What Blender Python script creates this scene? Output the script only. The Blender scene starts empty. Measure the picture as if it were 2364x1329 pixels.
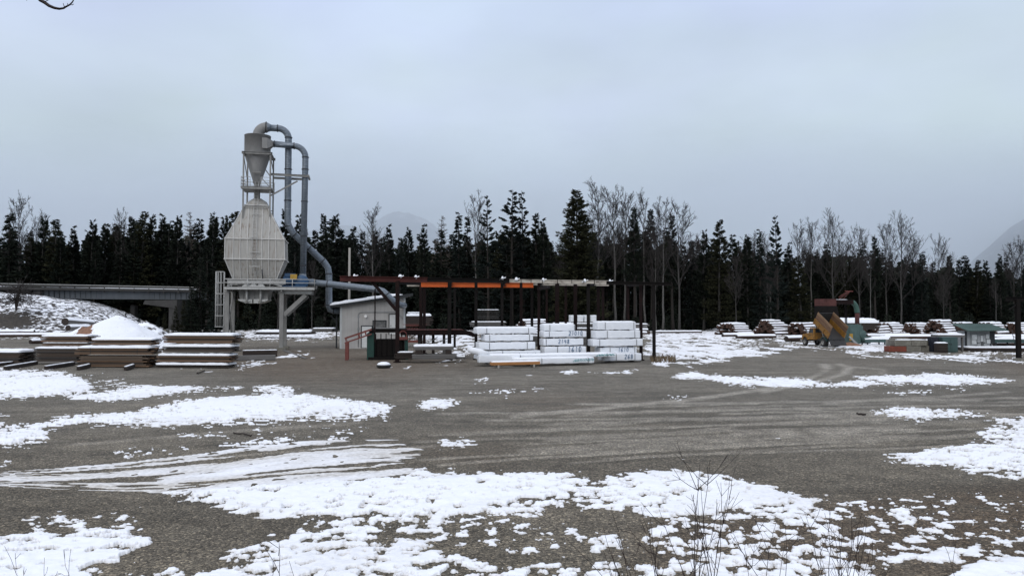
import bpy, math, random
import numpy as np
from mathutils import Vector, Matrix

R = math.radians
random.seed(7)
scene = bpy.context.scene
COL = scene.collection

# ------------------------------------------------------------------ camera
H = 3.8                                   # eye height over the yard
F = 26.0 / 36.0 * 2364.0                  # focal length in photograph pixels
TH = math.atan((725.0 - 664.5) / F)       # slight upward tilt
CT, ST = math.cos(TH), math.sin(TH)
cam_data = bpy.data.cameras.new("camera")
cam_data.lens = 26.0
cam_data.sensor_width = 36.0
cam_data.clip_start = 0.1
cam_data.clip_end = 60000.0
cam = bpy.data.objects.new("camera", cam_data)
cam.location = (0, 0, H)
cam.rotation_euler = (math.pi / 2 + TH, 0, 0)
COL.objects.link(cam)
scene.camera = cam

# ------------------------------------------------------------------ sky, sun, exposure
SUN_EL, SUN_AZ = R(33), R(200)            # behind the camera, a little to its left
world = bpy.data.worlds.new("World")
scene.world = world
world.use_nodes = True
wn, wl = world.node_tree.nodes, world.node_tree.links
wn.clear()
w_out = wn.new("ShaderNodeOutputWorld")
w_bg = wn.new("ShaderNodeBackground")
w_bg.inputs["Strength"].default_value = 0.1
w_sky = wn.new("ShaderNodeTexSky")
w_sky.sky_type = 'NISHITA'
w_sky.sun_disc = False
w_sky.sun_elevation = SUN_EL
w_sky.sun_rotation = SUN_AZ
w_sky.air_density = 1.0
w_sky.dust_density = 4.0
w_tc = wn.new("ShaderNodeTexCoord")
w_sep = wn.new("ShaderNodeSeparateXYZ")
wl.new(w_tc.outputs["Generated"], w_sep.inputs[0])
w_map = wn.new("ShaderNodeMapping")
w_map.inputs["Scale"].default_value = (1.6, 1.6, 3.6)
wl.new(w_tc.outputs["Generated"], w_map.inputs[0])
w_nz = wn.new("ShaderNodeTexNoise")
w_nz.inputs["Scale"].default_value = 2.1
w_nz.inputs["Detail"].default_value = 5.0
w_nz.inputs["Roughness"].default_value = 0.45
wl.new(w_map.outputs[0], w_nz.inputs["Vector"])
w_mr = wn.new("ShaderNodeMapRange")
w_mr.inputs["From Min"].default_value = 0.3
w_mr.inputs["From Max"].default_value = 0.7
w_mr.inputs["To Min"].default_value = 0.915
w_mr.inputs["To Max"].default_value = 1.085
wl.new(w_nz.outputs["Fac"], w_mr.inputs["Value"])
w_rp = wn.new("ShaderNodeValToRGB")        # overcast: brighter towards the zenith
el = w_rp.color_ramp.elements
el[0].position, el[0].color = 0.0, (0.47, 0.56, 0.65, 1)
el[1].position, el[1].color = 1.0, (1.24, 1.28, 1.36, 1)
for p_, c_ in ((0.09, (0.50, 0.585, 0.665, 1)), (0.2, (0.575, 0.675, 0.755, 1)), (0.3, (0.625, 0.73, 0.83, 1)), (0.39, (0.635, 0.745, 0.92, 1)), (0.6, (0.90, 0.97, 1.08, 1))):
    e_ = el.new(p_)
    e_.color = c_
wl.new(w_sep.outputs["Z"], w_rp.inputs["Fac"])
w_n2 = wn.new("ShaderNodeTexNoise")
w_n2.inputs["Scale"].default_value = 1.7
w_n2.inputs["Detail"].default_value = 3.0
wl.new(w_map.outputs[0], w_n2.inputs["Vector"])
w_r2 = wn.new("ShaderNodeValToRGB")
w_r2.color_ramp.elements[0].position, w_r2.color_ramp.elements[0].color = 0.36, (0.985, 0.995, 0.99, 1)
w_r2.color_ramp.elements[1].position, w_r2.color_ramp.elements[1].color = 0.64, (1.0, 0.985, 1.07, 1)
wl.new(w_n2.outputs["Fac"], w_r2.inputs["Fac"])
w_tm = wn.new("ShaderNodeMixRGB")
w_tm.blend_type = 'MULTIPLY'
w_tm.inputs["Fac"].default_value = 1.0
wl.new(w_rp.outputs["Color"], w_tm.inputs[1])
wl.new(w_r2.outputs["Color"], w_tm.inputs[2])
w_mul = wn.new("ShaderNodeVectorMath")
w_mul.operation = 'SCALE'
wl.new(w_tm.outputs[0], w_mul.inputs[0])
w_x10 = wn.new("ShaderNodeMath")
w_x10.operation = 'MULTIPLY'
w_x10.inputs[1].default_value = 10.0
wl.new(w_mr.outputs[0], w_x10.inputs[0])
wl.new(w_x10.outputs[0], w_mul.inputs["Scale"])
w_mix = wn.new("ShaderNodeMixRGB")
w_mix.inputs["Fac"].default_value = 0.94
wl.new(w_sky.outputs[0], w_mix.inputs[1])
wl.new(w_mul.outputs[0], w_mix.inputs[2])
wl.new(w_mix.outputs[0], w_bg.inputs["Color"])
wl.new(w_bg.outputs[0], w_out.inputs["Surface"])

sun_data = bpy.data.lights.new("sun", 'SUN')
sun_data.energy = 1.0
sun_data.angle = R(35)
sun_data.color = (1.0, 0.97, 0.93)
sun = bpy.data.objects.new("sun", sun_data)
sdir = Vector((math.sin(SUN_AZ) * math.cos(SUN_EL), math.cos(SUN_AZ) * math.cos(SUN_EL), math.sin(SUN_EL)))
sun.rotation_euler = (-sdir).to_track_quat('-Z', 'Y').to_euler()
sun.location = (0, 0, 60)
COL.objects.link(sun)

vs = scene.view_settings
scene.display_settings.display_device = 'sRGB'
vs.view_transform = 'Standard'
vs.look = 'None'
vs.exposure = 0.0
vs.gamma = 1.0
vs.use_curve_mapping = False
scene.cycles.max_bounces = 6
scene.cycles.diffuse_bounces = 3
scene.cycles.volume_bounces = 4
scene.cycles.transparent_max_bounces = 8

# ------------------------------------------------------------------ photograph pixel -> place in the yard
def ray(x, y):
    a, b = (x - 1182.0) / F, (664.5 - y) / F
    return Vector((a, CT - b * ST, ST + b * CT))

def P(x, y, D):
    """point at depth D (metres along +Y) seen at pixel x, y"""
    r = ray(x, y)
    return Vector((0, 0, H)) + r * (D / r.y)

def G(x, y):
    r = ray(x, y)
    return Vector((0, 0, H)) + r * (-H / r.z)

def GX(x, D):
    return (x - 1182.0) / F * (D * CT - H * ST)

class Frame:
    """a turned frame standing on the ground; at() reads a pixel on its plane local y = ly"""
    def __init__(s, x, D, rz, z=0.0):
        s.O = Vector((GX(x, D), D, z))
        s.rz = rz
        s.ex = Vector((math.cos(rz), math.sin(rz), 0))
        s.ey = Vector((-math.sin(rz), math.cos(rz), 0))
    def at(s, px, py, ly=0.0):
        r = ray(px, py)
        C = Vector((0, 0, H))
        t = (ly - (C - s.O).dot(s.ey)) / r.dot(s.ey)
        p = C + r * t - s.O
        return Vector((p.dot(s.ex), ly, p.z))

# ------------------------------------------------------------------ mesh helpers
class MB:
    def __init__(s):
        s.v, s.f, s.m, s.s = [], [], [], []
    def add(s, vs_, fs, mi=0, sm=False):
        n = len(s.v)
        s.v += [tuple(v) for v in vs_]
        for f in fs:
            s.f.append([i + n for i in f])
            s.m.append(mi)
            s.s.append(sm)
    def box(s, c, d, rz=0.0, mi=0, ry=0.0, rx=0.0):
        M = Matrix.Rotation(rz, 3, 'Z') @ Matrix.Rotation(ry, 3, 'Y') @ Matrix.Rotation(rx, 3, 'X')
        h = Vector(d) / 2
        vs_ = []
        for x in (-1, 1):
            for y in (-1, 1):
                for z in (-1, 1):
                    vs_.append(Vector(c) + M @ Vector((x * h.x, y * h.y, z * h.z)))
        s.add(vs_, [(0, 1, 3, 2), (4, 6, 7, 5), (0, 4, 5, 1), (2, 3, 7, 6), (0, 2, 6, 4), (1, 5, 7, 3)], mi)
    def bx(s, x0, x1, y0, y1, z0, z1, mi=0):
        s.box(((x0 + x1) / 2, (y0 + y1) / 2, (z0 + z1) / 2), (abs(x1 - x0), abs(y1 - y0), abs(z1 - z0)), 0, mi)
    def bar(s, p, q, w, h, mi=0):
        p, q = Vector(p), Vector(q)
        d = (q - p)
        if d.length < 1e-6:
            return
        d.normalize()
        up = Vector((0, 0, 1)) if abs(d.z) < 0.95 else Vector((0, 1, 0))
        sd = d.cross(up).normalized()
        up = sd.cross(d).normalized()
        vs_ = []
        for e in (p, q):
            for a, b in ((-1, -1), (1, -1), (1, 1), (-1, 1)):
                vs_.append(e + sd * (a * w / 2) + up * (b * h / 2))
        s.add(vs_, [(3, 2, 1, 0), (4, 5, 6, 7), (0, 1, 5, 4), (1, 2, 6, 5), (2, 3, 7, 6), (3, 0, 4, 7)], mi)
    def hbeam(s, p, q, w, h, mi=0, t=0.03):
        """rolled steel section: two flanges and a web"""
        p, q = Vector(p), Vector(q)
        d = (q - p).normalized()
        up = Vector((0, 0, 1)) if abs(d.z) < 0.95 else Vector((0, 1, 0))
        sd = d.cross(up).normalized()
        up = sd.cross(d).normalized()
        s.bar(p + up * (h / 2 - t / 2), q + up * (h / 2 - t / 2), w, t, mi)
        s.bar(p - up * (h / 2 - t / 2), q - up * (h / 2 - t / 2), w, t, mi)
        s.bar(p, q, t, h - 2 * t, mi)
    def tube(s, pts, r, n=10, mi=0, caps=True, sm=True):
        pts = [Vector(p) for p in pts]
        rs = r if isinstance(r, (list, tuple)) else [r] * len(pts)
        base = len(s.v)
        prev = None
        for i, p in enumerate(pts):
            if i == 0:
                d = pts[1] - p
            elif i == len(pts) - 1:
                d = p - pts[i - 1]
            else:
                d = (pts[i + 1] - p).normalized() + (p - pts[i - 1]).normalized()
            d.normalize()
            if prev is None:
                a = d.cross(Vector((0, 0, 1)))
                if a.length < 0.05:
                    a = d.cross(Vector((0, 1, 0)))
            else:
                a = prev - d * prev.dot(d)
            a.normalize()
            prev = a
            b = d.cross(a)
            for k in range(n):
                t = 2 * math.pi * k / n
                s.v.append(tuple(p + (a * math.cos(t) + b * math.sin(t)) * rs[i]))
        for i in range(len(pts) - 1):
            for k in range(n):
                k2 = (k + 1) % n
                o = base + i * n
                s.f.append([o + k, o + k2, o + n + k2, o + n + k])
                s.m.append(mi)
                s.s.append(sm)
        if caps:
            s.f.append([base + k for k in range(n)][::-1])
            s.f.append([base + (len(pts) - 1) * n + k for k in range(n)])
            s.m += [mi, mi]
            s.s += [False, False]
    def lathe(s, prof, c=(0, 0, 0), n=24, mi=0, sm=True, axis='Z'):
        base = len(s.v)
        c = Vector(c)
        for (r, h) in prof:
            for k in range(n):
                t = 2 * math.pi * k / n
                a, b = r * math.cos(t), r * math.sin(t)
                o = {'Z': (a, b, h), 'Y': (a, h, b), 'X': (h, a, b)}[axis]
                s.v.append(tuple(c + Vector(o)))
        for i in range(len(prof) - 1):
            for k in range(n):
                k2 = (k + 1) % n
                o = base + i * n
                s.f.append([o + k, o + k2, o + n + k2, o + n + k])
                s.m.append(mi)
                s.s.append(sm)
    def prism(s, poly, y0, y1, mi=0):
        """outline in x,z run from y0 to y1"""
        n = len(poly)
        vs_ = [(x, y0, z) for x, z in poly] + [(x, y1, z) for x, z in poly]
        fs = [tuple(range(n)), tuple(range(2 * n - 1, n - 1, -1))]
        for k in range(n):
            k2 = (k + 1) % n
            fs.append((k, n + k, n + k2, k2))
        s.add(vs_, fs, mi)
    def poly(s, pts, mi=0):
        s.add(pts, [tuple(range(len(pts)))], mi)
    def plate(s, pts, t, mi=0):
        """flat polygon given thickness t along its normal"""
        pts = [Vector(p) for p in pts]
        nrm = (pts[1] - pts[0]).cross(pts[2] - pts[0]).normalized() * t
        n = len(pts)
        fs = [tuple(range(n))[::-1], tuple(range(n, 2 * n))]
        for k in range(n):
            k2 = (k + 1) % n
            fs.append((k, k2, n + k2, n + k))
        s.add(pts + [p + nrm for p in pts], fs, mi)
    def build(s, name, mats, parent=None, bevel=0.0, world=False):
        if not isinstance(mats, (list, tuple)):
            mats = [mats]
        vv = s.v
        if parent is not None and world:
            top_ = parent
            while top_.parent is not None:
                top_ = top_.parent
            M = ROOTM[top_.name].inverted()
            vv = [tuple(M @ Vector(v)) for v in vv]
        me = bpy.data.meshes.new(name)
        me.from_pydata(vv, [], s.f)
        for m in mats:
            me.materials.append(m)
        me.polygons.foreach_set("material_index", s.m)
        me.polygons.foreach_set("use_smooth", s.s)
        me.update()
        o = bpy.data.objects.new(name, me)
        COL.objects.link(o)
        if parent is not None:
            o.parent = parent
        if bevel > 0:
            b = o.modifiers.new("bevel", 'BEVEL')
            b.width = bevel
            b.segments = 2
            b.limit_method = 'ANGLE'
        return o

def np_mesh(name, v, faces, mats, mi=None, smooth=False, parent=None, link=True):
    """mesh from arrays; faces is (n,3) or (n,4)"""
    me = bpy.data.meshes.new(name)
    k = faces.shape[1]
    nf = len(faces)
    me.vertices.add(len(v))
    me.vertices.foreach_set("co", np.asarray(v, dtype=np.float32).ravel())
    me.loops.add(nf * k)
    me.loops.foreach_set("vertex_index", np.asarray(faces, dtype=np.int32).ravel())
    me.polygons.add(nf)
    me.polygons.foreach_set("loop_start", np.arange(0, nf * k, k, dtype=np.int32))
    me.polygons.foreach_set("loop_total", np.full(nf, k, dtype=np.int32))
    me.polygons.foreach_set("use_smooth", np.full(nf, smooth, dtype=bool))
    for m in (mats if isinstance(mats, (list, tuple)) else [mats]):
        me.materials.append(m)
    if mi is not None:
        me.polygons.foreach_set("material_index", np.asarray(mi, dtype=np.int32))
    me.update(calc_edges=True)
    me.validate()
    if not link:
        return me
    o = bpy.data.objects.new(name, me)
    COL.objects.link(o)
    if parent is not None:
        o.parent = parent
    return o

ROOTM = {}
def tag(o, label, cat, group=None):
    o["label"] = label
    o["category"] = cat
    if group:
        o["group"] = group
    return o

def thing(name, label, cat, loc=(0, 0, 0), rz=0.0, group=None):
    o = bpy.data.objects.new(name, None)
    o.empty_display_size = 0.3
    COL.objects.link(o)
    o.location = loc
    o.rotation_euler = (0, 0, rz)
    ROOTM[o.name] = Matrix.Translation(Vector(loc)) @ Matrix.Rotation(rz, 4, 'Z')
    return tag(o, label, cat, group)

def kind(o, k):
    o["kind"] = k
    return o

KIDS = {}
def dup(root, loc, rz, scale=1.0, label=None, group=None):
    """copy a thing with its parts and sub-parts"""
    def cp(o, par):
        c = o.copy()
        COL.objects.link(c)
        if par is not None:
            c.parent = par
        for ch in o.children:
            cp(ch, c)
        return c
    r = cp(root, None)
    r.location, r.rotation_euler = loc, (0, 0, rz)
    r.scale = scale if isinstance(scale, tuple) else (scale,) * 3
    if label:
        r["label"] = label
    if group:
        r["group"] = group
    return r

# ------------------------------------------------------------------ noise for the ground
_rng = np.random.RandomState(11)
_PERM = _rng.permutation(512).astype(np.int64)
_GA = _rng.rand(512) * 2 * np.pi
def perlin(x, y, seed=0):
    xi, yi = np.floor(x).astype(np.int64), np.floor(y).astype(np.int64)
    xf, yf = x - xi, y - yi
    u, v = xf * xf * xf * (xf * (xf * 6 - 15) + 10), yf * yf * yf * (yf * (yf * 6 - 15) + 10)
    def g(ix, iy, dx, dy):
        h = _PERM[(_PERM[(ix + seed * 37) & 511] + iy) & 511]
        a = _GA[h]
        return np.cos(a) * dx + np.sin(a) * dy
    a = g(xi, yi, xf, yf)
    b = g(xi + 1, yi, xf - 1, yf)
    c = g(xi, yi + 1, xf, yf - 1)
    d = g(xi + 1, yi + 1, xf - 1, yf - 1)
    return ((a * (1 - u) + b * u) * (1 - v) + (c * (1 - u) + d * u) * v) * 1.5
def fbm(x, y, o=4, seed=0, gain=0.5):
    t, a, n = 0, 1.0, 0
    for i in range(o):
        t = t + a * perlin(x * 2 ** i, y * 2 ** i, seed + i)
        n += a
        a *= gain
    return t / n * 1.3

# ------------------------------------------------------------------ materials
MATS = {}
def new_mat(name):
    m = bpy.data.materials.new(name)
    m.use_nodes = True
    n, l = m.node_tree.nodes, m.node_tree.links
    return m, n, l, n["Principled BSDF"]

def ramp(n, stops):
    r = n.new("ShaderNodeValToRGB")
    e = r.color_ramp.elements
    e[0].position, e[0].color = stops[0][0], (*stops[0][1], 1)
    e[1].position, e[1].color = stops[-1][0], (*stops[-1][1], 1)
    for p, c in stops[1:-1]:
        x = e.new(p)
        x.color = (*c, 1)
    return r

def mk(name, c1, c2=None, scale=6.0, stretch=(1, 1, 1), rough=0.7, metal=0.0, bump=0.0, island=0.0, c3=None, detail=6.0, spec=0.4):
    """two or three tone weathered surface; island gives every loose piece its own shade"""
    m, n, l, b = new_mat(name)
    c2 = c2 or tuple(x * 0.75 for x in c1)
    tc = n.new("ShaderNodeTexCoord")
    mp = n.new("ShaderNodeMapping")
    mp.inputs["Scale"].default_value = stretch
    l.new(tc.outputs["Object"], mp.inputs[0])
    nz = n.new("ShaderNodeTexNoise")
    nz.inputs["Scale"].default_value = scale
    nz.inputs["Detail"].default_value = detail
    nz.inputs["Roughness"].default_value = 0.62
    l.new(mp.outputs[0], nz.inputs["Vector"])
    src = nz.outputs["Fac"]
    if island:
        ge = n.new("ShaderNodeNewGeometry")
        mx = n.new("ShaderNodeMixRGB")
        mx.inputs["Fac"].default_value = island
        l.new(nz.outputs["Fac"], mx.inputs[1])
        l.new(ge.outputs["Random Per Island"], mx.inputs[2])
        src = mx.outputs[0]
    st = [(0.3, c1), (0.7, c2)] if c3 is None else [(0.25, c1), (0.5, c2), (0.75, c3)]
    rp = ramp(n, st)
    l.new(src, rp.inputs["Fac"])
    l.new(rp.outputs["Color"], b.inputs["Base Color"])
    b.inputs["Roughness"].default_value = rough
    b.inputs["Metallic"].default_value = metal
    b.inputs["Specular IOR Level"].default_value = spec
    if bump:
        bp = n.new("ShaderNodeBump")
        bp.inputs["Strength"].default_value = bump
        bp.inputs["Distance"].default_value = 0.03
        l.new(nz.outputs["Fac"], bp.inputs["Height"])
        l.new(bp.outputs[0], b.inputs["Normal"])
    MATS[name] = m
    return m

mk("bin_paint", (0.455, 0.445, 0.41), (0.35, 0.34, 0.315), 1.2, (1, 1, 0.25), 0.6, c3=(0.41, 0.40, 0.375), bump=0.05)
mk("cyclone_backlit", (0.27, 0.268, 0.26), (0.205, 0.203, 0.198), 1.5, (1, 1, 0.4), 0.6, c3=(0.24, 0.238, 0.232), bump=0.05)  # darker than the bin: dimness against the bright sky put into the colour
mk("bin_rib", (0.60, 0.59, 0.56), (0.48, 0.47, 0.45), 3, rough=0.6)
mk("grey_steel", (0.26, 0.257, 0.242), (0.165, 0.162, 0.155), 2.5, (1, 1, 0.4), 0.6, bump=0.05)
mk("pale_steel", (0.50, 0.50, 0.48), (0.36, 0.36, 0.35), 4, rough=0.55)
mk("galvanised", (0.21, 0.245, 0.28), (0.13, 0.155, 0.185), 2.2, (1, 1, 1.6), 0.42, 0.35, bump=0.04, c3=(0.26, 0.29, 0.32))
mk("flange", (0.05, 0.055, 0.06), (0.03, 0.03, 0.035), 6, rough=0.6)
mk("blower_blue", (0.035, 0.09, 0.18), (0.022, 0.055, 0.115), 4, rough=0.5)
mk("guard_yellow", (0.45, 0.27, 0.04), (0.3, 0.18, 0.03), 5, rough=0.6)
mk("rust_dark", (0.024, 0.010, 0.008), (0.010, 0.006, 0.006), 3, (1, 1, 0.3), 0.85, c3=(0.016, 0.008, 0.007), spec=0.15)
mk("rust_red", (0.085, 0.026, 0.022), (0.045, 0.016, 0.014), 3, (0.5, 1, 1), 0.8, spec=0.2)
mk("hood_red", (0.11, 0.045, 0.040), (0.06, 0.026, 0.024), 3, (0.5, 1, 1), 0.8, spec=0.2)
mk("black_steel", (0.007, 0.006, 0.006), (0.012, 0.010, 0.009), 3, rough=0.85, spec=0.15)
mk("orange_paint", (0.58, 0.115, 0.012), (0.40, 0.07, 0.01), 3, (0.4, 1, 1), 0.6)
mk("peeling_white", (0.045, 0.02, 0.017), (0.50, 0.46, 0.40), 3.6, (0.55, 1, 1), 0.8, c3=(0.60, 0.56, 0.49))
mk("rail_red", (0.19, 0.055, 0.044), (0.11, 0.034, 0.028), 5, rough=0.7)
mk("machine_green", (0.012, 0.055, 0.042), (0.008, 0.035, 0.028), 4, rough=0.6)
mk("pipe_green", (0.055, 0.115, 0.092), (0.04, 0.085, 0.07), 2.5, rough=0.6)
mk("teal_green", (0.078, 0.128, 0.118), (0.045, 0.078, 0.073), 2.5, rough=0.6)
mk("cabinet_green", (0.045, 0.085, 0.082), (0.03, 0.06, 0.058), 3, rough=0.6)
mk("blue_dark", (0.012, 0.016, 0.028), (0.008, 0.01, 0.018), 3, rough=0.6)
mk("roof_green", (0.062, 0.112, 0.095), (0.043, 0.084, 0.072), 2, rough=0.5)
mk("panel_grey", (0.30, 0.315, 0.32), (0.20, 0.21, 0.215), 3, rough=0.6)
mk("panel_pale", (0.48, 0.5, 0.5), (0.38, 0.4, 0.4), 3, rough=0.6)
mk("trim_dark", (0.02, 0.024, 0.026), (0.014, 0.016, 0.018), 4, rough=0.6)
mk("door_white", (0.60, 0.61, 0.60), (0.5, 0.51, 0.5), 2, rough=0.6)
mk("window_dark", (0.05, 0.05, 0.05), (0.16, 0.16, 0.155), 2.2, rough=0.35)
mk("lamp_white", (0.8, 0.8, 0.78), (0.7, 0.7, 0.68), 4, rough=0.4)
mk("snow", (0.80, 0.825, 0.87), (0.85, 0.868, 0.90), 3, rough=0.75, bump=0.25, spec=0.2)
mk("wrap_white", (0.84, 0.86, 0.885), (0.72, 0.745, 0.78), 2.6, (0.5, 1, 1.6), 0.5, bump=0.45, c3=(0.86, 0.875, 0.90))
mk("wrap_print", (0.03, 0.22, 0.24), (0.1, 0.35, 0.36), 9, rough=0.5)
mk("marker_blue", (0.05, 0.11, 0.20), (0.08, 0.15, 0.26), 9, rough=0.5)
mk("strap_black", (0.02, 0.02, 0.022), (0.04, 0.04, 0.042), 9, rough=0.5)
mk("board_brown", (0.026, 0.019, 0.014), (0.20, 0.118, 0.068), 5, (0.15, 1, 2), 0.8, bump=0.2, island=0.85, c3=(0.10, 0.073, 0.053))
mk("board_grey", (0.022, 0.02, 0.019), (0.085, 0.074, 0.066), 5, (0.15, 1, 2), 0.8, bump=0.2, island=0.8, c3=(0.06, 0.043, 0.032))
mk("timber_grey", (0.15, 0.145, 0.14), (0.09, 0.086, 0.082), 4, (0.2, 1, 1.5), 0.85, bump=0.2, island=0.5)
mk("timber_fresh", (0.46, 0.23, 0.085), (0.34, 0.155, 0.055), 4, (0.2, 1, 2), 0.7, bump=0.1, c3=(0.5, 0.28, 0.12))
mk("timber_dark", (0.04, 0.03, 0.025), (0.022, 0.017, 0.015), 4, (0.2, 1, 1), 0.9)
mk("log_bark", (0.085, 0.055, 0.042), (0.04, 0.028, 0.022), 3, (1, 1, 1), 0.95, bump=0.3)
mk("log_cut", (0.19, 0.085, 0.046), (0.095, 0.042, 0.026), 3, rough=0.9, island=0.8, c3=(0.05, 0.026, 0.018))
mk("truck_yellow", (0.42, 0.20, 0.016), (0.16, 0.08, 0.02), 2.8, rough=0.6, c3=(0.36, 0.165, 0.014))
mk("truck_dark", (0.02, 0.02, 0.021), (0.035, 0.034, 0.033), 5, rough=0.7)
mk("glass_dark", (0.03, 0.035, 0.04), (0.05, 0.055, 0.06), 3, rough=0.12)
mk("tyre", (0.018, 0.018, 0.018), (0.03, 0.029, 0.028), 6, rough=0.9)
mk("rim_grey", (0.34, 0.33, 0.31), (0.2, 0.19, 0.18), 6, rough=0.6)
mk("wood_side", (0.20, 0.115, 0.06), (0.11, 0.06, 0.034), 3, (0.25, 1, 1.6), 0.8, c3=(0.25, 0.155, 0.085), island=0.35)
mk("concrete", (0.25, 0.24, 0.205), (0.13, 0.122, 0.102), 1.6, rough=0.9, bump=0.15, c3=(0.21, 0.20, 0.172))
mk("concrete_red", (0.20, 0.05, 0.03), (0.13, 0.04, 0.026), 2, rough=0.85, bump=0.1)
mk("bridge_grey", (0.10, 0.11, 0.122), (0.07, 0.078, 0.086), 0.8, (1, 1, 0.3), 0.7)
mk("bridge_concrete", (0.055, 0.053, 0.05), (0.035, 0.034, 0.032), 0.8, rough=0.9)
mk("bark_dark", (0.03, 0.025, 0.021), (0.017, 0.014, 0.012), 2, (2, 2, 0.4), 0.95)
mk("bark_pale", (0.17, 0.162, 0.15), (0.06, 0.057, 0.052), 1.3, (2, 2, 1.2), 0.9, c3=(0.21, 0.20, 0.19))
mk("bark_grey", (0.06, 0.056, 0.052), (0.03, 0.028, 0.026), 1.3, (2, 2, 1.0), 0.9)
mk("twig", (0.034, 0.029, 0.027), (0.02, 0.017, 0.016), 3, rough=0.9)
mk("twig_larch", (0.13, 0.11, 0.09), (0.08, 0.066, 0.054), 3, rough=0.9)
mk("shrub_twig", (0.022, 0.015, 0.014), (0.035, 0.023, 0.02), 8, rough=0.8)
mk("dry_grass", (0.12, 0.085, 0.05), (0.07, 0.05, 0.03), 5, rough=0.9, island=0.7, c3=(0.17, 0.13, 0.08))
mk("sawdust", (0.26, 0.135, 0.08), (0.17, 0.085, 0.05), 4, rough=0.95, bump=0.3)
mk("pole_wood", (0.35, 0.33, 0.3), (0.24, 0.225, 0.2), 1.5, (3, 3, 0.4), 0.85)

def foliage(name, a, b_, c):
    m, n, l, bs = new_mat(name)
    ge = n.new("ShaderNodeNewGeometry")
    oi = n.new("ShaderNodeObjectInfo")
    tc = n.new("ShaderNodeTexCoord")
    nz = n.new("ShaderNodeTexNoise")
    nz.inputs["Scale"].default_value = 0.55
    nz.inputs["Detail"].default_value = 2
    l.new(tc.outputs["Object"], nz.inputs["Vector"])
    mx = n.new("ShaderNodeMixRGB")
    mx.inputs["Fac"].default_value = 0.55
    l.new(nz.outputs["Fac"], mx.inputs[1])
    l.new(ge.outputs["Random Per Island"], mx.inputs[2])
    rp = ramp(n, [(0.2, a), (0.5, b_), (0.85, c)])
    l.new(mx.outputs[0], rp.inputs["Fac"])
    hs = n.new("ShaderNodeHueSaturation")
    mr = n.new("ShaderNodeMapRange")
    mr.inputs["To Min"].default_value = 0.7
    mr.inputs["To Max"].default_value = 1.3
    l.new(oi.outputs["Random"], mr.inputs["Value"])
    l.new(mr.outputs[0], hs.inputs["Value"])
    l.new(rp.outputs["Color"], hs.inputs["Color"])
    l.new(hs.outputs[0], bs.inputs["Base Color"])
    bs.inputs["Roughness"].default_value = 0.85
    bs.inputs["Specular IOR Level"].default_value = 0.15
    MATS[name] = m
foliage("needles_dark", (0.006, 0.009, 0.007), (0.013, 0.018, 0.013), (0.027, 0.033, 0.021))
foliage("needles_blue", (0.006, 0.010, 0.009), (0.014, 0.020, 0.017), (0.028, 0.036, 0.029))
foliage("needles_olive", (0.010, 0.011, 0.006), (0.022, 0.024, 0.012), (0.044, 0.043, 0.021))

def siding_mat():
    m, n, l, b = new_mat("shed_siding")
    tc = n.new("ShaderNodeTexCoord")
    sp = n.new("ShaderNodeSeparateXYZ")
    l.new(tc.outputs["Object"], sp.inputs[0])
    ad = n.new("ShaderNodeMath")
    ad.operation = 'ADD'
    l.new(sp.outputs["X"], ad.inputs[0])
    l.new(sp.outputs["Y"], ad.inputs[1])
    fr = n.new("ShaderNodeMath")
    fr.operation = 'PINGPONG'
    fr.inputs[1].default_value = 0.2
    l.new(ad.outputs[0], fr.inputs[0])
    rp = ramp(n, [(0.0, (0.17, 0.165, 0.155)), (0.045, (0.385, 0.375, 0.36)), (1.0, (0.385, 0.375, 0.36))])
    mr = n.new("ShaderNodeMapRange")
    mr.inputs["From Max"].default_value = 0.2
    l.new(fr.outputs[0], mr.inputs["Value"])
    l.new(mr.outputs[0], rp.inputs["Fac"])
    nz = n.new("ShaderNodeTexNoise")
    nz.inputs["Scale"].default_value = 0.8
    nz.inputs["Detail"].default_value = 5
    l.new(tc.outputs["Object"], nz.inputs["Vector"])
    r2 = ramp(n, [(0.3, (0.82, 0.82, 0.82)), (0.7, (1.05, 1.05, 1.05))])
    l.new(nz.outputs["Fac"], r2.inputs["Fac"])
    mx = n.new("ShaderNodeMixRGB")
    mx.blend_type = 'MULTIPLY'
    mx.inputs["Fac"].default_value = 1
    l.new(rp.outputs["Color"], mx.inputs[1])
    l.new(r2.outputs["Color"], mx.inputs[2])
    l.new(mx.outputs[0], b.inputs["Base Color"])
    b.inputs["Roughness"].default_value = 0.75
    MATS["shed_siding"] = m
siding_mat()

def rust_streaks(mat):
    """rain streaks of rust running down the bin's panels"""
    n, l = mat.node_tree.nodes, mat.node_tree.links
    b = n["Principled BSDF"]
    src = b.inputs["Base Color"].links[0].from_socket
    tc = n.new("ShaderNodeTexCoord")
    mp = n.new("ShaderNodeMapping")
    mp.inputs["Scale"].default_value = (5.5, 5.5, 0.35)
    l.new(tc.outputs["Object"], mp.inputs[0])
    nz = n.new("ShaderNodeTexNoise")
    nz.inputs["Scale"].default_value = 1.0
    nz.inputs["Detail"].default_value = 4
    l.new(mp.outputs[0], nz.inputs["Vector"])
    rp = ramp(n, [(0.53, (0, 0, 0)), (0.72, (0.85, 0.85, 0.85))])
    l.new(nz.outputs["Fac"], rp.inputs["Fac"])
    mx = n.new("ShaderNodeMixRGB")
    l.new(rp.outputs["Color"], mx.inputs["Fac"])
    l.new(src, mx.inputs[1])
    mx.inputs[2].default_value = (0.20, 0.155, 0.12, 1)
    l.new(mx.outputs[0], b.inputs["Base Color"])
rust_streaks(MATS["bin_paint"])

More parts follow.
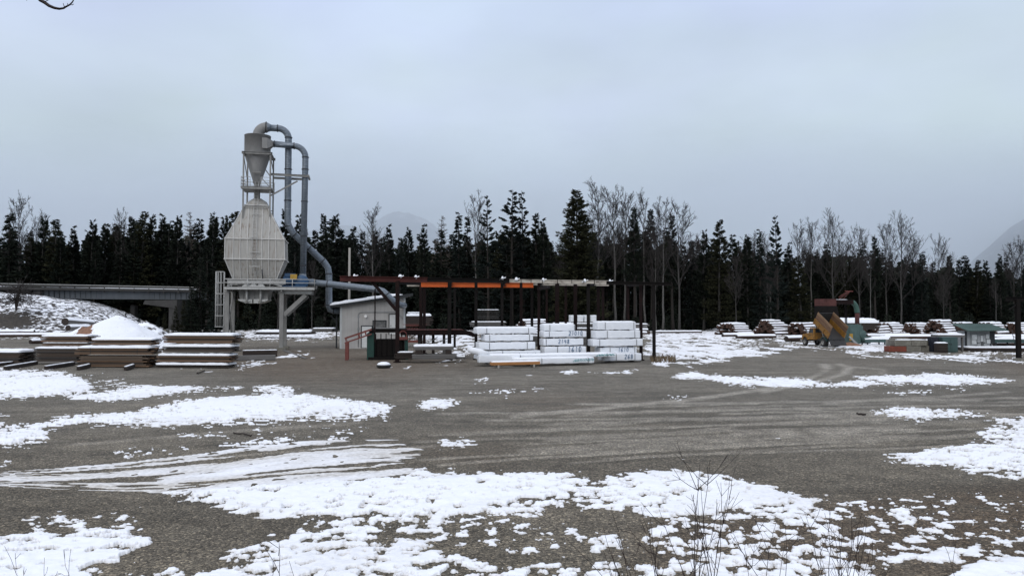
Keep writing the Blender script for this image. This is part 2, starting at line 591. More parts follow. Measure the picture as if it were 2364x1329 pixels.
def bands(mat, axis, period, dark):
    """rolled seams round a spiral duct, as grooves in the metal"""
    n, l = mat.node_tree.nodes, mat.node_tree.links
    b = n["Principled BSDF"]
    tc = n.new("ShaderNodeTexCoord")
    sp = n.new("ShaderNodeSeparateXYZ")
    l.new(tc.outputs["Object"], sp.inputs[0])
    ad = n.new("ShaderNodeMath")
    ad.operation = 'MULTIPLY_ADD'
    ad.inputs[1].default_value = 0.10
    l.new(sp.outputs["X"], ad.inputs[0])
    l.new(sp.outputs["Z"], ad.inputs[2])
    pp = n.new("ShaderNodeMath")
    pp.operation = 'PINGPONG'
    pp.inputs[1].default_value = period
    l.new(ad.outputs[0], pp.inputs[0])
    bp = n.new("ShaderNodeBump")
    bp.inputs["Strength"].default_value = 0.45
    bp.inputs["Distance"].default_value = 0.2
    l.new(pp.outputs[0], bp.inputs["Height"])
    l.new(bp.outputs[0], b.inputs["Normal"])
bands(MATS["galvanised"], 'Z', 0.13, 0)

def ground_mat():
    m, n, l, b = new_mat("gravel_ground")
    ge = n.new("ShaderNodeNewGeometry")
    def noise(sc, det=5, stretch=None, rough=0.6):
        nz = n.new("ShaderNodeTexNoise")
        nz.inputs["Scale"].default_value = sc
        nz.inputs["Detail"].default_value = det
        nz.inputs["Roughness"].default_value = rough
        if stretch:
            mp = n.new("ShaderNodeMapping")
            mp.inputs["Rotation"].default_value = (0, 0, stretch[2])
            mp.inputs["Scale"].default_value = (stretch[0], stretch[1], 1)
            l.new(ge.outputs["Position"], mp.inputs[0])
            l.new(mp.outputs[0], nz.inputs["Vector"])
        else:
            l.new(ge.outputs["Position"], nz.inputs["Vector"])
        return nz.outputs["Fac"]
    def mix(f, a, c, bt='MIX'):
        x = n.new("ShaderNodeMixRGB")
        x.blend_type = bt
        for i, s_ in ((0, f), (1, a), (2, c)):
            if isinstance(s_, (int, float)):
                x.inputs[i].default_value = s_
            elif isinstance(s_, tuple):
                x.inputs[i].default_value = (*s_, 1)
            else:
                l.new(s_, x.inputs[i])
        return x.outputs[0]
    def rmp(s_, st):
        r = ramp(n, st)
        l.new(s_, r.inputs["Fac"])
        return r.outputs["Color"]
    def attr(nm):
        a = n.new("ShaderNodeAttribute")
        a.attribute_name = nm
        return a.outputs["Fac"]
    base = rmp(noise(0.11, 6), [(0.3, (0.128, 0.117, 0.098)), (0.5, (0.180, 0.165, 0.138)), (0.72, (0.238, 0.219, 0.184))])
    patches = rmp(noise(1.1, 6), [(0.35, (0.80, 0.80, 0.80)), (0.65, (1.13, 1.13, 1.13))])
    col = mix(1.0, base, patches, 'MULTIPLY')
    # tyre-swept grain across the yard
    sw = rmp(noise(1.0, 5, (0.12, 0.8, -0.10)), [(0.34, (0.80, 0.80, 0.80)), (0.5, (1.0, 1.0, 1.0)), (0.66, (1.22, 1.21, 1.19))])
    col = mix(0.8, col, sw, 'MULTIPLY')
    # brown damp soil
    br = mix(1.0, attr("brown"), rmp(noise(1.6, 5), [(0.3, (0.35, 0.35, 0.35)), (0.6, (1, 1, 1))]), 'MULTIPLY')
    col = mix(br, col, (0.115, 0.078, 0.05))
    col = mix(attr("wet"), col, (0.105, 0.098, 0.083))
    col = mix(attr("track"), col, (0.37, 0.345, 0.30))
    # loose darker gravel towards the road, packed fines beyond it
    sx = n.new("ShaderNodeSeparateXYZ")
    l.new(ge.outputs["Position"], sx.inputs[0])
    wv = n.new("ShaderNodeMath")
    wv.operation = 'MULTIPLY_ADD'
    wv.inputs[1].default_value = 9.0
    l.new(noise(0.25, 4), wv.inputs[0])
    l.new(sx.outputs["Y"], wv.inputs[2])
    loose = n.new("ShaderNodeMapRange")
    loose.inputs["From Min"].default_value = 15.0
    loose.inputs["From Max"].default_value = 38.0
    loose.inputs["To Min"].default_value = 1.0
    loose.inputs["To Max"].default_value = 0.0
    l.new(wv.outputs[0], loose.inputs["Value"])
    loose = loose.outputs[0]
    col = mix(loose, col, mix(1.0, col, (0.83, 0.79, 0.725), 'MULTIPLY'))
    # single stones
    vo = n.new("ShaderNodeTexVoronoi")
    vo.inputs["Scale"].default_value = 27.0
    l.new(ge.outputs["Position"], vo.inputs["Vector"])
    sv = n.new("ShaderNodeSeparateColor")
    l.new(vo.outputs["Color"], sv.inputs[0])
    stone = rmp(sv.outputs["Red"], [(0.0, (0.42, 0.42, 0.42)), (0.6, (0.98, 0.98, 0.98)), (0.88, (1.45, 1.42, 1.36)), (1.0, (2.6, 2.5, 2.35))])
    lm = n.new('ShaderNodeMapRange')
    lm.inputs['To Min'].default_value = 0.65
    lm.inputs['To Max'].default_value = 1.0
    l.new(loose, lm.inputs['Value'])
    col = mix(lm.outputs[0], col, stone, 'MULTIPLY')
    v2 = n.new("ShaderNodeTexVoronoi")
    v2.inputs["Scale"].default_value = 52.0
    l.new(ge.outputs["Position"], v2.inputs["Vector"])
    s2 = n.new("ShaderNodeSeparateColor")
    l.new(v2.outputs["Color"], s2.inputs[0])
    grit = rmp(s2.outputs["Green"], [(0.0, (0.6, 0.6, 0.6)), (1.0, (1.35, 1.35, 1.35))])
    col = mix(0.8, col, grit, 'MULTIPLY')
    l.new(col, b.inputs["Base Color"])
    b.inputs["Roughness"].default_value = 0.92
    b.inputs["Specular IOR Level"].default_value = 0.25
    bp = n.new("ShaderNodeBump")
    bp.inputs["Strength"].default_value = 0.9
    bp.inputs["Distance"].default_value = 0.05
    bp.invert = True
    l.new(vo.outputs["Distance"], bp.inputs["Height"])
    b2 = n.new("ShaderNodeBump")
    b2.inputs["Strength"].default_value = 0.5
    b2.inputs["Distance"].default_value = 0.06
    l.new(noise(5, 5), b2.inputs["Height"])
    l.new(b2.outputs[0], bp.inputs["Normal"])
    l.new(bp.outputs[0], b.inputs["Normal"])
    MATS["gravel_ground"] = m
ground_mat()

def ground_snow_mat():
    m, n, l, b = new_mat("ground_snow")
    ge = n.new("ShaderNodeNewGeometry")
    a = n.new("ShaderNodeAttribute")
    a.attribute_name = "dirt"
    nz = n.new("ShaderNodeTexNoise")
    nz.inputs["Scale"].default_value = 9
    nz.inputs["Detail"].default_value = 6
    l.new(ge.outputs["Position"], nz.inputs["Vector"])
    rp = ramp(n, [(0.3, (0.80, 0.825, 0.87)), (0.7, (0.85, 0.868, 0.90))])
    l.new(nz.outputs["Fac"], rp.inputs["Fac"])
    d = ramp(n, [(0.35, (0.38, 0.355, 0.315)), (0.65, (0.66, 0.64, 0.61))])
    l.new(nz.outputs["Fac"], d.inputs["Fac"])
    mx = n.new("ShaderNodeMixRGB")
    l.new(a.outputs["Fac"], mx.inputs["Fac"])
    l.new(rp.outputs["Color"], mx.inputs[1])
    l.new(d.outputs["Color"], mx.inputs[2])
    l.new(mx.outputs[0], b.inputs["Base Color"])
    b.inputs["Roughness"].default_value = 0.8
    b.inputs["Specular IOR Level"].default_value = 0.2
    bp = n.new("ShaderNodeBump")
    bp.inputs["Strength"].default_value = 0.35
    bp.inputs["Distance"].default_value = 0.03
    l.new(nz.outputs["Fac"], bp.inputs["Height"])
    l.new(bp.outputs[0], b.inputs["Normal"])
    MATS["ground_snow"] = m
ground_snow_mat()

def hillside_mat(name, grass1, grass2, sc, lo, hi):
    """snow lying on tufted ground: bare spots where the noise is low"""
    m, n, l, b = new_mat(name)
    ge = n.new("ShaderNodeNewGeometry")
    mp = n.new("ShaderNodeMapping")
    mp.inputs["Scale"].default_value = (1, 1, 1.6)
    l.new(ge.outputs["Position"], mp.inputs[0])
    nz = n.new("ShaderNodeTexNoise")
    nz.inputs["Scale"].default_value = sc
    nz.inputs["Detail"].default_value = 7
    nz.inputs["Roughness"].default_value = 0.68
    l.new(mp.outputs[0], nz.inputs["Vector"])
    a = n.new("ShaderNodeAttribute")
    a.attribute_name = "bare"
    sub = n.new("ShaderNodeMath")
    sub.operation = 'SUBTRACT'
    l.new(nz.outputs["Fac"], sub.inputs[0])
    l.new(a.outputs["Fac"], sub.inputs[1])
    rp = ramp(n, [(lo, (0, 0, 0)), (hi, (1, 1, 1))])
    l.new(sub.outputs[0], rp.inputs["Fac"])
    g = ramp(n, [(0.3, grass1), (0.7, grass2)])
    n2 = n.new("ShaderNodeTexNoise")
    n2.inputs["Scale"].default_value = sc * 2.5
    l.new(ge.outputs["Position"], n2.inputs["Vector"])
    l.new(n2.outputs["Fac"], g.inputs["Fac"])
    mx = n.new("ShaderNodeMixRGB")
    l.new(rp.outputs["Color"], mx.inputs["Fac"])
    l.new(g.outputs["Color"], mx.inputs[1])
    mx.inputs[2].default_value = (0.86, 0.885, 0.93, 1)
    l.new(mx.outputs[0], b.inputs["Base Color"])
    b.inputs["Roughness"].default_value = 0.85
    bp = n.new("ShaderNodeBump")
    bp.inputs["Strength"].default_value = 0.8
    bp.inputs["Distance"].default_value = 0.25
    l.new(nz.outputs["Fac"], bp.inputs["Height"])
    l.new(bp.outputs[0], b.inputs["Normal"])
    MATS[name] = m
hillside_mat("bank_snow", (0.018, 0.016, 0.014), (0.06, 0.048, 0.036), 1.0, 0.45, 0.53)
hillside_mat("mountain_slope", (0.03, 0.037, 0.04), (0.075, 0.083, 0.086), 0.006, 0.54, 0.9)
hillside_mat('pile_snow', (0.16, 0.08, 0.045), (0.26, 0.135, 0.08), 1.6, 0.30, 0.36)
M = MATS
# ================================================================== GROUND
def raster(shapes, w=1222, h=320, x0=-40, y0=730, step=2.0):
    """coverage map over the photograph's pixels, read back as places on the ground"""
    img = np.zeros((h, w), dtype=np.float32)
    X = x0 + (np.arange(w) + 0.5) * step
    Y = y0 + (np.arange(h) + 0.5) * step
    for pts, val in shapes:
        pts = np.array(pts, float)
        ya, yb = pts[:, 1].min(), pts[:, 1].max()
        xa, xb = pts[:, 0].min(), pts[:, 0].max()
        i0, i1 = np.searchsorted(Y, ya - step), np.searchsorted(Y, yb + step)
        j0, j1 = np.searchsorted(X, xa - step), np.searchsorted(X, xb + step)
        if i1 <= i0 or j1 <= j0:
            continue
        gx_, gy_ = np.meshgrid(X[j0:j1], Y[i0:i1])
        ins = np.zeros(gx_.shape, bool)
        n = len(pts)
        for k in range(n):
            (ax, ay), (bx_, by_) = pts[k], pts[(k + 1) % n]
            if ay == by_:
                continue
            c = ((ay > gy_) != (by_ > gy_)) & (gx_ < (bx_ - ax) * (gy_ - ay) / (by_ - ay) + ax)
            ins ^= c
        sub = img[i0:i1, j0:j1]
        sub[ins] = -val if val < 0 else np.maximum(sub[ins], val)
    def blur(a, rx, ry):
        for ax, r in ((1, rx), (0, ry)):
            k = np.ones(2 * r + 1) / (2 * r + 1)
            p = np.apply_along_axis(lambda v: np.convolve(np.pad(v, r, mode='edge'), k, 'valid'), ax, a)
            a = p
        return a
    return img, blur

def sample(img, px, py, x0=-40, y0=730, step=2.0):
    fx = np.clip((px - x0) / step - 0.5, 0, img.shape[1] - 1.001)
    fy = np.clip((py - y0) / step - 0.5, 0, img.shape[0] - 1.001)
    ix, iy = fx.astype(int), fy.astype(int)
    tx, ty = fx - ix, fy - iy
    return (img[iy, ix] * (1 - tx) + img[iy, ix + 1] * tx) * (1 - ty) + (img[iy + 1, ix] * (1 - tx) + img[iy + 1, ix + 1] * tx) * ty

SNOW = [
    # far yard
    ([(-40, 752), (2440, 752), (2440, 800), (1800, 800), (1500, 770), (900, 772), (560, 766), (-40, 772)], .56),
    ([(560, 764), (770, 762), (775, 778), (690, 784), (560, 782)], .85),
    ([(-40, 764), (90, 764), (95, 776), (-40, 778)], .85),
    ([(100, 768), (380, 768), (385, 812), (330, 815), (100, 790)], .85),
    ([(940, 760), (1105, 755), (1105, 800), (1020, 795), (940, 778)], .82),
    ([(1010, 795), (1110, 798), (1110, 822), (1010, 826)], .62),
    ([(1480, 758), (1850, 758), (1860, 800), (1760, 822), (1500, 824), (1470, 790)], .56),
    ([(1500, 798), (1700, 798), (1765, 820), (1690, 826), (1500, 822)], .9),
    ([(1505, 766), (1740, 764), (1760, 778), (1510, 782)], .92),
    ([(1700, 780), (1860, 778), (1900, 808), (1790, 800), (1730, 796)], -.38),
    ([(1860, 800), (2050, 806), (2060, 816), (1930, 812)], .6),
    ([(1960, 782), (2060, 784), (2055, 808), (1985, 806), (1950, 796)], .93),
    ([(1900, 806), (2130, 812), (2160, 824), (1990, 822)], .45),
    ([(2080, 818), (2220, 818), (2300, 826), (2364, 824), (2440, 822), (2440, 834), (2330, 836), (2200, 832), (2090, 827)], .88),
    ([(2210, 806), (2440, 812), (2440, 818), (2230, 818)], .5),
    ([(1500, 830), (1600, 826), (1700, 836), (1640, 840), (1530, 846)], .62),
    ([(1620, 834), (1780, 836), (1800, 840), (1650, 841)], .45),
    ([(640, 816), (720, 812), (722, 822), (640, 828)], .85),
    ([(540, 838), (600, 828), (640, 834), (590, 850), (535, 852)], .75),
    ([(400, 848), (470, 848), (530, 856), (440, 858)], .45),
    ([(985, 832), (1060, 830), (1075, 838), (1000, 840)], .85),
    ([(880, 840), (960, 838), (960, 852), (880, 850)], .35),
    ([(1060, 836), (1110, 838), (1100, 842)], .5),
    ([(1485, 826), (1600, 832), (1620, 842), (1500, 842)], .6),
    # left middle
    ([(-40, 842), (60, 850), (120, 850), (170, 862), (205, 885), (-40, 885)], .72),
    ([(-40, 868), (150, 868), (210, 886), (205, 900), (100, 914), (-40, 918)], 1.0),
    ([(180, 850), (300, 872), (330, 890), (240, 888), (190, 872)], .36),
    ([(225, 880), (300, 880), (260, 890)], .7),
    ([(140, 915), (250, 898), (330, 890), (475, 892), (470, 903), (360, 910), (230, 927)], 1.0),
    ([(470, 892), (560, 888), (560, 898), (480, 900)], .62),
    ([(580, 888), (660, 888), (690, 905), (600, 912), (580, 900)], .66),
    ([(640, 898), (740, 910), (745, 918), (650, 910)], .7),
    ([(80, 975), (150, 958), (300, 950), (400, 925), (500, 914), (640, 911), (760, 918), (900, 930), (905, 946), (740, 950), (620, 962), (450, 972), (300, 968), (90, 984)], 1.0),
    ([(200, 968), (450, 966), (640, 955), (900, 942), (905, 968), (760, 972), (560, 985), (380, 985), (230, 978)], .55),
    ([(-40, 972), (90, 975), (110, 998), (70, 1022), (-40, 1030)], .86),
    ([(20, 995), (130, 990), (90, 1030), (0, 1045)], .45),
    ([(-40, 950), (30, 952), (20, 958), (-40, 958)], .7),
    ([(410, 998), (530, 996), (520, 1006), (420, 1008)], .66),
    ([(560, 985), (860, 985), (870, 1000), (600, 1004)], .3),
    ([(490, 1024), (690, 1008), (810, 1006), (800, 1016), (600, 1030), (500, 1032)], .72),
    ([(260, 1040), (420, 1028), (470, 1036), (330, 1050), (265, 1050)], .62),
    ([(-40, 1060), (30, 1062), (20, 1075), (-40, 1075)], .5),
    # middle
    ([(975, 922), (1040, 920), (1085, 930), (1030, 940), (975, 942)], .9),
    ([(950, 938), (990, 932), (980, 942)], .5),
    ([(1025, 906), (1160, 896), (1260, 894), (1240, 904), (1120, 908)], .68),
    ([(1130, 918), (1200, 916), (1190, 922)], .6),
    ([(1068, 874), (1100, 869), (1132, 873), (1120, 880), (1080, 880)], 1.0),
    ([(1192, 868), (1238, 866), (1230, 873), (1195, 873)], .9),
    ([(1282, 858), (1310, 852), (1335, 856), (1320, 866), (1290, 864)], 1.0),
    ([(1355, 856), (1490, 854), (1470, 862), (1400, 864), (1360, 860)], .8),
    ([(1540, 910), (1580, 909), (1622, 914), (1600, 920), (1560, 917)], .95),
    ([(1790, 926), (1808, 928), (1822, 936), (1805, 934)], .95),
    ([(1010, 1012), (1080, 1008), (1095, 1022), (1040, 1034), (1008, 1022)], .72),
    ([(950, 1082), (985, 1080), (990, 1092), (955, 1096)], .78),
    ([(1030, 1078), (1055, 1078), (1050, 1088), (1032, 1086)], .6),
    ([(1780, 1004), (1815, 1006), (1800, 1012)], .7),
    # right middle
    ([(1545, 872), (1585, 856), (1640, 864), (1760, 870), (1850, 872), (1900, 880), (1995, 884), (2000, 894), (1800, 895), (1700, 888), (1620, 876)], 1.0),
    ([(1955, 874), (2060, 860), (2210, 860), (2340, 876), (2340, 882), (2200, 888), (2080, 888), (1985, 884)], .86),
    ([(2010, 902), (2080, 902), (2150, 912), (2040, 908)], .6),
    ([(2090, 898), (2260, 894), (2280, 900), (2110, 906)], .45),
    ([(2000, 950), (2080, 938), (2200, 942), (2285, 955), (2280, 960), (2140, 962), (2010, 955)], .95),
    ([(2100, 964), (2140, 966), (2120, 972)], .8),
    ([(2275, 966), (2440, 958), (2440, 970), (2300, 972)], .95),
    ([(2220, 1000), (2300, 982), (2440, 972), (2440, 1020), (2340, 1018), (2260, 1008)], .68),
    ([(2035, 1048), (2120, 1035), (2250, 1020), (2440, 1012), (2440, 1080), (2300, 1072), (2180, 1068), (2090, 1062)], .9),
    ([(2220, 1076), (2300, 1072), (2440, 1078), (2440, 1105), (2310, 1100)], .7),
    ([(2230, 1085), (2260, 1080), (2250, 1098)], .85),
    # big foreground band
    ([(360, 1136), (520, 1122), (700, 1112), (950, 1098), (1120, 1094), (1320, 1090), (1350, 1108), (1340, 1140), (1200, 1150), (1080, 1170), (980, 1180), (760, 1182), (620, 1178), (520, 1160), (420, 1140)], 1.0),
    ([(500, 1158), (760, 1176), (980, 1176), (1100, 1160), (1340, 1136), (1330, 1160), (1220, 1190), (1120, 1180), (960, 1206), (780, 1200), (540, 1180)], .6),
    ([(1240, 1105), (1400, 1120), (1450, 1160), (1420, 1180), (1300, 1178), (1240, 1150)], .56),
    ([(1375, 1110), (1440, 1092), (1560, 1085), (1620, 1086), (1720, 1108), (1790, 1126), (1860, 1150), (1780, 1162), (1640, 1172), (1560, 1176), (1450, 1164), (1390, 1140)], .9),
    ([(1420, 1165), (1700, 1172), (1860, 1150), (1940, 1190), (1860, 1200), (1700, 1190), (1500, 1188)], .6),
    ([(1500, 1160), (1600, 1172), (1620, 1195), (1520, 1200)], .55),
    ([(2000, 1160), (2120, 1150), (2200, 1180), (2100, 1200), (1960, 1180)], .42),
    ([(1900, 1150), (2364, 1120), (2440, 1300), (1900, 1290)], .27),
    # bottom
    ([(60, 1190), (300, 1180), (340, 1220), (80, 1228)], .36),
    ([(-40, 1238), (60, 1230), (150, 1232), (230, 1214), (310, 1222), (360, 1240), (310, 1268), (260, 1290), (210, 1310), (230, 1380), (-40, 1380)], 1.0),
    ([(260, 1290), (320, 1280), (330, 1310), (400, 1300), (440, 1325), (300, 1340)], .38),
    ([(400, 1380), (470, 1305), (540, 1268), (600, 1250), (700, 1212), (790, 1198), (870, 1206), (850, 1228), (960, 1240), (1010, 1262), (1100, 1290), (1220, 1300), (1240, 1380)], .60),
    ([(500, 1310), (700, 1280), (900, 1260), (1000, 1280), (1000, 1380), (440, 1380)], .66),
    ([(760, 1180), (1000, 1185), (1300, 1200), (1480, 1240), (1480, 1270), (1200, 1280), (980, 1236), (780, 1200)], .33),
    ([(1200, 1300), (1420, 1290), (1700, 1300), (1850, 1310), (1840, 1380), (1200, 1380)], .68),
    ([(1330, 1246), (1410, 1226), (1450, 1252), (1420, 1280), (1340, 1264)], .74),
    ([(1480, 1210), (1900, 1196), (1980, 1240), (2060, 1280), (1960, 1320), (1600, 1300), (1480, 1270)], .52),
    ([(1640, 1275), (1900, 1250), (2060, 1300), (2000, 1329), (1650, 1320)], .66),
    ([(2080, 1275), (2200, 1262), (2240, 1290), (2110, 1292)], .7),
    ([(2190, 1320), (2260, 1295), (2440, 1280), (2440, 1380), (2180, 1380)], 1.0),
]
TRACKS = [([(-60, 1093), (300, 1066), (520, 1041), (700, 1020), (830, 1013), (960, 1016), (1030, 1048), (960, 1070), (950, 1100), (700, 1118), (380, 1136), (60, 1122), (-60, 1112)], 1.0)]
BROWN = [
    ([(540, 806), (820, 800), (1000, 830), (960, 870), (700, 880), (520, 858)], .62),
    ([(780, 806), (1100, 828), (1160, 850), (880, 846)], .7),
    ([(1160, 900), (1420, 925), (1340, 945), (1150, 935)], .42),
    ([(1750, 1170), (2440, 1110), (2440, 1340), (1900, 1340), (1600, 1250)], .55),
    ([(1480, 1200), (1800, 1180), (1900, 1329), (1450, 1329)], .35),
    ([(2300, 830), (2440, 826), (2440, 862), (2280, 846)], .9),
    ([(1860, 806), (2100, 812), (2150, 830), (1900, 818)], .7),
    ([(860, 1020), (1180, 1020), (1180, 1080), (980, 1060)], .25),
]
TYRE = []
def lane(pts, w, v=1.0):
    """one wheel's mark, wide enough to read at its distance"""
    for (a, b) in zip(pts[:-1], pts[1:]):
        if abs(b[0] - a[0]) > 1.6 * abs(b[1] - a[1]):
            o = (0, max(1.5, w * .42 * ((a[1] - 760) / 200) ** .8))
        else:
            o = (w, 0)
        TYRE.append(([(a[0] - o[0], a[1] - o[1]), (b[0] - o[0], b[1] - o[1]), (b[0] + o[0], b[1] + o[1]), (a[0] + o[0], a[1] + o[1])], v))
lane([(1180, 960), (1420, 936), (1640, 916), (1790, 894), (1880, 868), (1912, 850), (1900, 838)], 9, .8)
lane([(1760, 905), (1880, 880), (1950, 862), (1962, 846), (1930, 838)], 9, .8)
lane([(1260, 1012), (1480, 1000), (1700, 985)], 10, .42)
lane([(1200, 1040), (1500, 1016), (1800, 1000), (2000, 990)], 12, .4)
lane([(1900, 930), (2150, 915), (2330, 905)], 8, .4)
lane([(1960, 845), (2040, 852), (2035, 862)], 6, .5)
lane([(1060, 1000), (1300, 985), (1560, 960)], 9, .35)

_r = random.Random(23)
WET = []
for k in range(64):
    xa, ya = _r.uniform(900, 1350), _r.uniform(935, 1075)
    sl = (ya - 900) * .42 + _r.uniform(-12, 12)
    pts_ = []
    for j in range(9):
        u = j / 8
        pts_.append((xa + (2450 - xa) * u, ya - sl * u ** .8 + 5 * math.sin(3 * u + k)))
    a_, b_ = sorted((_r.randint(0, 4), _r.randint(5, 8)))
    pts_ = pts_[a_:b_ + 1]
    n0 = len(TYRE)
    lane(pts_, _r.uniform(2.5, 6), _r.uniform(.3, .6))
    if k % 2:
        WET += TYRE[n0:]
        del TYRE[n0:]
for k in range(10):
    xa, ya = _r.uniform(-40, 700), _r.uniform(965, 1075)
    n0 = len(TYRE)
    lane([(xa + 110 * j, ya - 9 * j) for j in range(_r.randint(3, 6))], _r.uniform(4, 7), .4)
    if k % 2:
        WET += TYRE[n0:]
        del TYRE[n0:]
WET += [([(1480, 905), (1900, 905), (2250, 930), (2100, 985), (1700, 1000), (1350, 985)], .2), ([(1650, 1030), (2000, 1020), (2050, 1110), (1700, 1085)], .15), ([(420, 985), (900, 985), (950, 1010), (500, 1020)], .15), ([(2080, 860), (2364, 890), (2364, 925), (2150, 930)], .2)]
ys = [1420.0]
while ys[-1] > 742.5:
    y_ = ys[-1]
    ys.append(y_ - (1.9 if y_ > 900 else 1.35 if y_ > 800 else 0.9))
ys = np.array(ys)
b_ = (664.5 - ys) / F
YD = (CT - b_ * ST) * (-H / (ST + b_ * CT))         # ground distance of each row
TX = np.arange(-1.15, 1.1501, 0.00115)
gX = YD[:, None] * TX[None, :]
gY = np.repeat(YD[:, None], len(TX), 1)
gpx = 1182.0 + F * gX / (gY * CT - H * ST)
gpy = np.repeat(ys[:, None], len(TX), 1)

def undulate(x, y):
    return 0.03 * fbm(x / 3.1, y / 3.1, 3, 5) + 0.05 * fbm(x / 14.0, y / 14.0, 2, 9) - 0.03
gZ = undulate(gX, gY)

cov, blur = raster(SNOW)
cov = 0.3 * blur(blur(cov, 4, 1), 3, 1) + 0.7 * blur(blur(cov, 13, 4), 10, 3)
trk, _ = raster(TRACKS)
trk = blur(trk, 12, 2)
brn, _ = raster(BROWN)
brn = blur(blur(brn, 22, 8), 22, 8)
tyr, _ = raster(TYRE)
tyr = np.clip(1.5 * blur(tyr, 4, 0), 0, 1)
wet, _ = raster(WET)
wet = np.clip(1.5 * blur(wet, 5, 0), 0, 1)

def grid_faces(nr, nc):
    i = np.arange(nr - 1)[:, None] * nc + np.arange(nc - 1)[None, :]
    return np.stack([i, i + 1, i + nc + 1, i + nc], -1)

def set_attr(me, nm, val):
    a = me.attributes.new(nm, 'FLOAT', 'POINT')
    a.data.foreach_set("value", np.asarray(val, dtype=np.float32).ravel())

# the yard itself, a little coarser than the snow on it
s_r, s_c = 1, 4
yx, yy = gX[::s_r, ::s_c], gY[::s_r, ::s_c]
v = np.stack([yx, yy, gZ[::s_r, ::s_c]], -1).reshape(-1, 3)
f = grid_faces(yx.shape[0], yx.shape[1]).reshape(-1, 4)
yard = np_mesh("gravel_yard", v, f, M["gravel_ground"], smooth=True)
kind(yard, "structure")
sb = sample(brn, gpx[::s_r, ::s_c], gpy[::s_r, ::s_c])
set_attr(yard.data, "brown", np.clip(sb, 0, 1))
tn = 0.9 + 0.6 * perlin(yx * 1.3, yy * 1.3, 3)
set_attr(yard.data, "track", np.clip(sample(tyr, gpx[::s_r, ::s_c], gpy[::s_r, ::s_c]) * tn * 0.95, 0, 1))

set_attr(yard.data, 'wet', np.clip(sample(wet, gpx[::s_r, ::s_c], gpy[::s_r, ::s_c]) * tn, 0, 1))
mb = MB()
E_ = 45000.0
mb.poly([(-E_, -600, -0.14), (E_, -600, -0.14), (E_, E_, -0.14), (-E_, E_, -0.14)])
gr = mb.build("ground", M["gravel_ground"])
kind(gr, "structure")

# melting snow, with its own thickness
C = sample(cov, gpx, gpy)
near = np.clip((60 - gY) / 45.0, 0, 1)
def unit(a):
    return a / a.std()
n1 = unit(fbm(gX / 0.48, gY / 0.40, 5, 21, 0.62))
n2 = unit(fbm(gX / 2.6, gY / 3.4, 3, 31))
n3 = unit(fbm(gX / 0.9, gY / 5.0, 3, 41))
n4 = unit(fbm(gX / 0.22, gY / 0.30, 3, 45, 0.6))
far_ = np.clip((gY - 60) / 25.0, 0, 1)
quiet = 0.5 + 0.5 * np.clip(C * 5, 0, 1)
m = (C - 0.5) * 2.2 + quiet * ((0.46 * near + 0.10) * n1 + 0.24 * n2 + (1 - near) * 0.36 * n3 + (0.24 * near + 0.12) * n4 + 0.42 * far_ * unit(fbm(gX / 2.2, gY / 7.0, 4, 47, 0.65))) - 0.06
# packed snow left in the wheel lanes
top = np.interp(gpx, [-60, 300, 520, 700, 830, 1030], [1093, 1066, 1041, 1020, 1012, 1012])
bot = np.interp(gpx, [-60, 60, 380, 700, 950, 1030], [1116, 1124, 1136, 1118, 1100, 1096])
t = (gpy - top) / np.maximum(bot - top, 8)
wob = 0.05 * fbm(gX / 2.2, gY / 0.5, 3, 51)
stripe = np.cos((t + wob) * 2 * np.pi * 7.5) * 0.6 + 0.5 * np.cos((t * 2 * np.pi * 2.3) + 1.0)
along = fbm(gX / 3.0, (gY - 0.35 * gX) / 0.16, 4, 61)
long2 = unit(fbm(gpx / 420.0, t * 5.0 + gpx / 900.0, 4, 63, 0.6))
T = sample(trk, gpx + 110 * fbm(t * 9.0, t * 0 + 3.3, 2, 67), gpy)
mt = (T - 0.5) * 1.3 + 0.62 * stripe + 0.42 * long2 - 0.30
mt[T < 0.02] = -1
use_t = (mt > m)
mm = np.maximum(m, mt)
thick = np.where(use_t, 0.010, 0.016 + 0.034 * np.clip((C - 0.25) * 1.6, 0, 1))
hgt = thick * np.clip(mm / 0.34, 0, 1) ** 0.6 + 0.026 * np.clip(fbm(gX / 0.35, gY / 0.35, 2, 71), -1, 1) * np.clip(mm, 0, 1)
hgt = np.where(mm < 0, np.maximum(mm * 0.12, -0.03), hgt + 0.002)
sv_ = np.stack([gX, gY, gZ + hgt], -1).reshape(-1, 3)
ff = grid_faces(gX.shape[0], gX.shape[1])
mk_ = mm > 0
dil = mk_[:-1, :-1] | mk_[1:, :-1] | mk_[:-1, 1:] | mk_[1:, 1:]
fs_ = ff[dil].reshape(-1, 4)
used = np.unique(fs_)
remap = np.full(len(sv_), -1, np.int64)
remap[used] = np.arange(len(used))
sn = np_mesh("ground_snow", sv_[used], remap[fs_], M["ground_snow"], smooth=True)
kind(sn, "stuff")
sn["label"] = "melting patches of white snow on the gravel yard"
dirt = np.where(use_t, 0.72 - 0.22 * long2, np.clip(0.25 - C, 0, 0.2))
dirt = np.where(use_t, dirt, np.clip(np.maximum(dirt, 0.75 * np.clip(1 - mm / 0.5, 0, 1) ** 1.3) + 0.10 * np.clip(n2, 0, 2) * (C < .97), 0, 1))
dirt = np.where(gY > 62, np.maximum(dirt, 0.42 * np.clip(0.5 - 0.5 * n3, 0, 1)), dirt)
set_attr(sn.data, "dirt", np.clip(dirt, 0, 1).reshape(-1)[used])

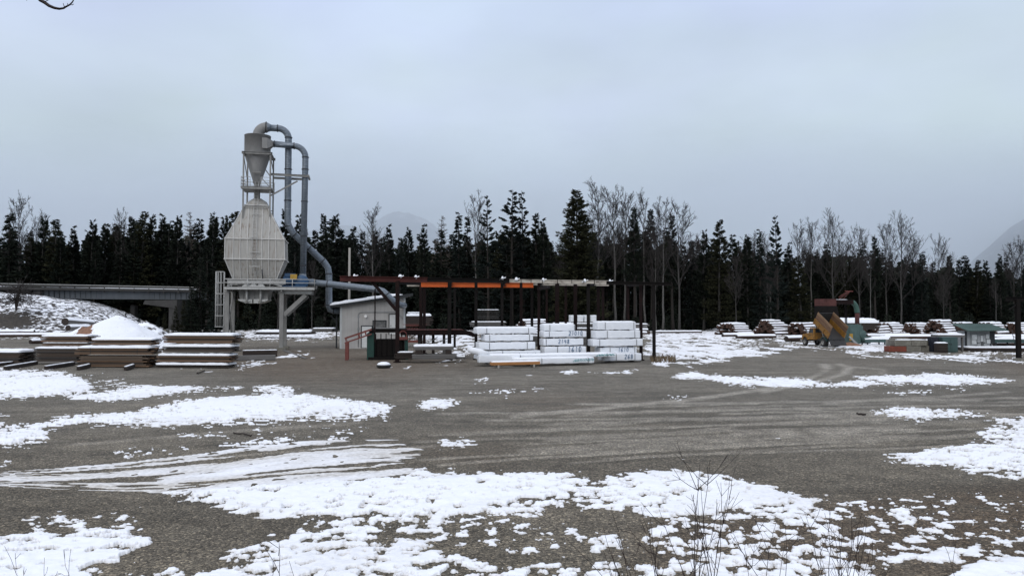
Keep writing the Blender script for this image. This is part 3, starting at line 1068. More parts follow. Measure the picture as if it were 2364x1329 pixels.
# the bank below the road bridge
bx_ = np.arange(-175, -52, 0.55)
by_ = np.arange(138, 176, 0.55)
BX, BY = np.meshgrid(bx_, by_)
crest = np.interp(BX, [-175, -114, -107, -99.7, -95, -91, -87, -83, -79], [9.2, 8.8, 8.0, 6.9, 5.5, 3.9, 2.1, 0.6, -0.5])
s_ = np.clip((BY - 141) / 24.0, 0, 1)
s_ = s_ * s_ * (3 - 2 * s_)
BZ = crest * s_ + 0.35 * fbm(BX / 5, BY / 5, 4, 81) * np.clip(s_ * 3, 0, 1) * np.clip(crest / 3, 0, 1) - 0.3 * (1 - np.clip(s_ * 6, 0, 1))
bk = np_mesh("hill_bank", np.stack([BX, BY, BZ], -1).reshape(-1, 3), grid_faces(*BX.shape).reshape(-1, 4), M["bank_snow"], smooth=True)
kind(bk, "structure")
q = P(38, 716, 152)
bare = 0.30 * np.exp(-(((BX - q.x) / 5.0) ** 2 + ((BY - 150) / 3.2) ** 2)) + 0.12 * np.exp(-(((BX - P(185, 720, 152).x) / 4.0) ** 2)) * np.exp(-((BY - 152) / 5.0) ** 2)
set_attr(bk.data, "bare", bare.reshape(-1))

# mountains in the cloud
def mountain(name, px, hw_px, D, hp, seed):
    """rounded wooded massif: a dome with spurs and gullies"""
    cx = GX(px, D)
    wx = hw_px / F * D
    n = 110
    u = np.linspace(-1.5, 1.5, n)
    U, W = np.meshgrid(u, np.linspace(-1.2, 1.2, 70))
    r = np.sqrt(U ** 2 + (W * 1.1) ** 2)
    dome = np.exp(-(r / 0.95) ** 3.2) - 0.02
    Z = (hp / F * D) * (dome * (1 + 0.07 * fbm(U * 1.6 + seed, W * 1.6, 4, seed)) + 0.012 * fbm(U * 5 + seed, W * 5, 4, seed + 3) * np.clip(dome * 3, 0, 1))
    o = np_mesh(name, np.stack([cx + U * wx, D + W * wx, Z], -1).reshape(-1, 3), grid_faces(*U.shape).reshape(-1, 4), M["mountain_slope"], smooth=True)
    kind(o, "structure")
    set_attr(o.data, "bare", np.zeros(U.size))
    return o
mountain("mountain", 930, 150, 6200, 238, 15)
mountain("mountain", 790, 190, 7400, 205, 7)
mountain("mountain", 2560, 330, 4300, 260, 12)

# low cloud hanging in the valley in front of the mountains
mb = MB()
mb.box((0, 3900, 275), (18000, 2200, 950))
hz_m = bpy.data.materials.new("cloud_air")
hz_m.use_nodes = True
hn, hl = hz_m.node_tree.nodes, hz_m.node_tree.links
hn.clear()
ho = hn.new("ShaderNodeOutputMaterial")
hv = hn.new("ShaderNodeVolumePrincipled")
hv.inputs["Color"].default_value = (0.93, 0.965, 1.0, 1)
hv.inputs["Density"].default_value = 0.00085
hv.inputs["Anisotropy"].default_value = 0.75
hl.new(hv.outputs[0], ho.inputs["Volume"])
hz = mb.build("low_cloud", hz_m)
kind(hz, "stuff")
hz["label"] = "low winter cloud veiling the mountains behind the wood"
# ================================================================== TREES
def tri_tube(paths):
    """many thin three-sided stems: each path is (points, radii)"""
    V, Fc = [], []
    n0 = 0
    for pts, rs in paths:
        pts = np.asarray(pts, float)
        k = len(pts)
        d = np.gradient(pts, axis=0)
        d /= np.maximum(np.linalg.norm(d, axis=1, keepdims=True), 1e-9)
        ref = np.where(np.abs(d[:, 2:3]) > 0.9, np.array([[1.0, 0, 0]]), np.array([[0, 0, 1.0]]))
        a = np.cross(d, ref)
        a /= np.maximum(np.linalg.norm(a, axis=1, keepdims=True), 1e-9)
        b = np.cross(d, a)
        rs = np.asarray(rs, float)[:, None]
        ring = [pts + (a * math.cos(t) + b * math.sin(t)) * rs for t in (0, 2.0944, 4.1888)]
        V.append(np.stack(ring, 1).reshape(-1, 3))
        i = np.arange(k - 1)[:, None] * 3
        j = np.arange(3)[None, :]
        j2 = (j + 1) % 3
        Fc.append((np.stack([i + j, i + j2, i + 3 + j2, i + 3 + j], -1) + n0).reshape(-1, 4))
        n0 += k * 3
    return np.concatenate(V), np.concatenate(Fc)

def tufts(P0, D, L, W, rng):
    """one long leaf-like quad per needle spray, bent away from flat"""
    n = len(P0)
    r = rng.normal(size=(n, 3))
    sd = np.cross(D, r)
    sd /= np.maximum(np.linalg.norm(sd, axis=1, keepdims=True), 1e-9)
    L, W = L[:, None], W[:, None]
    a = P0 - sd * W * 0.35
    b = P0 + sd * W * 0.35
    c = P0 + D * L * 0.62 + sd * W * 0.62
    d = P0 + D * L + r * 0.08 * L
    e = P0 + D * L * 0.55 - sd * W * 0.62
    V = np.stack([a, b, c, d, e], 1).reshape(-1, 3)
    i = np.arange(n)[:, None] * 5
    Fq = np.concatenate([i + np.array([[0, 1, 2, 4]])], 0)
    Ft = np.concatenate([i + np.array([[4, 2, 3, 3]])], 0)
    return V, Fq, Ft

def conifer(seed, h, rmax, base, whorls, per, style, dens, tl, tw):
    rng = np.random.RandomState(seed)
    paths = []
    k = 9
    zs = np.linspace(0, h * 0.985, k)
    lean = rng.normal(0, 0.012, 2)
    trunk = np.stack([lean[0] * zs + 0.10 * np.sin(zs / 5 + seed), lean[1] * zs, zs], -1)
    tr = np.interp(zs, [0, h * 0.05, h], [0.0125 * h + 0.05, 0.0095 * h + 0.03, 0.02])
    tv, tf = [], []
    mbt = MB()
    mbt.tube([tuple(p) for p in trunk], list(tr), 7, 0)
    PP, DD, LL = [], [], []
    for w in range(whorls):
        u = (w + rng.uniform(-0.3, 0.3)) / whorls
        u = min(max(u, 0.0), 0.985)
        t = base + (1 - base) * u
        if style == 'spruce':
            prof = (1 - u) ** 0.85 * min(1, 0.55 + u * 4)
        elif style == 'fir':
            prof = (1 - u) ** 0.55 * min(1, 0.8 + u * 2) * rng.uniform(.75, 1.1)
        elif style == 'white':
            prof = ((1 - u) ** 0.75) * min(1, 0.45 + u * 3.0) * rng.uniform(0.72, 1.12)
        elif style == 'dense':
            prof = (1 - u) ** 0.7 * min(1, 0.75 + u * 3) * rng.uniform(.8, 1.08)
        else:
            prof = (1 - u) ** 0.72 * min(1, 0.5 + u * 2.6) * rng.uniform(0.65, 1.12)
        for j in range(per):
            if rng.rand() < (0.12 if style in ('spruce', 'dense', 'fir') else (0.24 if style == 'white' else 0.10)):
                continue
            az = rng.uniform(0, 2 * math.pi)
            Lb = max(rmax * prof * rng.uniform(0.55, 1.15), 0.32)
            z0 = h * t + rng.uniform(-0.35, 0.35) * (1.0 if style == 'white' else 1.6)
            if style == 'spruce':
                dr, up = -0.42, 0.30
            elif style == 'white':
                dr, up = -0.12 + 0.35 * u, 0.34
            elif style in ('dense', 'fir'):
                dr, up = -0.30 + 0.6 * u, 0.25
            else:
                dr, up = 0.05 + 0.55 * u, 0.28
            c0 = np.array([np.interp(z0, zs, trunk[:, 0]), np.interp(z0, zs, trunk[:, 1]), z0])
            dirh = np.array([math.cos(az), math.sin(az), 0])
            ss = np.linspace(0, 1, 4)
            bp = c0 + dirh * (ss[:, None] * Lb) + np.array([0, 0, 1.0]) * ((dr * ss + up * ss ** 2) * Lb)[:, None]
            paths.append((bp, np.interp(ss, [0, 1], [0.018 + 0.012 * Lb, 0.012])))
            n = max(int(dens * Lb * (1.4 if style == 'white' else 1)), 12)
            s = rng.uniform(0.1 if style in ('dense', 'spruce', 'fir') else (0.30 if style == 'white' else 0.22), 1.0, n) ** (0.8 if style != 'white' else 0.7)
            p = c0 + dirh * (s * Lb)[:, None] + np.array([0, 0, 1.0]) * ((dr * s + up * s ** 2) * Lb)[:, None]
            side = np.array([-math.sin(az), math.cos(az), 0])
            p = p + side * (rng.normal(0, 0.14, n) * Lb * (1.25 - s))[:, None]
            p[:, 2] += rng.normal(0, 0.07 if style in ('white', 'spruce') else 0.16, n) * (0.6 + 0.2 * Lb)
            d = dirh * 0.9 + side * rng.normal(0, 0.6, n)[:, None]
            d = d + np.array([0, 0, 1.0]) * (rng.normal(0.15 if style != 'spruce' else -0.12, 0.4, n) + (0.35 if style in ('white', 'pine') else 0))[:, None]
            d /= np.linalg.norm(d, axis=1, keepdims=True)
            PP.append(p)
            DD.append(d)
            LL.append(rng.uniform(0.65, 1.35, n))
    # leader
    n = 14
    PP.append(np.stack([rng.normal(0, 0.1, n) + trunk[-1, 0], rng.normal(0, 0.1, n) + trunk[-1, 1], rng.uniform(h * 0.94, h, n)], -1))
    d = rng.normal(0, 0.35, (n, 3)) + np.array([0, 0, 1.0])
    DD.append(d / np.linalg.norm(d, axis=1, keepdims=True))
    LL.append(np.full(n, 0.8))
    PP, DD, LL = np.concatenate(PP), np.concatenate(DD), np.concatenate(LL)
    V, Fq, Ft = tufts(PP, DD, LL * tl, LL * tw, rng)
    bv, bf = tri_tube(paths)
    return mbt, (V, Fq, Ft), (bv, bf)

def mesh_mixed(name, V, Fq, Ft, bv, bf, mats):
    """needle quads, needle tips (triangles) and branch quads as one mesh"""
    nq, nt, nb = len(Fq), len(Ft), len(bf)
    me = bpy.data.meshes.new(name)
    allv = np.concatenate([V, bv]) if nb else V
    me.vertices.add(len(allv))
    me.vertices.foreach_set("co", allv.astype(np.float32).ravel())
    loops = np.concatenate([Fq.ravel(), Ft[:, :3].ravel(), (bf + len(V)).ravel() if nb else np.zeros(0, int)]).astype(np.int32)
    tot = np.concatenate([np.full(nq, 4), np.full(nt, 3), np.full(nb, 4)]).astype(np.int32)
    st = np.concatenate([[0], np.cumsum(tot)[:-1]]).astype(np.int32)
    me.loops.add(len(loops))
    me.loops.foreach_set("vertex_index", loops)
    me.polygons.add(len(tot))
    me.polygons.foreach_set("loop_start", st)
    me.polygons.foreach_set("loop_total", tot)
    for m in mats:
        me.materials.append(m)
    me.polygons.foreach_set("material_index", np.concatenate([np.zeros(nq + nt), np.ones(nb)]).astype(np.int32))
    me.update(calc_edges=True)
    return me

def bare_tree(seed, h, spread, first, n_limb, pale=True, fine=1.0, twr=0.026):
    rng = np.random.RandomState(seed)
    k = 10
    zs = np.linspace(0, h, k)
    wx, wy = np.cumsum(rng.normal(0, 0.012 * h / 3, k)), np.cumsum(rng.normal(0, 0.012 * h / 3, k))
    wx[0] = wy[0] = 0
    trunk = np.stack([wx, wy, zs], -1)
    mbt = MB()
    tr = np.interp(zs, [0, h * 0.06, h * 0.55, h], [0.0085 * h + 0.04, 0.0068 * h + 0.03, 0.0044 * h, 0.02])
    mbt.tube([tuple(p) for p in trunk], list(tr), 7, 0)
    paths = []
    def branch(p, d, L, r, lvl):
        n = 5 if lvl == 0 else 4
        pts = [p]
        dd = d.copy()
        for i in range(n - 1):
            dd = dd + rng.normal(0, 0.10 + 0.04 * lvl, 3) + np.array([0, 0, 0.12])
            dd /= np.linalg.norm(dd)
            pts.append(pts[-1] + dd * L / (n - 1))
        pts = np.array(pts)
        paths.append((pts, np.linspace(max(r, twr), twr * 0.8 if lvl < 2 else twr * 0.6, n)))
        if lvl >= 2:
            return
        m = int((8 if lvl == 0 else 5) * fine * (0.7 + 0.6 * rng.rand()) * (1 if L > 1.0 else 0.7))
        for j in range(m):
            s = rng.uniform(0.2, 1.0) * (n - 1)
            i = min(int(s), n - 2)
            q = pts[i] * (1 - (s - i)) + pts[i + 1] * (s - i)
            t = pts[i + 1] - pts[i]
            t /= np.linalg.norm(t)
            e = t + rng.normal(0, 0.5, 3) + np.array([0, 0, 0.2])
            e /= np.linalg.norm(e)
            branch(q, e, L * rng.uniform(0.3, 0.55) * (1.15 - s / (n - 1) * 0.4), r * 0.5, lvl + 1)
    for i in range(n_limb):
        u = first + (1 - first) * (i + rng.rand()) / n_limb
        z0 = h * min(u, 0.97)
        c0 = np.array([np.interp(z0, zs, wx), np.interp(z0, zs, wy), z0])
        az = rng.uniform(0, 2 * math.pi)
        tilt = rng.uniform(0.45, 0.95) * (1.1 - 0.5 * u)
        d = np.array([math.cos(az) * math.sin(tilt), math.sin(az) * math.sin(tilt), math.cos(tilt)])
        L = spread * rng.uniform(0.7, 1.2) * (1.25 - u) / (1.25 - first) + 0.05 * h
        branch(c0, d, L, 0.0035 * h * (1.3 - u), 0)
    bv, bf = tri_tube(paths)
    return mbt, bv, bf

def con_proto(name, mat, *args):
    mbt, (V, Fq, Ft), (bv, bf) = conifer(*args)
    root = thing(name, "tree", "tree")
    mbt.build("trunk", M["bark_grey"] if name == "pine_tree" else M["bark_dark"], root)
    me = mesh_mixed("crown", V, Fq, Ft, bv, bf, [M[mat], M["bark_dark"]])
    o = bpy.data.objects.new("crown", me)
    COL.objects.link(o)
    o.parent = root
    root["h"] = args[1]
    return root

def bare_proto(name, bark, twig, *args, **kw):
    mbt, bv, bf = bare_tree(*args, **kw)
    root = thing(name, "tree", "tree")
    mbt.build("trunk", M[bark], root)
    np_mesh("crown", bv, bf, M[twig], parent=root)
    root["h"] = args[1]
    return root

def larch_proto(seed):
    rng = np.random.RandomState(seed)
    h = 20.0
    mbt = MB()
    mbt.tube([(0, 0, 0), (0.1, 0, h * .5), (0, 0, h)], [0.26, 0.15, 0.02], 7, 0)
    paths = []
    for i in range(210):
        u = rng.uniform(0.25, 0.99)
        az = rng.uniform(0, 6.283)
        L = 2.4 * (1 - u) ** 0.7 + 0.25
        d = np.array([math.cos(az), math.sin(az), 0])
        s = np.linspace(0, 1, 4)[:, None]
        p = np.array([0, 0, h * u]) + d * s * L + np.array([0, 0, 1.0]) * (-0.25 * s + 0.42 * s * s) * L
        paths.append((p, np.linspace(0.04, 0.022, 4)))
        for j in range(7):
            q = p[1 + j % 3] + rng.normal(0, .05, 3)
            e = d * 0.5 + rng.normal(0, 0.5, 3)
            paths.append((np.stack([q, q + e * L * 0.14, q + e * L * 0.28 + np.array([0, 0, .06])]), [0.024, 0.02, 0.014]))
    bv, bf = tri_tube(paths)
    root = thing("larch_tree", "tree", "tree")
    mbt.build("trunk", M["bark_grey"], root)
    np_mesh("crown", bv, bf, M["twig_larch"], parent=root)
    root["h"] = h
    return root

PROTO = {
    'p': [con_proto("pine_tree", "needles_dark", 1, 24, 3.0, 0.10, 42, 6, 'pine', 34, .40, .125),
          con_proto("pine_tree", "needles_dark", 2, 24, 2.7, 0.06, 44, 6, 'pine', 34, .38, .12),
          con_proto("pine_tree", "needles_olive", 3, 24, 3.3, 0.06, 44, 6, 'dense', 28, .40, .13),
          con_proto("pine_tree", "needles_blue", 41, 25, 3.2, 0.05, 46, 6, 'pine', 30, .38, .12),
          con_proto("pine_tree", "needles_dark", 42, 23, 2.4, 0.04, 46, 6, 'spruce', 32, .38, .12)],
    's': [con_proto("spruce_tree", "needles_blue", 4, 24, 2.5, 0.03, 44, 7, 'spruce', 34, .36, .12),
          con_proto("spruce_tree", "needles_dark", 5, 24, 2.9, 0.04, 42, 7, 'spruce', 32, .36, .12),
          con_proto("spruce_tree", "needles_dark", 43, 26, 2.3, 0.03, 48, 7, 'spruce', 34, .34, .115)],
    'w': [con_proto("white_pine_tree", "needles_blue", 6, 32, 3.7, 0.16, 28, 6, 'white', 38, .38, .12),
          con_proto("white_pine_tree", "needles_dark", 7, 30, 3.0, 0.16, 32, 6, 'white', 36, .36, .115),
          con_proto("white_pine_tree", "needles_blue", 14, 27, 3.7, 0.08, 27, 7, 'white', 42, .38, .12)],
    'f': [con_proto("fir_tree", "needles_olive", 8, 32, 4.4, 0.02, 60, 9, 'fir', 28, .40, .13)],
    't': [con_proto("tall_pine_tree", "needles_dark", 9, 29, 2.4, 0.36, 34, 6, 'pine', 32, .38, .12)],
    'b': [bare_proto("bare_cottonwood_tree", "bark_pale", "twig", 21, 29, 7.0, 0.40, 24),
          bare_proto("bare_cottonwood_tree", "bark_pale", "twig", 22, 27, 5.6, 0.46, 24),
          bare_proto("bare_cottonwood_tree", "bark_grey", "twig", 23, 24, 6.6, 0.34, 26),
          bare_proto("bare_cottonwood_tree", "bark_grey", "twig", 24, 24, 8.6, 0.28, 26)],
    'l': [larch_proto(31)],
}
USED = {}
def plant(kind_, var, px, ytop, D, label, group=None, wide=1.0, seed=0):
    pr = PROTO[kind_][var % len(PROTO[kind_])]
    hh = P(px, ytop, D).z
    sc = hh / pr["h"]
    wide *= 1.3 if kind_ == 'b' else (1.0 if kind_ == 'l' else 1.3)
    loc = (GX(px, D), D, -0.15)
    rz = random.uniform(0, 6.28)
    key = (kind_, var % len(PROTO[kind_]))
    if key not in USED:
        USED[key] = 1
        pr.location, pr.rotation_euler, pr.scale = loc, (0, 0, rz), (sc * wide, sc * wide, sc)
        pr["label"] = label
        if group:
            pr["group"] = group
        return pr
    o = dup(pr, loc, rz, (sc * wide, sc * wide, sc), label)
    if group:
        o["group"] = group
    elif "group" in o:
        del o["group"]
    return o

# trees one can pick out against the cloud: kind, variant, pixel x, pixel y of the tip, depth, width, label
SKY = [
    ('s', 1, 15, 492, 190, 1.25, "dark spruce cut by the picture edge, tallest above the bridge ramp"),
    ('b', 2, 40, 474, 200, .8, "thin bare tree just behind the first dark spruce above the ramp"),
    ('b', 3, 72, 518, 205, .8, "low spreading bare tree between two dark conifers above the ramp"),
    ('p', 0, 91, 502, 196, 1.0, "rounded pine over the snowy bank, first beyond the spreading bare tree"),
    ('p', 2, 133, 507, 194, 1.15, "full olive pine standing behind the bridge abutment"),
    ('p', 1, 166, 524, 200, 1.0, None), ('p', 0, 205, 511, 197, 1.0, None), ('p', 1, 238, 519, 203, 1.0, None), ('p', 2, 256, 517, 206, .9, None),
    ('b', 1, 278, 508, 198, .7, "slim bare tree mixed into the pines behind the bridge span"),
    ('t', 0, 298, 498, 196, 1.0, "thin-topped pine rising over the middle of the bridge span"),
    ('p', 2, 320, 488, 195, 1.1, "tallest dense pine above the bridge span"),
    ('p', 0, 350, 497, 197, .9, None), ('p', 1, 371, 497, 199, 1.0, None), ('p', 0, 404, 501, 196, .85, None),
    ('l', 0, 435, 487, 212, 1.0, "leafless larch with a pale cone of fine branches, near the bridge end"),
    ('p', 1, 457, 508, 196, 1.0, None), ('p', 0, 487, 496, 190, 1.1, "heavy dark pine between the leafless larch and the grey bin"),
    ('p', 1, 522, 501, 192, .9, None), ('p', 2, 546, 488, 188, 1.0, "pine peeping past the sloping shoulder of the grey bin"),
    ('p', 0, 652, 486, 186, 1.0, "pine crossed by the tall grey duct beside the bin"), ('p', 1, 690, 499, 190, 1.0, None),
    ('t', 0, 745, 492, 186, .95, "open-topped pine just beyond the two grey ducts"),
    ('p', 0, 771, 496, 182, 1.05, "bushy dark pine beyond the ducts, next to an open-topped one"),
    ('w', 1, 806, 528, 186, .8, "small spindly conifer over the wooden pole"),
    ('b', 0, 862, 500, 172, 1.0, "spreading bare tree behind the shed roof, in front of the pines"),
    ('p', 1, 897, 521, 184, 1.0, "pine right behind the spreading bare tree"), ('p', 0, 943, 528, 180, .95, "narrow pine under the misty mountain"),
    ('p', 1, 979, 521, 172, 1.0, "round-shouldered pine above the red beam end"),
    ('l', 0, 1019, 496, 182, 1.0, "leafless larch poking over a dark spruce in the wood's middle"),
    ('s', 1, 1020, 530, 176, 1.15, "dark spruce standing under a leafless larch top"),
    ('s', 0, 1060, 491, 174, 1.0, "pointed spruce beside the leafless larch, over the orange beam"),
    ('s', 1, 1080, 499, 182, .9, None), ('b', 1, 1100, 474, 172, .8, "bare tree leaning among spruces over the orange beam"),
    ('w', 0, 1127, 449, 168, .85, "tall white pine with tiered boughs, nearest the bare tree over the orange beam"),
    ('w', 2, 1181, 438, 166, 1.1, "tallest tiered white pine with open upturned boughs"),
    ('w', 1, 1210, 443, 170, 1.0, "thin-crowned tall conifer touching the tallest tiered white pine"),
    ('t', 0, 1238, 490, 172, 1.1, None), ('p', 1, 1254, 507, 170, 1.0, "dark pine sloping down to the gap before the great fir"),
    ('f', 0, 1330, 440, 158, 1.22, "great dense fir with a full skirt, standing alone in front"),
    ('b', 0, 1381, 450, 166, 1.05, "tall pale bare cottonwood next to the great fir"),
    ('b', 1, 1420, 463, 168, 1.0, "second bare cottonwood beyond the great fir"),
    ('b', 1, 1443, 468, 172, .9, None), ('t', 0, 1466, 476, 170, 1.0, "slim pine among bare cottonwoods"),
    ('b', 0, 1490, 470, 172, .9, "twiggy bare cottonwood crowding the slim pines"), ('t', 0, 1505, 480, 176, 1.0, None),
    ('b', 1, 1530, 486, 164, .9, "bare cottonwood with a pale bent trunk beyond the dark beam"),
    ('t', 0, 1553, 492, 172, 1.0, None), ('b', 2, 1568, 486, 166, .95, "last bare cottonwood before the low pines, twigs brushing the gap"),
    ('s', 0, 1600, 560, 176, .9, None), ('p', 0, 1624, 534, 174, .9, None),
    ('p', 2, 1661, 507, 170, 1.0, "broad pine topping the wood over the log piles"), ('p', 1, 1692, 544, 174, 1.1, None), ('p', 0, 1727, 544, 172, .95, None),
    ('s', 0, 1757, 529, 170, .85, "narrow spruce next to the tiered white pine over the log piles"),
    ('w', 2, 1798, 497, 162, .78, "tiered white pine with dark layered boughs, tallest over the log piles"),
    ('b', 1, 1848, 534, 176, .8, None), ('b', 1, 1873, 529, 176, .8, None), ('b', 3, 1921, 516, 172, .8, "wide bare crown behind the yellow truck"),
    ('b', 2, 1985, 538, 174, .8, "bare tree with crooked boughs above the green pipe"), ('t', 0, 2022, 544, 174, 1.0, "slim dark pine between bare crowns"),
    ('b', 2, 2048, 530, 176, .8, None), ('b', 3, 2078, 521, 170, .85, "widest bare crown above the concrete blocks"),
    ('b', 2, 2110, 560, 180, .6, None), ('b', 3, 2162, 567, 176, .8, "round bare crown over the green cabinet"), ('w', 1, 2197, 591, 184, .8, None),
    ('p', 1, 2237, 596, 186, 1.0, None), ('p', 2, 2256, 600, 182, 1.1, None), ('p', 0, 2283, 602, 186, 1.0, None), ('p', 1, 2312, 588, 180, .9, None),
    ('b', 2, 2342, 570, 186, .8, "bare tree at the picture edge under the misty slope"), ('b', 1, 2360, 566, 190, .8, None), ('p', 2, 2390, 590, 184, 1.0, None),
    ('s', 0, 2130, 600, 172, .9, None), ('p', 2, 1960, 600, 178, 1.2, None), ('p', 0, 1890, 585, 180, 1.0, None), ('p', 2, 1850, 590, 172, 1.2, None),
]
ZL = [(575, "dark conifer in the close stand behind the road bridge", "conifers behind the bridge"),
      (1300, "dark conifer in the close stand behind the shed and steel frame", "conifers behind the shed"),
      (9999, "dark conifer in the mixed wood behind the log piles", "conifers behind the log piles")]
BZL = [(1300, "slender bare tree deep among the conifers behind the shed", "bare trees among the middle conifers"),
       (9999, "slender bare tree deep in the mixed wood behind the log piles", "bare trees behind the log piles")]
def zone(tab, px):
    for lim, lab, grp in tab:
        if px < lim:
            return lab, grp
for k_, v_, px, yt, D, wd, lab in SKY:
    grp = None
    if lab is None:
        lab, grp = zone(BZL if k_ == 'b' else ZL, px)
    plant(k_, v_, px, yt, D, lab, grp, wd)

# the stand behind them
random.seed(19)
def roof_y(px):
    """how low the wood's closed canopy runs in the photograph"""
    return float(np.interp(px, [-200, 0, 100, 300, 500, 700, 900, 1000, 1150, 1250, 1290, 1350, 1500, 1600, 1700, 1800, 1950, 2100, 2250, 2600],
                           [560, 545, 560, 530, 530, 530, 560, 575, 545, 540, 590, 545, 545, 580, 575, 590, 585, 600, 622, 612]))
for row, (D, step, dy) in enumerate(((180, 41, 8), (200, 37, 0), (220, 34, -12))):
    px = -150 + row * 13
    while px < 2520:
        x = px + random.uniform(-12, 12)
        d = D + random.uniform(-6, 6) + (18 if x < 470 else 0)
        k_ = random.choice("pppsst" if x < 1300 else "ppsstb")
        if k_ == 'b':
            lab, grp = zone(BZL, x)
            yt = roof_y(x) + random.uniform(-20, 20)
        else:
            lab, grp = zone(ZL, x)
            yt = roof_y(x) + dy + random.uniform(-22, 22)
        plant(k_, random.randint(0, 9), x, yt, d, lab, grp, random.uniform(1.0, 1.45))
        px += step * random.uniform(0.85, 1.15)
# pale trunks at the wood's edge
for x, yt in ((1302, 600), (1515, 560), (1700, 600), (1780, 610), (2010, 590), (2180, 640), (2300, 650), (640, 600), (720, 610)):
    lab, grp = zone(BZL, x)
    plant('b', random.randint(0, 3), x, yt, 163 + random.uniform(-3, 4), lab, grp, .7)

# conifers standing nearer, in front of the bridge
plant('s', 1, 462, 592, 118, "young spruce screening the end of the bridge", None, 1.25)
plant('s', 0, 500, 640, 112, "lower spruce beside the ladder cage of the bin", None, 1.3)
plant('p', 2, 405, 704, 112, "small olive conifer under the bridge pier", "small olive conifers under the pier", .95)
plant('p', 2, 425, 690, 116, "small olive conifer under the bridge pier", "small olive conifers under the pier", .9)
plant('p', 2, 380, 722, 114, "small olive conifer under the bridge pier", "small olive conifers under the pier", 1.0)
plant('s', 1, 440, 660, 114, "dark spruce between the bridge end and the olive conifers", None, 1.3)
for x, y in ((250, 730), (320, 722), (345, 735), (290, 720), (365, 728)):
    plant('s', 0, x, y, 172, "low dark conifer in the shade under the bridge", "low conifers under the bridge", 1.6)

# bushes and saplings filling the wood's floor: nobody could count these
def undergrowth():
    rng = np.random.RandomState(5)
    PP, DD, LL = [], [], []
    for i in range(900):
        px = rng.uniform(-200, 2560)
        D = rng.uniform(168, 232) + (26 if px < 470 else 0)
        x = GX(px, D)
        hh = rng.uniform(1.5, 7.0) * (1.0 if D > 178 else 0.55)
        n = 300
        u = rng.rand(n) ** 1.3
        r = (1 - u) ** 0.7 * hh * 0.28 * np.sqrt(rng.rand(n)) + 0.1
        a = rng.uniform(0, 6.283, n)
        PP.append(np.stack([x + r * np.cos(a), D + r * np.sin(a), u * hh], -1))
        d = np.stack([np.cos(a), np.sin(a), rng.normal(0.2, 0.5, n)], -1) + rng.normal(0, .3, (n, 3))
        DD.append(d / np.linalg.norm(d, axis=1, keepdims=True))
        LL.append(rng.uniform(.6, 1.4, n))
    V, Fq, Ft = tufts(np.concatenate(PP), np.concatenate(DD), np.concatenate(LL) * .5, np.concatenate(LL) * .13, rng)
    me = mesh_mixed("undergrowth", V, Fq, Ft, np.zeros((0, 3)), np.zeros((0, 4), int), [M["needles_dark"]])
    o = bpy.data.objects.new("undergrowth", me)
    COL.objects.link(o)
    kind(o, "stuff")
    o["label"] = "dark saplings and brush on the floor of the wood"
undergrowth()
def far_wood():
    """the wood going on behind, one mass"""
    rng = np.random.RandomState(8)
    PP, DD, LL = [], [], []
    for i in range(420):
        px = rng.uniform(-260, 2620)
        D = rng.uniform(236, 300)
        x = GX(px, D)
        hh = max(P(px, roof_y(px) + rng.uniform(4, 50), D).z, 6)
        n = 420
        u = rng.rand(n)
        r = (1 - u) ** 0.7 * 3.6 * np.sqrt(rng.rand(n)) + 0.1
        a = rng.uniform(0, 6.283, n)
        PP.append(np.stack([x + r * np.cos(a), D + r * np.sin(a), u * hh], -1))
        d = np.stack([np.cos(a), np.sin(a), rng.normal(0.1, 0.4, n)], -1)
        DD.append(d / np.linalg.norm(d, axis=1, keepdims=True))
        LL.append(rng.uniform(.6, 1.4, n))
    V, Fq, Ft = tufts(np.concatenate(PP), np.concatenate(DD), np.concatenate(LL) * 1.6, np.concatenate(LL) * .8, rng)
    me = mesh_mixed("forest", V, Fq, Ft, np.zeros((0, 3)), np.zeros((0, 4), int), [M["needles_dark"]])
    o = bpy.data.objects.new("forest", me)
    COL.objects.link(o)
    kind(o, "stuff")
    o["label"] = "deep dark wood continuing behind the front trees"
far_wood()
# ================================================================== BUILT THINGS
def snow_slab(mb, x0, x1, y0, y1, z, t, mi=0, seed=0, nx=14, ny=4, over=0.03):
    """settled snow: rounded edges, uneven top"""
    rng = random.Random(seed)
    nx, ny = nx + 1, ny + 1
    vs_, fs = [], []
    for j in range(ny):
        for i in range(nx):
            u, v = i / (nx - 1), j / (ny - 1)
            e = 1.0
            edge = i in (0, nx - 1) or j in (0, ny - 1)
            x = x0 - over + (x1 - x0 + 2 * over) * u + rng.uniform(-1, 1) * (x1 - x0) / nx * 0.15
            y = y0 - over + (y1 - y0 + 2 * over) * v
            h = t * rng.uniform(0.82, 1.12)
            if edge:
                h = t * 0.62 * rng.uniform(0.7, 1.2)
                if j == 0:
                    y += rng.uniform(0.0, 0.05)
            vs_.append((x, y, z + h))
    for j in range(ny - 1):
        for i in range(nx - 1):
            o = j * nx + i
            fs.append((o, o + 1, o + nx + 1, o + nx))
    rim = [i for i in range(nx)] + [j * nx + nx - 1 for j in range(1, ny)] + [(ny - 1) * nx + i for i in range(nx - 2, -1, -1)] + [j * nx for j in range(ny - 2, 0, -1)]
    n0 = len(vs_)
    cx, cy = (x0 + x1) / 2, (y0 + y1) / 2
    for k in rim:
        x, y, _ = vs_[k]
        vs_.append((min(max(x, x0), x1) if abs(x - cx) > 0.01 else x, min(max(y, y0), y1), z - 0.01))
    for a in range(len(rim)):
        b = (a + 1) % len(rim)
        fs.append((rim[a], n0 + a, n0 + b, rim[b]))
    mb.add(vs_, fs, mi, True)

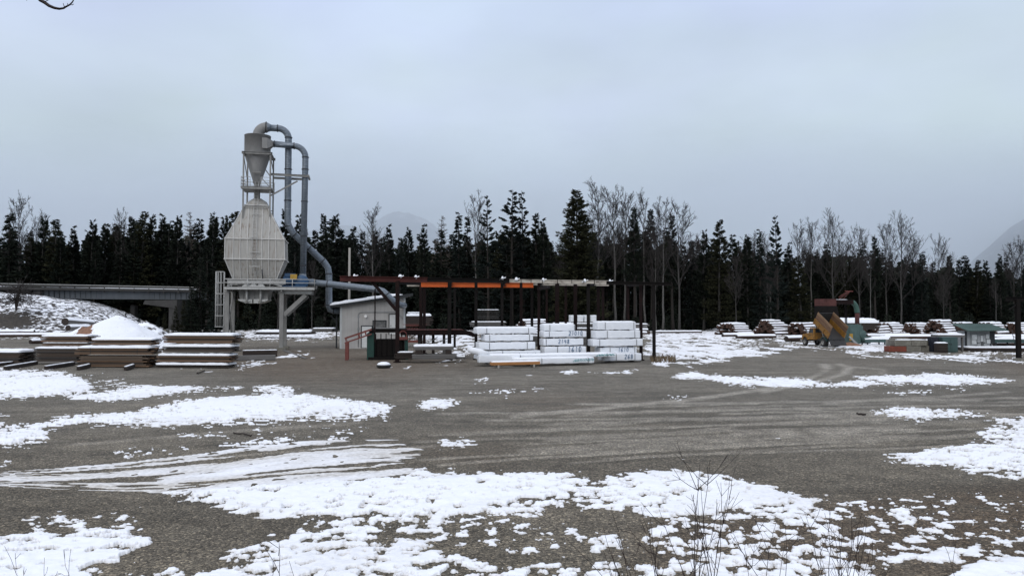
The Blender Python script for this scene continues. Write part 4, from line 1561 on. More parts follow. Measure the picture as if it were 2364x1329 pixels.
def rbox(mb, x0, x1, y0, y1, z0, z1, r, mi=0, noise=0.012, seed=0, nx=16):
    """soft rounded block with a slightly rumpled skin"""
    hx, hy, hz = (x1 - x0) / 2, (y1 - y0) / 2, (z1 - z0) / 2
    c = Vector(((x0 + x1) / 2, (y0 + y1) / 2, (z0 + z1) / 2))
    def ax(h, n):
        i = h - r
        return sorted(set([-h, -h + r * .3, -i] + [round(-i + 2 * i * k / n, 5) for k in range(1, n)] + [i, h - r * .3, h]))
    A = [ax(hx, nx), ax(hy, 4), ax(hz, 3)]
    hh = (hx, hy, hz)
    idx, vs_, fs = {}, [], []
    rng = np.random.RandomState(seed)
    ph = rng.rand(6) * 6.28
    def vert(p):
        k = tuple(round(q, 5) for q in p)
        if k not in idx:
            q = Vector([min(max(p[i], -(hh[i] - r)), hh[i] - r) for i in range(3)])
            d = Vector(p) - q
            if d.length > 1e-9:
                d = d.normalized() * r
            w = noise * (math.sin(p[0] * 5.1 + ph[0] + 3 * p[2]) + math.sin(p[0] * 11.3 + ph[1] - 5 * p[2]) * .6 + math.sin(p[1] * 7 + p[0] * 2.3 + ph[2]) * .7)
            pt = q + d
            pt = pt + Vector((pt.x * 0.0, pt.y / hy, pt.z / hz)) * w
            idx[k] = len(vs_)
            vs_.append(tuple(c + pt))
        return idx[k]
    for a in range(3):
        b, e = (a + 1) % 3, (a + 2) % 3
        for sgn in (-1, 1):
            for i in range(len(A[b]) - 1):
                for j in range(len(A[e]) - 1):
                    q = []
                    for (ii, jj) in ((i, j), (i + 1, j), (i + 1, j + 1), (i, j + 1)):
                        p = [0, 0, 0]
                        p[a], p[b], p[e] = sgn * hh[a], A[b][ii], A[e][jj]
                        q.append(vert(p))
                    fs.append(q if sgn > 0 else q[::-1])
    mb.add(vs_, fs, mi, True)

# ------------------------------------------------------------------ the bin tower
BF = Frame(590, 79.5, R(12))
B = lambda x, y, ly=-2.1: BF.at(x, y, ly)
bin_ = thing("storage_bin", "tall grey steel chip bin on legs with a cyclone on top", "storage bin", BF.O, BF.rz)
fy, by = -2.1, 2.1
def sect(xl, xr, y, d):
    a, b = B(xl, y), B(xr, y)
    return (a.x, b.x, a.z, d)
S = [sect(538.6, 633, 652, 1.25), sect(518.6, 657, 597, 2.1), sect(519.5, 656, 550, 2.1), sect(563.5, 613.5, 470, 1.2)]
mb = MB()
vs_, fs = [], []
for (a, b, z, d) in S:
    vs_ += [(a, -d, z), (b, -d, z), (b, d, z), (a, d, z)]
for i in range(len(S) - 1):
    for k in range(4):
        o, k2 = i * 4, (k + 1) % 4
        fs.append((o + k, o + k2, o + 4 + k2, o + 4 + k))
fs += [(3, 2, 1, 0), (12, 13, 14, 15)]
mb.add(vs_, fs)
body = mb.build("hopper_body", M["bin_paint"], bin_)
# ribs: vertical channel along each panel, and horizontal belts
mb = MB()
def front_pt(px, i, f):
    """point on the front skin at pixel column px, between section i and i+1"""
    a0, b0, z0, d0 = S[i]
    a1, b1, z1, d1 = S[i + 1]
    z = z0 + (z1 - z0) * f
    d = d0 + (d1 - d0) * f
    return Vector((px, -d - 0.03, z))
xs = [B(x, 570).x for x in (538, 554, 571, 604, 620.5, 636)]
for x in xs:
    for i in range(3):
        a0, b0, z0, d0 = S[i]
        a1, b1, z1, d1 = S[i + 1]
        f0, f1 = 0.0, 1.0
        # where does this column leave the tapering face
        def inside(f):
            return a0 + (a1 - a0) * f + 0.03 <= x <= b0 + (b1 - b0) * f - 0.03
        k = [f for f in np.linspace(0, 1, 41) if inside(f)]
        if len(k) < 2:
            continue
        mb.bar(front_pt(x, i, k[0]), front_pt(x, i, k[-1]), 0.07, 0.07)
for i, (a, b, z, d) in enumerate(S):
    mb.bar((a - .05, -d - .05, z), (b + .05, -d - .05, z), 0.10, 0.10)
    mb.bar((b + .05, -d - .05, z), (b + .05, d, z), 0.10, 0.10)
    mb.bar((a - .05, -d - .05, z), (a - .05, d, z), 0.10, 0.10)
for i in range(3):
    for e in (0, 1):
        p, q = S[i], S[i + 1]
        mb.bar((p[e], -p[3] - .02, p[2]), (q[e], -q[3] - .02, q[2]), 0.08, 0.08)
mb.build("rib", M["bin_rib"], body)
# the low domed cap and neck
mb = MB()
a, b, z, d = S[3]
cx_ = (a + b) / 2
mb.lathe([(1.24, z - .02), (1.2, z + .12), (0.95, z + .52), (0.42, z + .86), (0.0, z + .9)], (cx_, 0, 0), 28)
mb.build("dome_cap", M["bin_paint"], bin_)
mb = MB()
cyc = B(594, 400, 0.0)
ztop, zmid, zbot = B(594, 314, 0).z, B(594, 359, 0).z, B(594, 426, 0).z
mb.lathe([(0.32, z + .75), (0.32, zbot + .1), (0.42, zbot + .1)], (cyc.x, 0, 0), 20)
mb.build("neck_pipe", M["grey_steel"], bin_)
# lower hopper and its gates
mb = MB()
p0, p1 = B(546, 655), B(623, 655)
q0, q1 = B(552, 691), B(616, 691)
mb.add([(p0.x, -1.5, p0.z), (p1.x, -1.5, p0.z), (p1.x, 1.5, p0.z), (p0.x, 1.5, p0.z), (q0.x, -1.5, q0.z), (q1.x, -1.5, q0.z), (q1.x, 1.5, q0.z), (q0.x, 1.5, q0.z)],
       [(0, 1, 2, 3), (7, 6, 5, 4), (4, 5, 1, 0), (5, 6, 2, 1), (6, 7, 3, 2), (7, 4, 0, 3)])
for x in np.linspace(q0.x + .3, q1.x - .3, 5):
    mb.bar((x, -1.55, q0.z), (x, -1.55, p0.z), .07, .07)
mb.build("lower_hopper", M["grey_steel"], bin_)
for (xa, xb, sk) in ((548, 581, 1), (584, 617.5, -1)):
    mb = MB()
    g0, g1 = B(xa, 690), B(xb, 699.5)
    c = .5
    mb.prism([(g0.x, g0.z), (g1.x, g0.z), (g1.x, g1.z + (0 if sk > 0 else .3)), (g1.x - (0 if sk > 0 else .75), g1.z), (g0.x + (.75 if sk > 0 else 0), g1.z), (g0.x, g1.z + (.3 if sk > 0 else 0))], -1.72, 1.6)
    mb.bar(((g0.x + g1.x) / 2 - .3, -1.78, g0.z - .15), ((g0.x + g1.x) / 2 + .5, -1.78, g0.z - .2), .12, .16)
    mb.build("gate", M["pale_steel"], bin_, .02)
for xa in (569, 601):
    mb = MB()
    g0, g1 = B(xa, 664), B(xa, 698)
    mb.tube([(g0.x, -1.85, g0.z), (g0.x, -1.85, g1.z)], .11, 8)
    mb.build("ram", M["pale_steel"], bin_)
mb = MB()
g0, g1 = B(560, 652), B(612, 666)
mb.prism([(g0.x, g1.z), (g1.x, g1.z), (g1.x, g1.z + .25), (g1.x - .45, g0.z + .1), (g1.x - .75, g0.z - .35), ((g0.x + g1.x) / 2 + .1, g0.z - .1), ((g0.x + g1.x) / 2 - .1, g0.z - .1), (g0.x + .75, g0.z - .3), (g0.x + .45, g0.z + .1), (g0.x, g1.z + .25)], -2.35, -2.2)
mb.build("linkage_plate", M["pale_steel"], bin_, .01)

# deck, rails, legs
dz = B(600, 662).z
d0, d1 = B(518, 662, fy - .4).x, B(726, 662, fy - .4).x
mb = MB()
mb.bx(d0, d1, fy - .45, fy + .35, dz - .06, dz)
mb.bx(B(636, 662).x, d1, fy + .35, by + .3, dz - .06, dz)
mb.bx(d0, B(545, 662).x, fy + .35, by + .3, dz - .06, dz)
mb.build("platform_deck", M["grey_steel"], bin_)
mb = MB()
mb.hbeam((d0, fy - .47, dz - .16), (d1, fy - .47, dz - .16), .12, .26)
mb.hbeam((d0, by + .3, dz - .16), (B(690, 662, by).x, by + .3, dz - .16), .12, .26)
lx = [B(524, 720, fy + .2).x, B(650, 720, fy + .2).x]
for x in lx:
    mb.hbeam((x, fy - .4, dz - .3), (x, by + .3, dz - .3), .2, .35)
mb.hbeam((lx[1] - .3, fy + .2, dz - .5), (B(719, 678).x, fy + .2, dz - .5), .3, .42)
mb.hbeam((lx[1] - .3, by - .2, dz - .5), (B(719, 678).x, by - .2, dz - .5), .3, .42)
mb.build("deck_beam", M["pale_steel"], bin_)
zz0 = S[0][2]
mb = MB()
for y in (fy + .1, by - .1):
    mb.hbeam((lx[0], y, dz + .55), (lx[1] + .4, y, dz + .55), .25, .45)
for (a, b_) in (((lx[0], fy + .1, dz + .1), (S[0][0] + .9, fy + .3, zz0 + .1)), ((lx[1], fy + .1, dz + .1), (S[0][1] - .9, fy + .3, zz0 + .1))):
    mb.bar(a, b_, .14, .14)
mb.build("saddle_beam", M["pale_steel"], bin_)
for x in lx:
    for y in (fy + .2, by - .2):
        mb = MB()
        mb.hbeam((x, y, 0.25), (x, y, dz - .3), .42, .42, 0, .05)
        mb.bar((x, y, 0.22), (x, y, dz - .3), .36, .05)
        mb.build("leg", M["grey_steel"], bin_)
        mb = MB()
        mb.box((x, y, .12), (1.0, 1.0, .34))
        mb.build("footing", M["concrete"], bin_, .03)
p = B(655, 727, fy + .2)
q = B(701, 685, fy + .2)
for y in (fy + .2, by - .2):
    mb = MB()
    mb.bar((p.x, y, p.z), (q.x + .2, y, q.z + .2), .3, .42)
    mb.build("brace", M["grey_steel"], bin_)
for (a, b_) in (((lx[0], fy + .2, dz - .4), (lx[0], by - .2, 1.0)), ((lx[0], by - .2, dz - .4), (lx[0], fy + .2, 1.6))):
    mb = MB()
    mb.bar(a, b_, .14, .18)
    mb.build("brace", M["grey_steel"], bin_)
def railing(pts, h=1.0, mids=(0.5,), name="handrail", step=1.55, r=.03):
    mb = MB()
    for a, b_ in zip(pts[:-1], pts[1:]):
        a, b_ = Vector(a), Vector(b_)
        n = max(1, round((b_ - a).length / step))
        for k in range(n + 1):
            p = a.lerp(b_, k / n)
            mb.tube([p, p + Vector((0, 0, h))], r, 6)
        for hh in (h,) + tuple(mids):
            mb.tube([a + Vector((0, 0, hh)), b_ + Vector((0, 0, hh))], r, 6)
    return mb.build(name, M["pale_steel"], bin_)
yb = fy - .42
railing([(d1, by, dz), (d1, yb, dz), (d0, yb, dz), (d0, by, dz)], B(600, 644.5, fy).z - dz, (.42,), step=2.1, r=.042)
# caged ladder at the end of the deck
def cage(x, y, z0, z1, zc, nm="ladder"):
    mb = MB()
    for s_ in (-.22, .22):
        mb.tube([(x, y + s_, z0), (x, y + s_, z1)], .035, 6)
    zz = z0 + .2
    while zz < z1:
        mb.tube([(x, y - .22, zz), (x, y + .22, zz)], .022, 5)
        zz += .3
    lad = mb.build(nm, M["pale_steel"], bin_)
    mb = MB()
    n = 9
    arc = [(x - .85 * math.sin(math.pi * k / (n - 1)), y - .36 * math.cos(math.pi * k / (n - 1)), 0) for k in range(n)]
    zz = zc
    while zz < z1 + .02:
        mb.tube([(a, b_, zz) for a, b_, _ in arc], .035, 5)
        zz += (z1 - zc) / 5
    for a, b_, _ in arc[1:-1]:
        mb.tube([(a, b_, zc), (a, b_, z1)], .025, 5)
    mb.build("safety_cage", M["pale_steel"], lad)
lxp = B(516, 700, fy).x
cage(lxp, fy + .3, 0.5, B(516, 627, fy).z, B(516, 754, fy).z)
# ladder up the face with its stand-offs
mb = MB()
lx0 = B(587.5, 550).x
pl = [front_pt(lx0, 0, .3), front_pt(lx0, 1, 0), front_pt(lx0, 2, 0), front_pt(lx0, 2, 1), Vector((lx0, -.45, zbot + .2))]
pl = [p + Vector((0, -.16, 0)) for p in pl]
for s_ in (-.19, .19):
    mb.tube([p + Vector((s_, 0, 0)) for p in pl], .028, 6)
for a, b_ in zip(pl[:-1], pl[1:]):
    n = int((b_ - a).length / .32)
    for k in range(n):
        p = a.lerp(b_, k / n)
        mb.tube([p - Vector((.19, 0, 0)), p + Vector((.19, 0, 0))], .018, 5)
for yy in (492, 548.5, 582, 615):
    c = B(588, yy)
    mb.bar((c.x - .55, -2.3 if yy > 540 else -1.75, c.z), (c.x + .55, -2.3 if yy > 540 else -1.75, c.z), .06, .06)
mb.build("face_ladder", M["pale_steel"], bin_)
# a black pipe beside it
mb = MB()
g0, g1 = B(605, 622), B(605, 652)
mb.tube([(g0.x, -2.15, g0.z), (g0.x + .05, -1.6, g1.z)], .06, 6)
mb.build("drain_pipe", M["flange"], bin_)

# cyclone
mb = MB()
mb.lathe([(0, ztop), (1.38, ztop), (1.38, ztop - .06), (1.36, ztop - .06), (1.36, zmid), (.33, zbot), (.33, zbot - .4)], (cyc.x, 0, 0), 36)
i0, i1 = B(606, 319, -.9), B(631, 345, -.9)
mb.add([(i0.x, -1.36, i0.z - .05), (B(617, 319, -1.3).x, -1.36, i0.z - .05), (B(617, 319, -1.3).x, -1.36, i1.z), (i0.x, -1.36, i1.z),
        (i0.x, .0, i0.z - .05), (B(617, 319, -1.3).x, .0, i0.z - .05), (B(617, 319, -1.3).x, .0, i1.z), (i0.x, .0, i1.z)],
       [(3, 2, 1, 0), (4, 5, 6, 7), (0, 1, 5, 4), (1, 2, 6, 5), (2, 3, 7, 6), (3, 0, 4, 7)])
c0 = B(631, 332.5, -.7)
xx = B(617, 319, -1.3).x
r_ = .33
ring = [(c0.x, -.7 + sy * r_ * .8, c0.z + sz * r_ * .8) for sy, sz in ((-1, 1), (-1, -1), (1, -1), (1, 1))]
base_ = [(xx, -1.36, i0.z - .05), (xx, -1.36, i1.z), (xx, 0, i1.z), (xx, 0, i0.z - .05)]
mb.add(base_ + ring, [(0, 1, 5, 4), (1, 2, 6, 5), (2, 3, 7, 6), (3, 0, 4, 7), (4, 5, 6, 7)])
cy = mb.build("cyclone", M["cyclone_backlit"], bin_)
mb = MB()
mb.bar((cyc.x - .45, -.95, B(594, 394).z), (cyc.x + .5, -.95, B(594, 393).z), .16, .1)
for s_ in (-.35, .35):
    mb.bar((cyc.x + s_, -.85, B(594, 395).z), (cyc.x + s_, -.55, zbot), .05, .05)
mb.build("access_hatch", M["grey_steel"], cy)
# frame carrying the cyclone
tx0, tx1 = B(562, 400, -1.5).x, B(624, 400, -1.5).x
zs0 = S[3][2] - 1.2
mb = MB()
for x in (tx0, tx1):
    for y in (-1.5, 1.5):
        mb.bar((x, y, zs0 - (1.0 if True else 0)), (x, y, zmid - .1), .15, .15)
for zz in (zmid - .05,):
    mb.hbeam((tx0 - .2, -1.5, zz), (tx1 + .2, -1.5, zz), .2, .25)
    mb.hbeam((tx0 - .2, 1.5, zz), (tx1 + .2, 1.5, zz), .2, .25)
    mb.hbeam((tx0, -1.7, zz), (tx0, 1.7, zz), .2, .25)
    mb.hbeam((tx1, -1.7, zz), (tx1, 1.7, zz), .2, .25)
zp = B(594, 432, -1.5).z
for (p, q) in (((tx1, -1.5, zmid - .3), (tx1, 1.5, zp + 2.2)), ((tx0, -1.5, zmid - .3), (tx0, 1.5, zp + 1.2)), ((tx1, -1.5, zp + 1.2), (tx1 - 1, 1.5, zmid - 1)),
               ((tx1 - .9, -1.5, zp + 1.0), (tx1, -1.5, zp)), ((tx0, -1.5, zs0 + 1), (tx1, -1.5, zs0 + 1)), ((tx0, 1.5, zs0 + 1), (tx1, 1.5, zs0 + 1)), ((tx1, -1.5, zs0 + .2), (tx1, 1.5, zs0 + .2))):
    mb.bar(p, q, .08, .08)
mb.build("tower_frame", M["grey_steel"], bin_)
mb = MB()
mb.bx(tx0 - .25, tx1 + .15, -1.7, 1.7, zp - .12, zp)
mb.hbeam((tx0 - .2, -1.7, zp - .1), (tx1 + .1, -1.7, zp - .1), .12, .3)
mb.build("upper_platform", M["grey_steel"], bin_)
railing([(tx1 + .1, 1.65, zp), (tx0 - .2, 1.65, zp), (tx0 - .2, -1.65, zp), (cyc.x - .5, -1.65, zp)], 1.05, (.35, .7), "upper_handrail", 1.3)
railing([(cyc.x + .6, -1.65, zp), (tx1 + .1, -1.65, zp)], 1.05, (.35, .7), "upper_handrail", 1.3)
# arms holding the ducts off the tower
za = B(690, 407, -1.2).z
xa = B(714, 407, -1.2).x
mb = MB()
mb.hbeam((tx1, -1.2, za + .1), (xa, -1.2, za + .05), .16, .24)
mb.hbeam((tx1, .9, za + .1), (xa - .3, .9, za + .05), .16, .24)
mb.bar((xa - .1, -1.3, za + .1), (xa - .1, 1.1, za + .1), .18, .2)
for y in (-1.2, .9):
    a = B(622, 453, y)
    b_ = B(687, 418, y)
    mb.bar((a.x, y, a.z), (b_.x, y, b_.z), .13, .15)
mb.build("duct_bracket", M["grey_steel"], bin_)

# ------------------------------------------------------------------ ducts
def duct(label, pts, r, rings, tint="galvanised", bends=None):
    root = thing("dust_duct", label, "duct", BF.O, BF.rz)
    mb = MB()
    mb.tube(pts, r, 20)
    mb.build("pipe", M[tint], root)
    for p, d in rings:
        mb = MB()
        p, d = Vector(p), Vector(d).normalized()
        rr = r if not isinstance(r, list) else max(r)
        mb.tube([p - d * .045, p + d * .045], (rr + .05), 20)
        mb.build("flange", M["flange"], root)
    return root
def arc_pts(c, r, a0, a1, n, ly):
    """quarter bend in the frame's x,z plane"""
    return [Vector((c[0] + r * math.cos(R(a0 + (a1 - a0) * k / n)), ly, c[1] + r * math.sin(R(a0 + (a1 - a0) * k / n)))) for k in range(n + 1)]
# over the top and down to the shed
ly = 0.0
t0 = B(595, 314, ly)
h0 = B(612, 295, ly)
v = B(665, 420, ly)
e1 = B(649, 295.5, ly)
big = arc_pts((t0.x + 1.0, h0.z - 1.0 + .05), 1.0, 180, 90, 8, ly)
mb = MB()
mb.tube([Vector((t0.x, ly, ztop - .1))] + big, .55, 20)
root = thing("dust_duct", "large duct curving over the cyclone and zigzagging down to the shed", "duct", BF.O, BF.rz)
mb.build("elbow", M["cyclone_backlit"], root)
P1 = [Vector((h0.x + .15, ly, h0.z + .05)), Vector((B(626, 295, ly).x, ly, h0.z))]
mb = MB()
mb.tube(P1, [.55, .36], 20)
mb.build("reducer", M["galvanised"], root)
rb = v.x - B(642, 295, ly).x
bend1 = arc_pts((v.x - rb, h0.z - rb), rb, 90, 0, 8, ly)
k1, k2, k3 = B(664, 518, ly), B(757, 614, ly), B(759, 705, ly)
lyk = 1.0
mid = [k1 + Vector((0, 0, .3)), k1 + Vector((.12, 0, -.15)), Vector((B(676, 538, ly).x, ly, B(676, 538, ly).z)), Vector((B(748, 605, 1.5).x, 1.5, B(748, 605, 1.5).z)),
       Vector((B(757, 618, 1.6).x, 1.6, B(757, 618, 1.6).z)), Vector((B(759.5, 634, 1.6).x, 1.6, B(759, 634, 1.6).z)), Vector((B(759.5, 704, 1.6).x, 1.6, B(759, 704, 1.6).z)),
       Vector((B(762, 714, 1.6).x, 1.6, B(762, 714, 1.6).z)), Vector((B(770, 717.5, 1.6).x, 1.6, B(770, 717, 1.6).z)), Vector((B(786, 717.5, 1.6).x, 1.6, B(786, 717, 1.6).z))]
main = [P1[1]] + bend1 + mid
mb = MB()
mb.tube(main, .36, 20)
mb.build("pipe", M["galvanised"], root)
def ring_at(p, d, r=.41):
    p, d = Vector(p), Vector(d).normalized()
    mb = MB()
    mb.tube([p - d * .05, p + d * .05], r, 20)
    mb.build("flange", M["flange"], root)
ring_at((h0.x + .12, ly, h0.z + .05), (1, 0, 0), .61)
ring_at((B(641, 295, ly).x, ly, h0.z), (1, 0, 0))
for y in (318, 391, 463, 522):
    c = B(665, y, ly)
    ring_at((v.x if y < 500 else c.x, ly, c.z), (0, 0, 1))
for f in (.04, .5, .94):
    p = mid[2].lerp(mid[3], f)
    ring_at(p, mid[3] - mid[2])
for y in (632, 662, 704):
    c = B(759.5, y, 1.6)
    ring_at(c, (0, 0, 1))
ring_at(mid[-2], (1, 0, 0))

# from the blower up into the cyclone
lyb = -.7
q0, q1 = B(632, 332.5, lyb), B(679, 337, lyb)
v2t, v2b = B(705, 372, lyb), B(699.5, 632, lyb)
rb = v2t.x - q1.x
bend2 = arc_pts((q1.x, q1.z - rb), rb, 90, 0, 8, lyb)
pts = [q0, q1] + bend2 + [v2t + Vector((0, 0, -.3)), v2b]
root = duct("straight duct rising from the blue blower into the cyclone's side", pts, .33,
            [(q0 + Vector((.05, 0, 0)), (1, 0, 0)), (q1, (1, 0, 0))] + [((bend2[-1].x + (v2b.x - bend2[-1].x) * f, lyb, bend2[-1].z + (v2b.z - bend2[-1].z) * f), (0, 0, 1)) for f in (.0, .105, .38, .68, .93)])
mb = MB()
mb.tube([v2b, v2b + Vector((-.05, 0, -.5))], [.33, .46], 16)
mb.build("boot", M["galvanised"], root)
# from the shed to the blower
SHD = 82.0
s0 = B(705, 651, lyb)
s1 = B(756, 655, lyb - .1)
s2 = B(868, 667.5, lyb - 1.0)
s2.y, s1.y = lyb - 1.0, lyb - .1
def Bv(x, y, l):
    c = B(x, y, l)
    return Vector((c.x, l, c.z))
pts = [s0, s1, s2, Bv(884, 672, -1.9), Bv(893, 680, -2.0), Bv(912, 699, -2.1), Bv(925, 704, -1.5), Bv(933, 705, 0.2)]
root = duct("long sloping duct from the blue blower to the shed's high side", pts, .34,
            [(s0.lerp(s1, .42), s1 - s0), (s1, s2 - s1), (pts[4], pts[5] - pts[4]), (pts[5], pts[5] - pts[4])])

# ------------------------------------------------------------------ blower on the deck
br = thing("blower_fan", "blue centrifugal blower with motor on the bin's deck", "blower", BF.O, BF.rz)
cb = B(698, 651, lyb)
mb = MB()
mb.lathe([(0, -.45), (.70, -.45), (.74, -.4), (.74, .4), (.70, .45), (0, .45)], (cb.x - .05, lyb, cb.z), 24, axis='Y')
mb.bx(cb.x - .55, cb.x + .35, lyb - .4, lyb + .4, cb.z + .3, v2b.z - .4)
mb.lathe([(.34, 0), (.34, .6)], (cb.x + .6, lyb, cb.z), 16, axis='X')
mb.build("fan_housing", M["blower_blue"], br)
mb = MB()
m0 = B(671, 655, lyb)
mb.lathe([(0, -.75), (.48, -.75), (.52, -.65), (.52, .6), (.3, .75), (0, .75)], (m0.x, lyb, dz + .75), 18, axis='X')
mb.bx(m0.x - .6, m0.x + .5, lyb - .45, lyb + .45, dz + 1.15, dz + 1.5)
mb.build("motor", M["blower_blue"], br)
mb = MB()
mb.bx(m0.x - .8, cb.x + .4, lyb - .55, lyb + .55, dz, dz + .2)
mb.build("skid", M["blower_blue"], br)
mb = MB()
g0 = B(679, 647, lyb)
mb.bx(g0.x - .35, g0.x + .35, lyb - .75, lyb - .5, dz + .85, dz + 1.4)
mb.build("belt_guard", M["guard_yellow"], br, .03)

# ------------------------------------------------------------------ shed
SF = Frame(785, 82, R(11))
Sx = lambda x, y, l=0.0: SF.at(x, y, l)
shed = thing("shed", "beige lean-to shed with vertical siding and snow on its sloping roof", "shed", SF.O, SF.rz)
w1 = Sx(935, 740).x
zl, zr = Sx(785, 707).z, Sx(935, 685).z
DP = 6.0
mb = MB()
mb.prism([(0, -.1), (w1, -.1), (w1, zr), (0, zl)], 0, DP)
wall = mb.build("wall", M["shed_siding"], shed)
mb = MB()
for x in (0.06, w1 - .06):
    mb.bx(x - .1, x + .1, -.03, .07, 0, zl if x < 1 else zr)
mb.build("corner_trim", M["panel_pale"], wall)
ov0, ov1 = Sx(763, 711).x, Sx(953, 682).x
slope = (zr - zl) / w1
rz_ = lambda x: zl + slope * x
mb = MB()
mb.prism([(ov0, rz_(ov0)), (ov1, rz_(ov1)), (ov1, rz_(ov1) + .28), (ov0, rz_(ov0) + .28)], -.55, DP + .5)
roof = mb.build("roof", M["trim_dark"], shed)
mb = MB()
nx_ = 30
xs_ = np.linspace(ov0 - .05, Sx(929, 680).x, nx_)
rng = random.Random(4)
vs_, fs = [], []
for i, x in enumerate(xs_):
    t = .30 * min(1, (nx_ - 1 - i) / 5 + .15) * rng.uniform(.85, 1.1) * (1 if i else .4)
    z = rz_(x) + .28
    vs_ += [(x, -.58, z - .01), (x, -.56, z + t * .8), (x, -.35, z + t), (x, 1.5, z + t), (x, 3.5, z + t * 1.05), (x, DP + .4, z + t), (x, DP + .5, z - .01)]
for i in range(nx_ - 1):
    for k in range(6):
        o = i * 7
        fs.append((o + k, o + 7 + k, o + 8 + k, o + k + 1))
fs += [(0, 1, 2, 3, 4, 5, 6), tuple((nx_ - 1) * 7 + k for k in range(6, -1, -1))]
mb.add(vs_, fs, 0, True)
mb.build("snow_cap", M["snow"], roof)
def door(x0, x1, y0, y1, name="door", mat="door_white", fr=True):
    a, b_ = Sx(x0, y1), Sx(x1, y0)
    z0 = max(a.z, 0.02)
    mb = MB()
    mb.bx(a.x, b_.x, -.06, .05, z0, b_.z)
    d_ = mb.build(name, M[mat], shed, .01)
    mb = MB()
    mb.bx(a.x - .1, a.x, -.075, .04, z0, b_.z + .1)
    mb.bx(b_.x, b_.x + .1, -.075, .04, z0, b_.z + .1)
    mb.bx(a.x, b_.x, -.075, .04, b_.z, b_.z + .1)
    mb.build("frame", M["trim_dark"], d_)
    return d_, a, b_
d_, a, b_ = door(835, 858, 753, 802)
mb = MB()
mb.lathe([(0, -.14), (.05, -.14), (.05, -.06)], (b_.x - .15, 0, 1.0), 8, axis='Y')
mb.build("handle", M["trim_dark"], d_)
d_, a, b_ = door(899, 917, 726, 772)
mb = MB()
mb.lathe([(0, -.14), (.05, -.14), (.05, -.06)], (a.x + .15, 0, a.z + 1.0), 8, axis='Y')
mb.build("handle", M["trim_dark"], d_)
door(862, 890, 741, 766, "window", "window_dark")
mb = MB()
c = Sx(844, 729.5)
mb.lathe([(.16, -.28), (.10, -.2), (.05, -.02)], (c.x, 0, c.z), 12, axis='Y')
mb.lathe([(0, -.27), (.15, -.27)], (c.x, 0, c.z), 12, axis='Y')
mb.build("wall_lamp", M["lamp_white"], shed)
mb = MB()
cp = [Sx(827, 800), Sx(827, 727), Sx(829, 722.5), Sx(833, 720.5), Sx(914, 720.5)]
mb.tube([(p.x, -.05, max(p.z, 0.02)) for p in cp], .035, 6)
for yy in (731, 758):
    c = Sx(827, yy)
    mb.bx(c.x - .1, c.x + .1, -.07, 0, c.z - .07, c.z + .07)
cp = [Sx(929, 737), Sx(927, 730), Sx(915, 722)]
mb.tube([(p.x, -.05, p.z) for p in cp], .03, 6)
mb.build("conduit", M["panel_grey"], shed)
mb = MB()
mb.hbeam((-.45, 1.5, 0), (-.45, 1.5, rz_(-.45)), .16, .16)
mb.bar((-.5, 1.5, Sx(780, 742).z), (-1.1, 1.5, Sx(768, 728).z), .1, .12)
mb.build("duct_prop", M["trim_dark"], shed)
# ------------------------------------------------------------------ steel skeleton of the open lumber shed
D_F = 62.0
sf = thing("shed_skeleton", "rusted bare steel skeleton of a long open shed, posts and eave beams", "steel frame", (GX(1200, 64), 64, 0))
def post(x, ytop, D, w=.30, mat="rust_dark"):
    t = P(x, ytop, D)
    mb = MB()
    mb.hbeam((t.x, D, -.1), (t.x, D, t.z), w, w, 0, .045)
    mb.bar((t.x, D, -.1), (t.x, D, t.z), w * .92, .05)
    mb.box((t.x, D, .02), (w + .25, w + .25, .06))
    return mb.build("post", M[mat], sf, world=True)
def beam(x0, y0, D0, x1, y1, D1, h, mat, name="beam", w=.26):
    a, b_ = P(x0, y0, D0), P(x1, y1, D1)
    mb = MB()
    mb.hbeam(a, b_, w, h, 0, .045)
    return mb.build(name, M[mat], sf, world=True)
for x, yt, D, w, mt in ((918, 650, 59.0, .29, "rust_dark"), (1038, 650, 62, .30, "black_steel"), (1099, 652, 62.5, .25, "black_steel"), (1159, 652, 62.5, .24, "black_steel"),
                        (1203, 653, 64, .25, "rust_dark"), (1228, 654, 70, .26, "black_steel"), (1244, 652, 63, .25, "rust_dark"), (1286, 655, 68, .36, "rust_dark"),
                        (1306, 656, 80, .26, "rust_dark"), (1328, 656, 66, .30, "rust_dark"), (1358, 655, 63, .27, "black_steel"), (1381, 656, 74, .28, "rust_dark"),
                        (1392, 656, 82, .26, "rust_dark"), (1449, 655, 72, .26, "rust_dark"), (1479, 655, 61.5, .24, "rust_dark"), (1509, 655, 60.5, .24, "black_steel"),
                        (972, 655, 74, .3, "rust_dark"), (980, 653, 72, .26, "rust_dark"), (1050, 656, 84, .26, "black_steel"), (1180, 656, 84, .25, "black_steel"), (1262, 656, 86, .25, "rust_dark")):
    post(x, yt, D, w, mt)
beam(785, 643, 57, 986, 646, 60.5, .42, "rust_red", "eave_beam")
beam(986, 646.2, 60.6, 1176, 648.5, 61.5, .36, "black_steel", "eave_beam")
beam(972, 657, 66, 1231, 658.5, 67.5, .42, "orange_paint", "cross_beam")
for x in (1000, 1040, 1066, 1106, 1130, 1166, 1191, 1214):
    c = P(x, 657.6 + (x - 972) * .006, 66.2 + (x - 972) * .0058)
    mb = MB()
    mb.bx(c.x - .02, c.x + .02, c.y - .15, c.y - .10, c.z - .2, c.z + .2)
    mb.build("stiffener", M["rust_red"], sf, world=True)
beam(1174, 648.2, 62, 1402, 651.2, 62.6, .27, "peeling_white", "eave_beam")
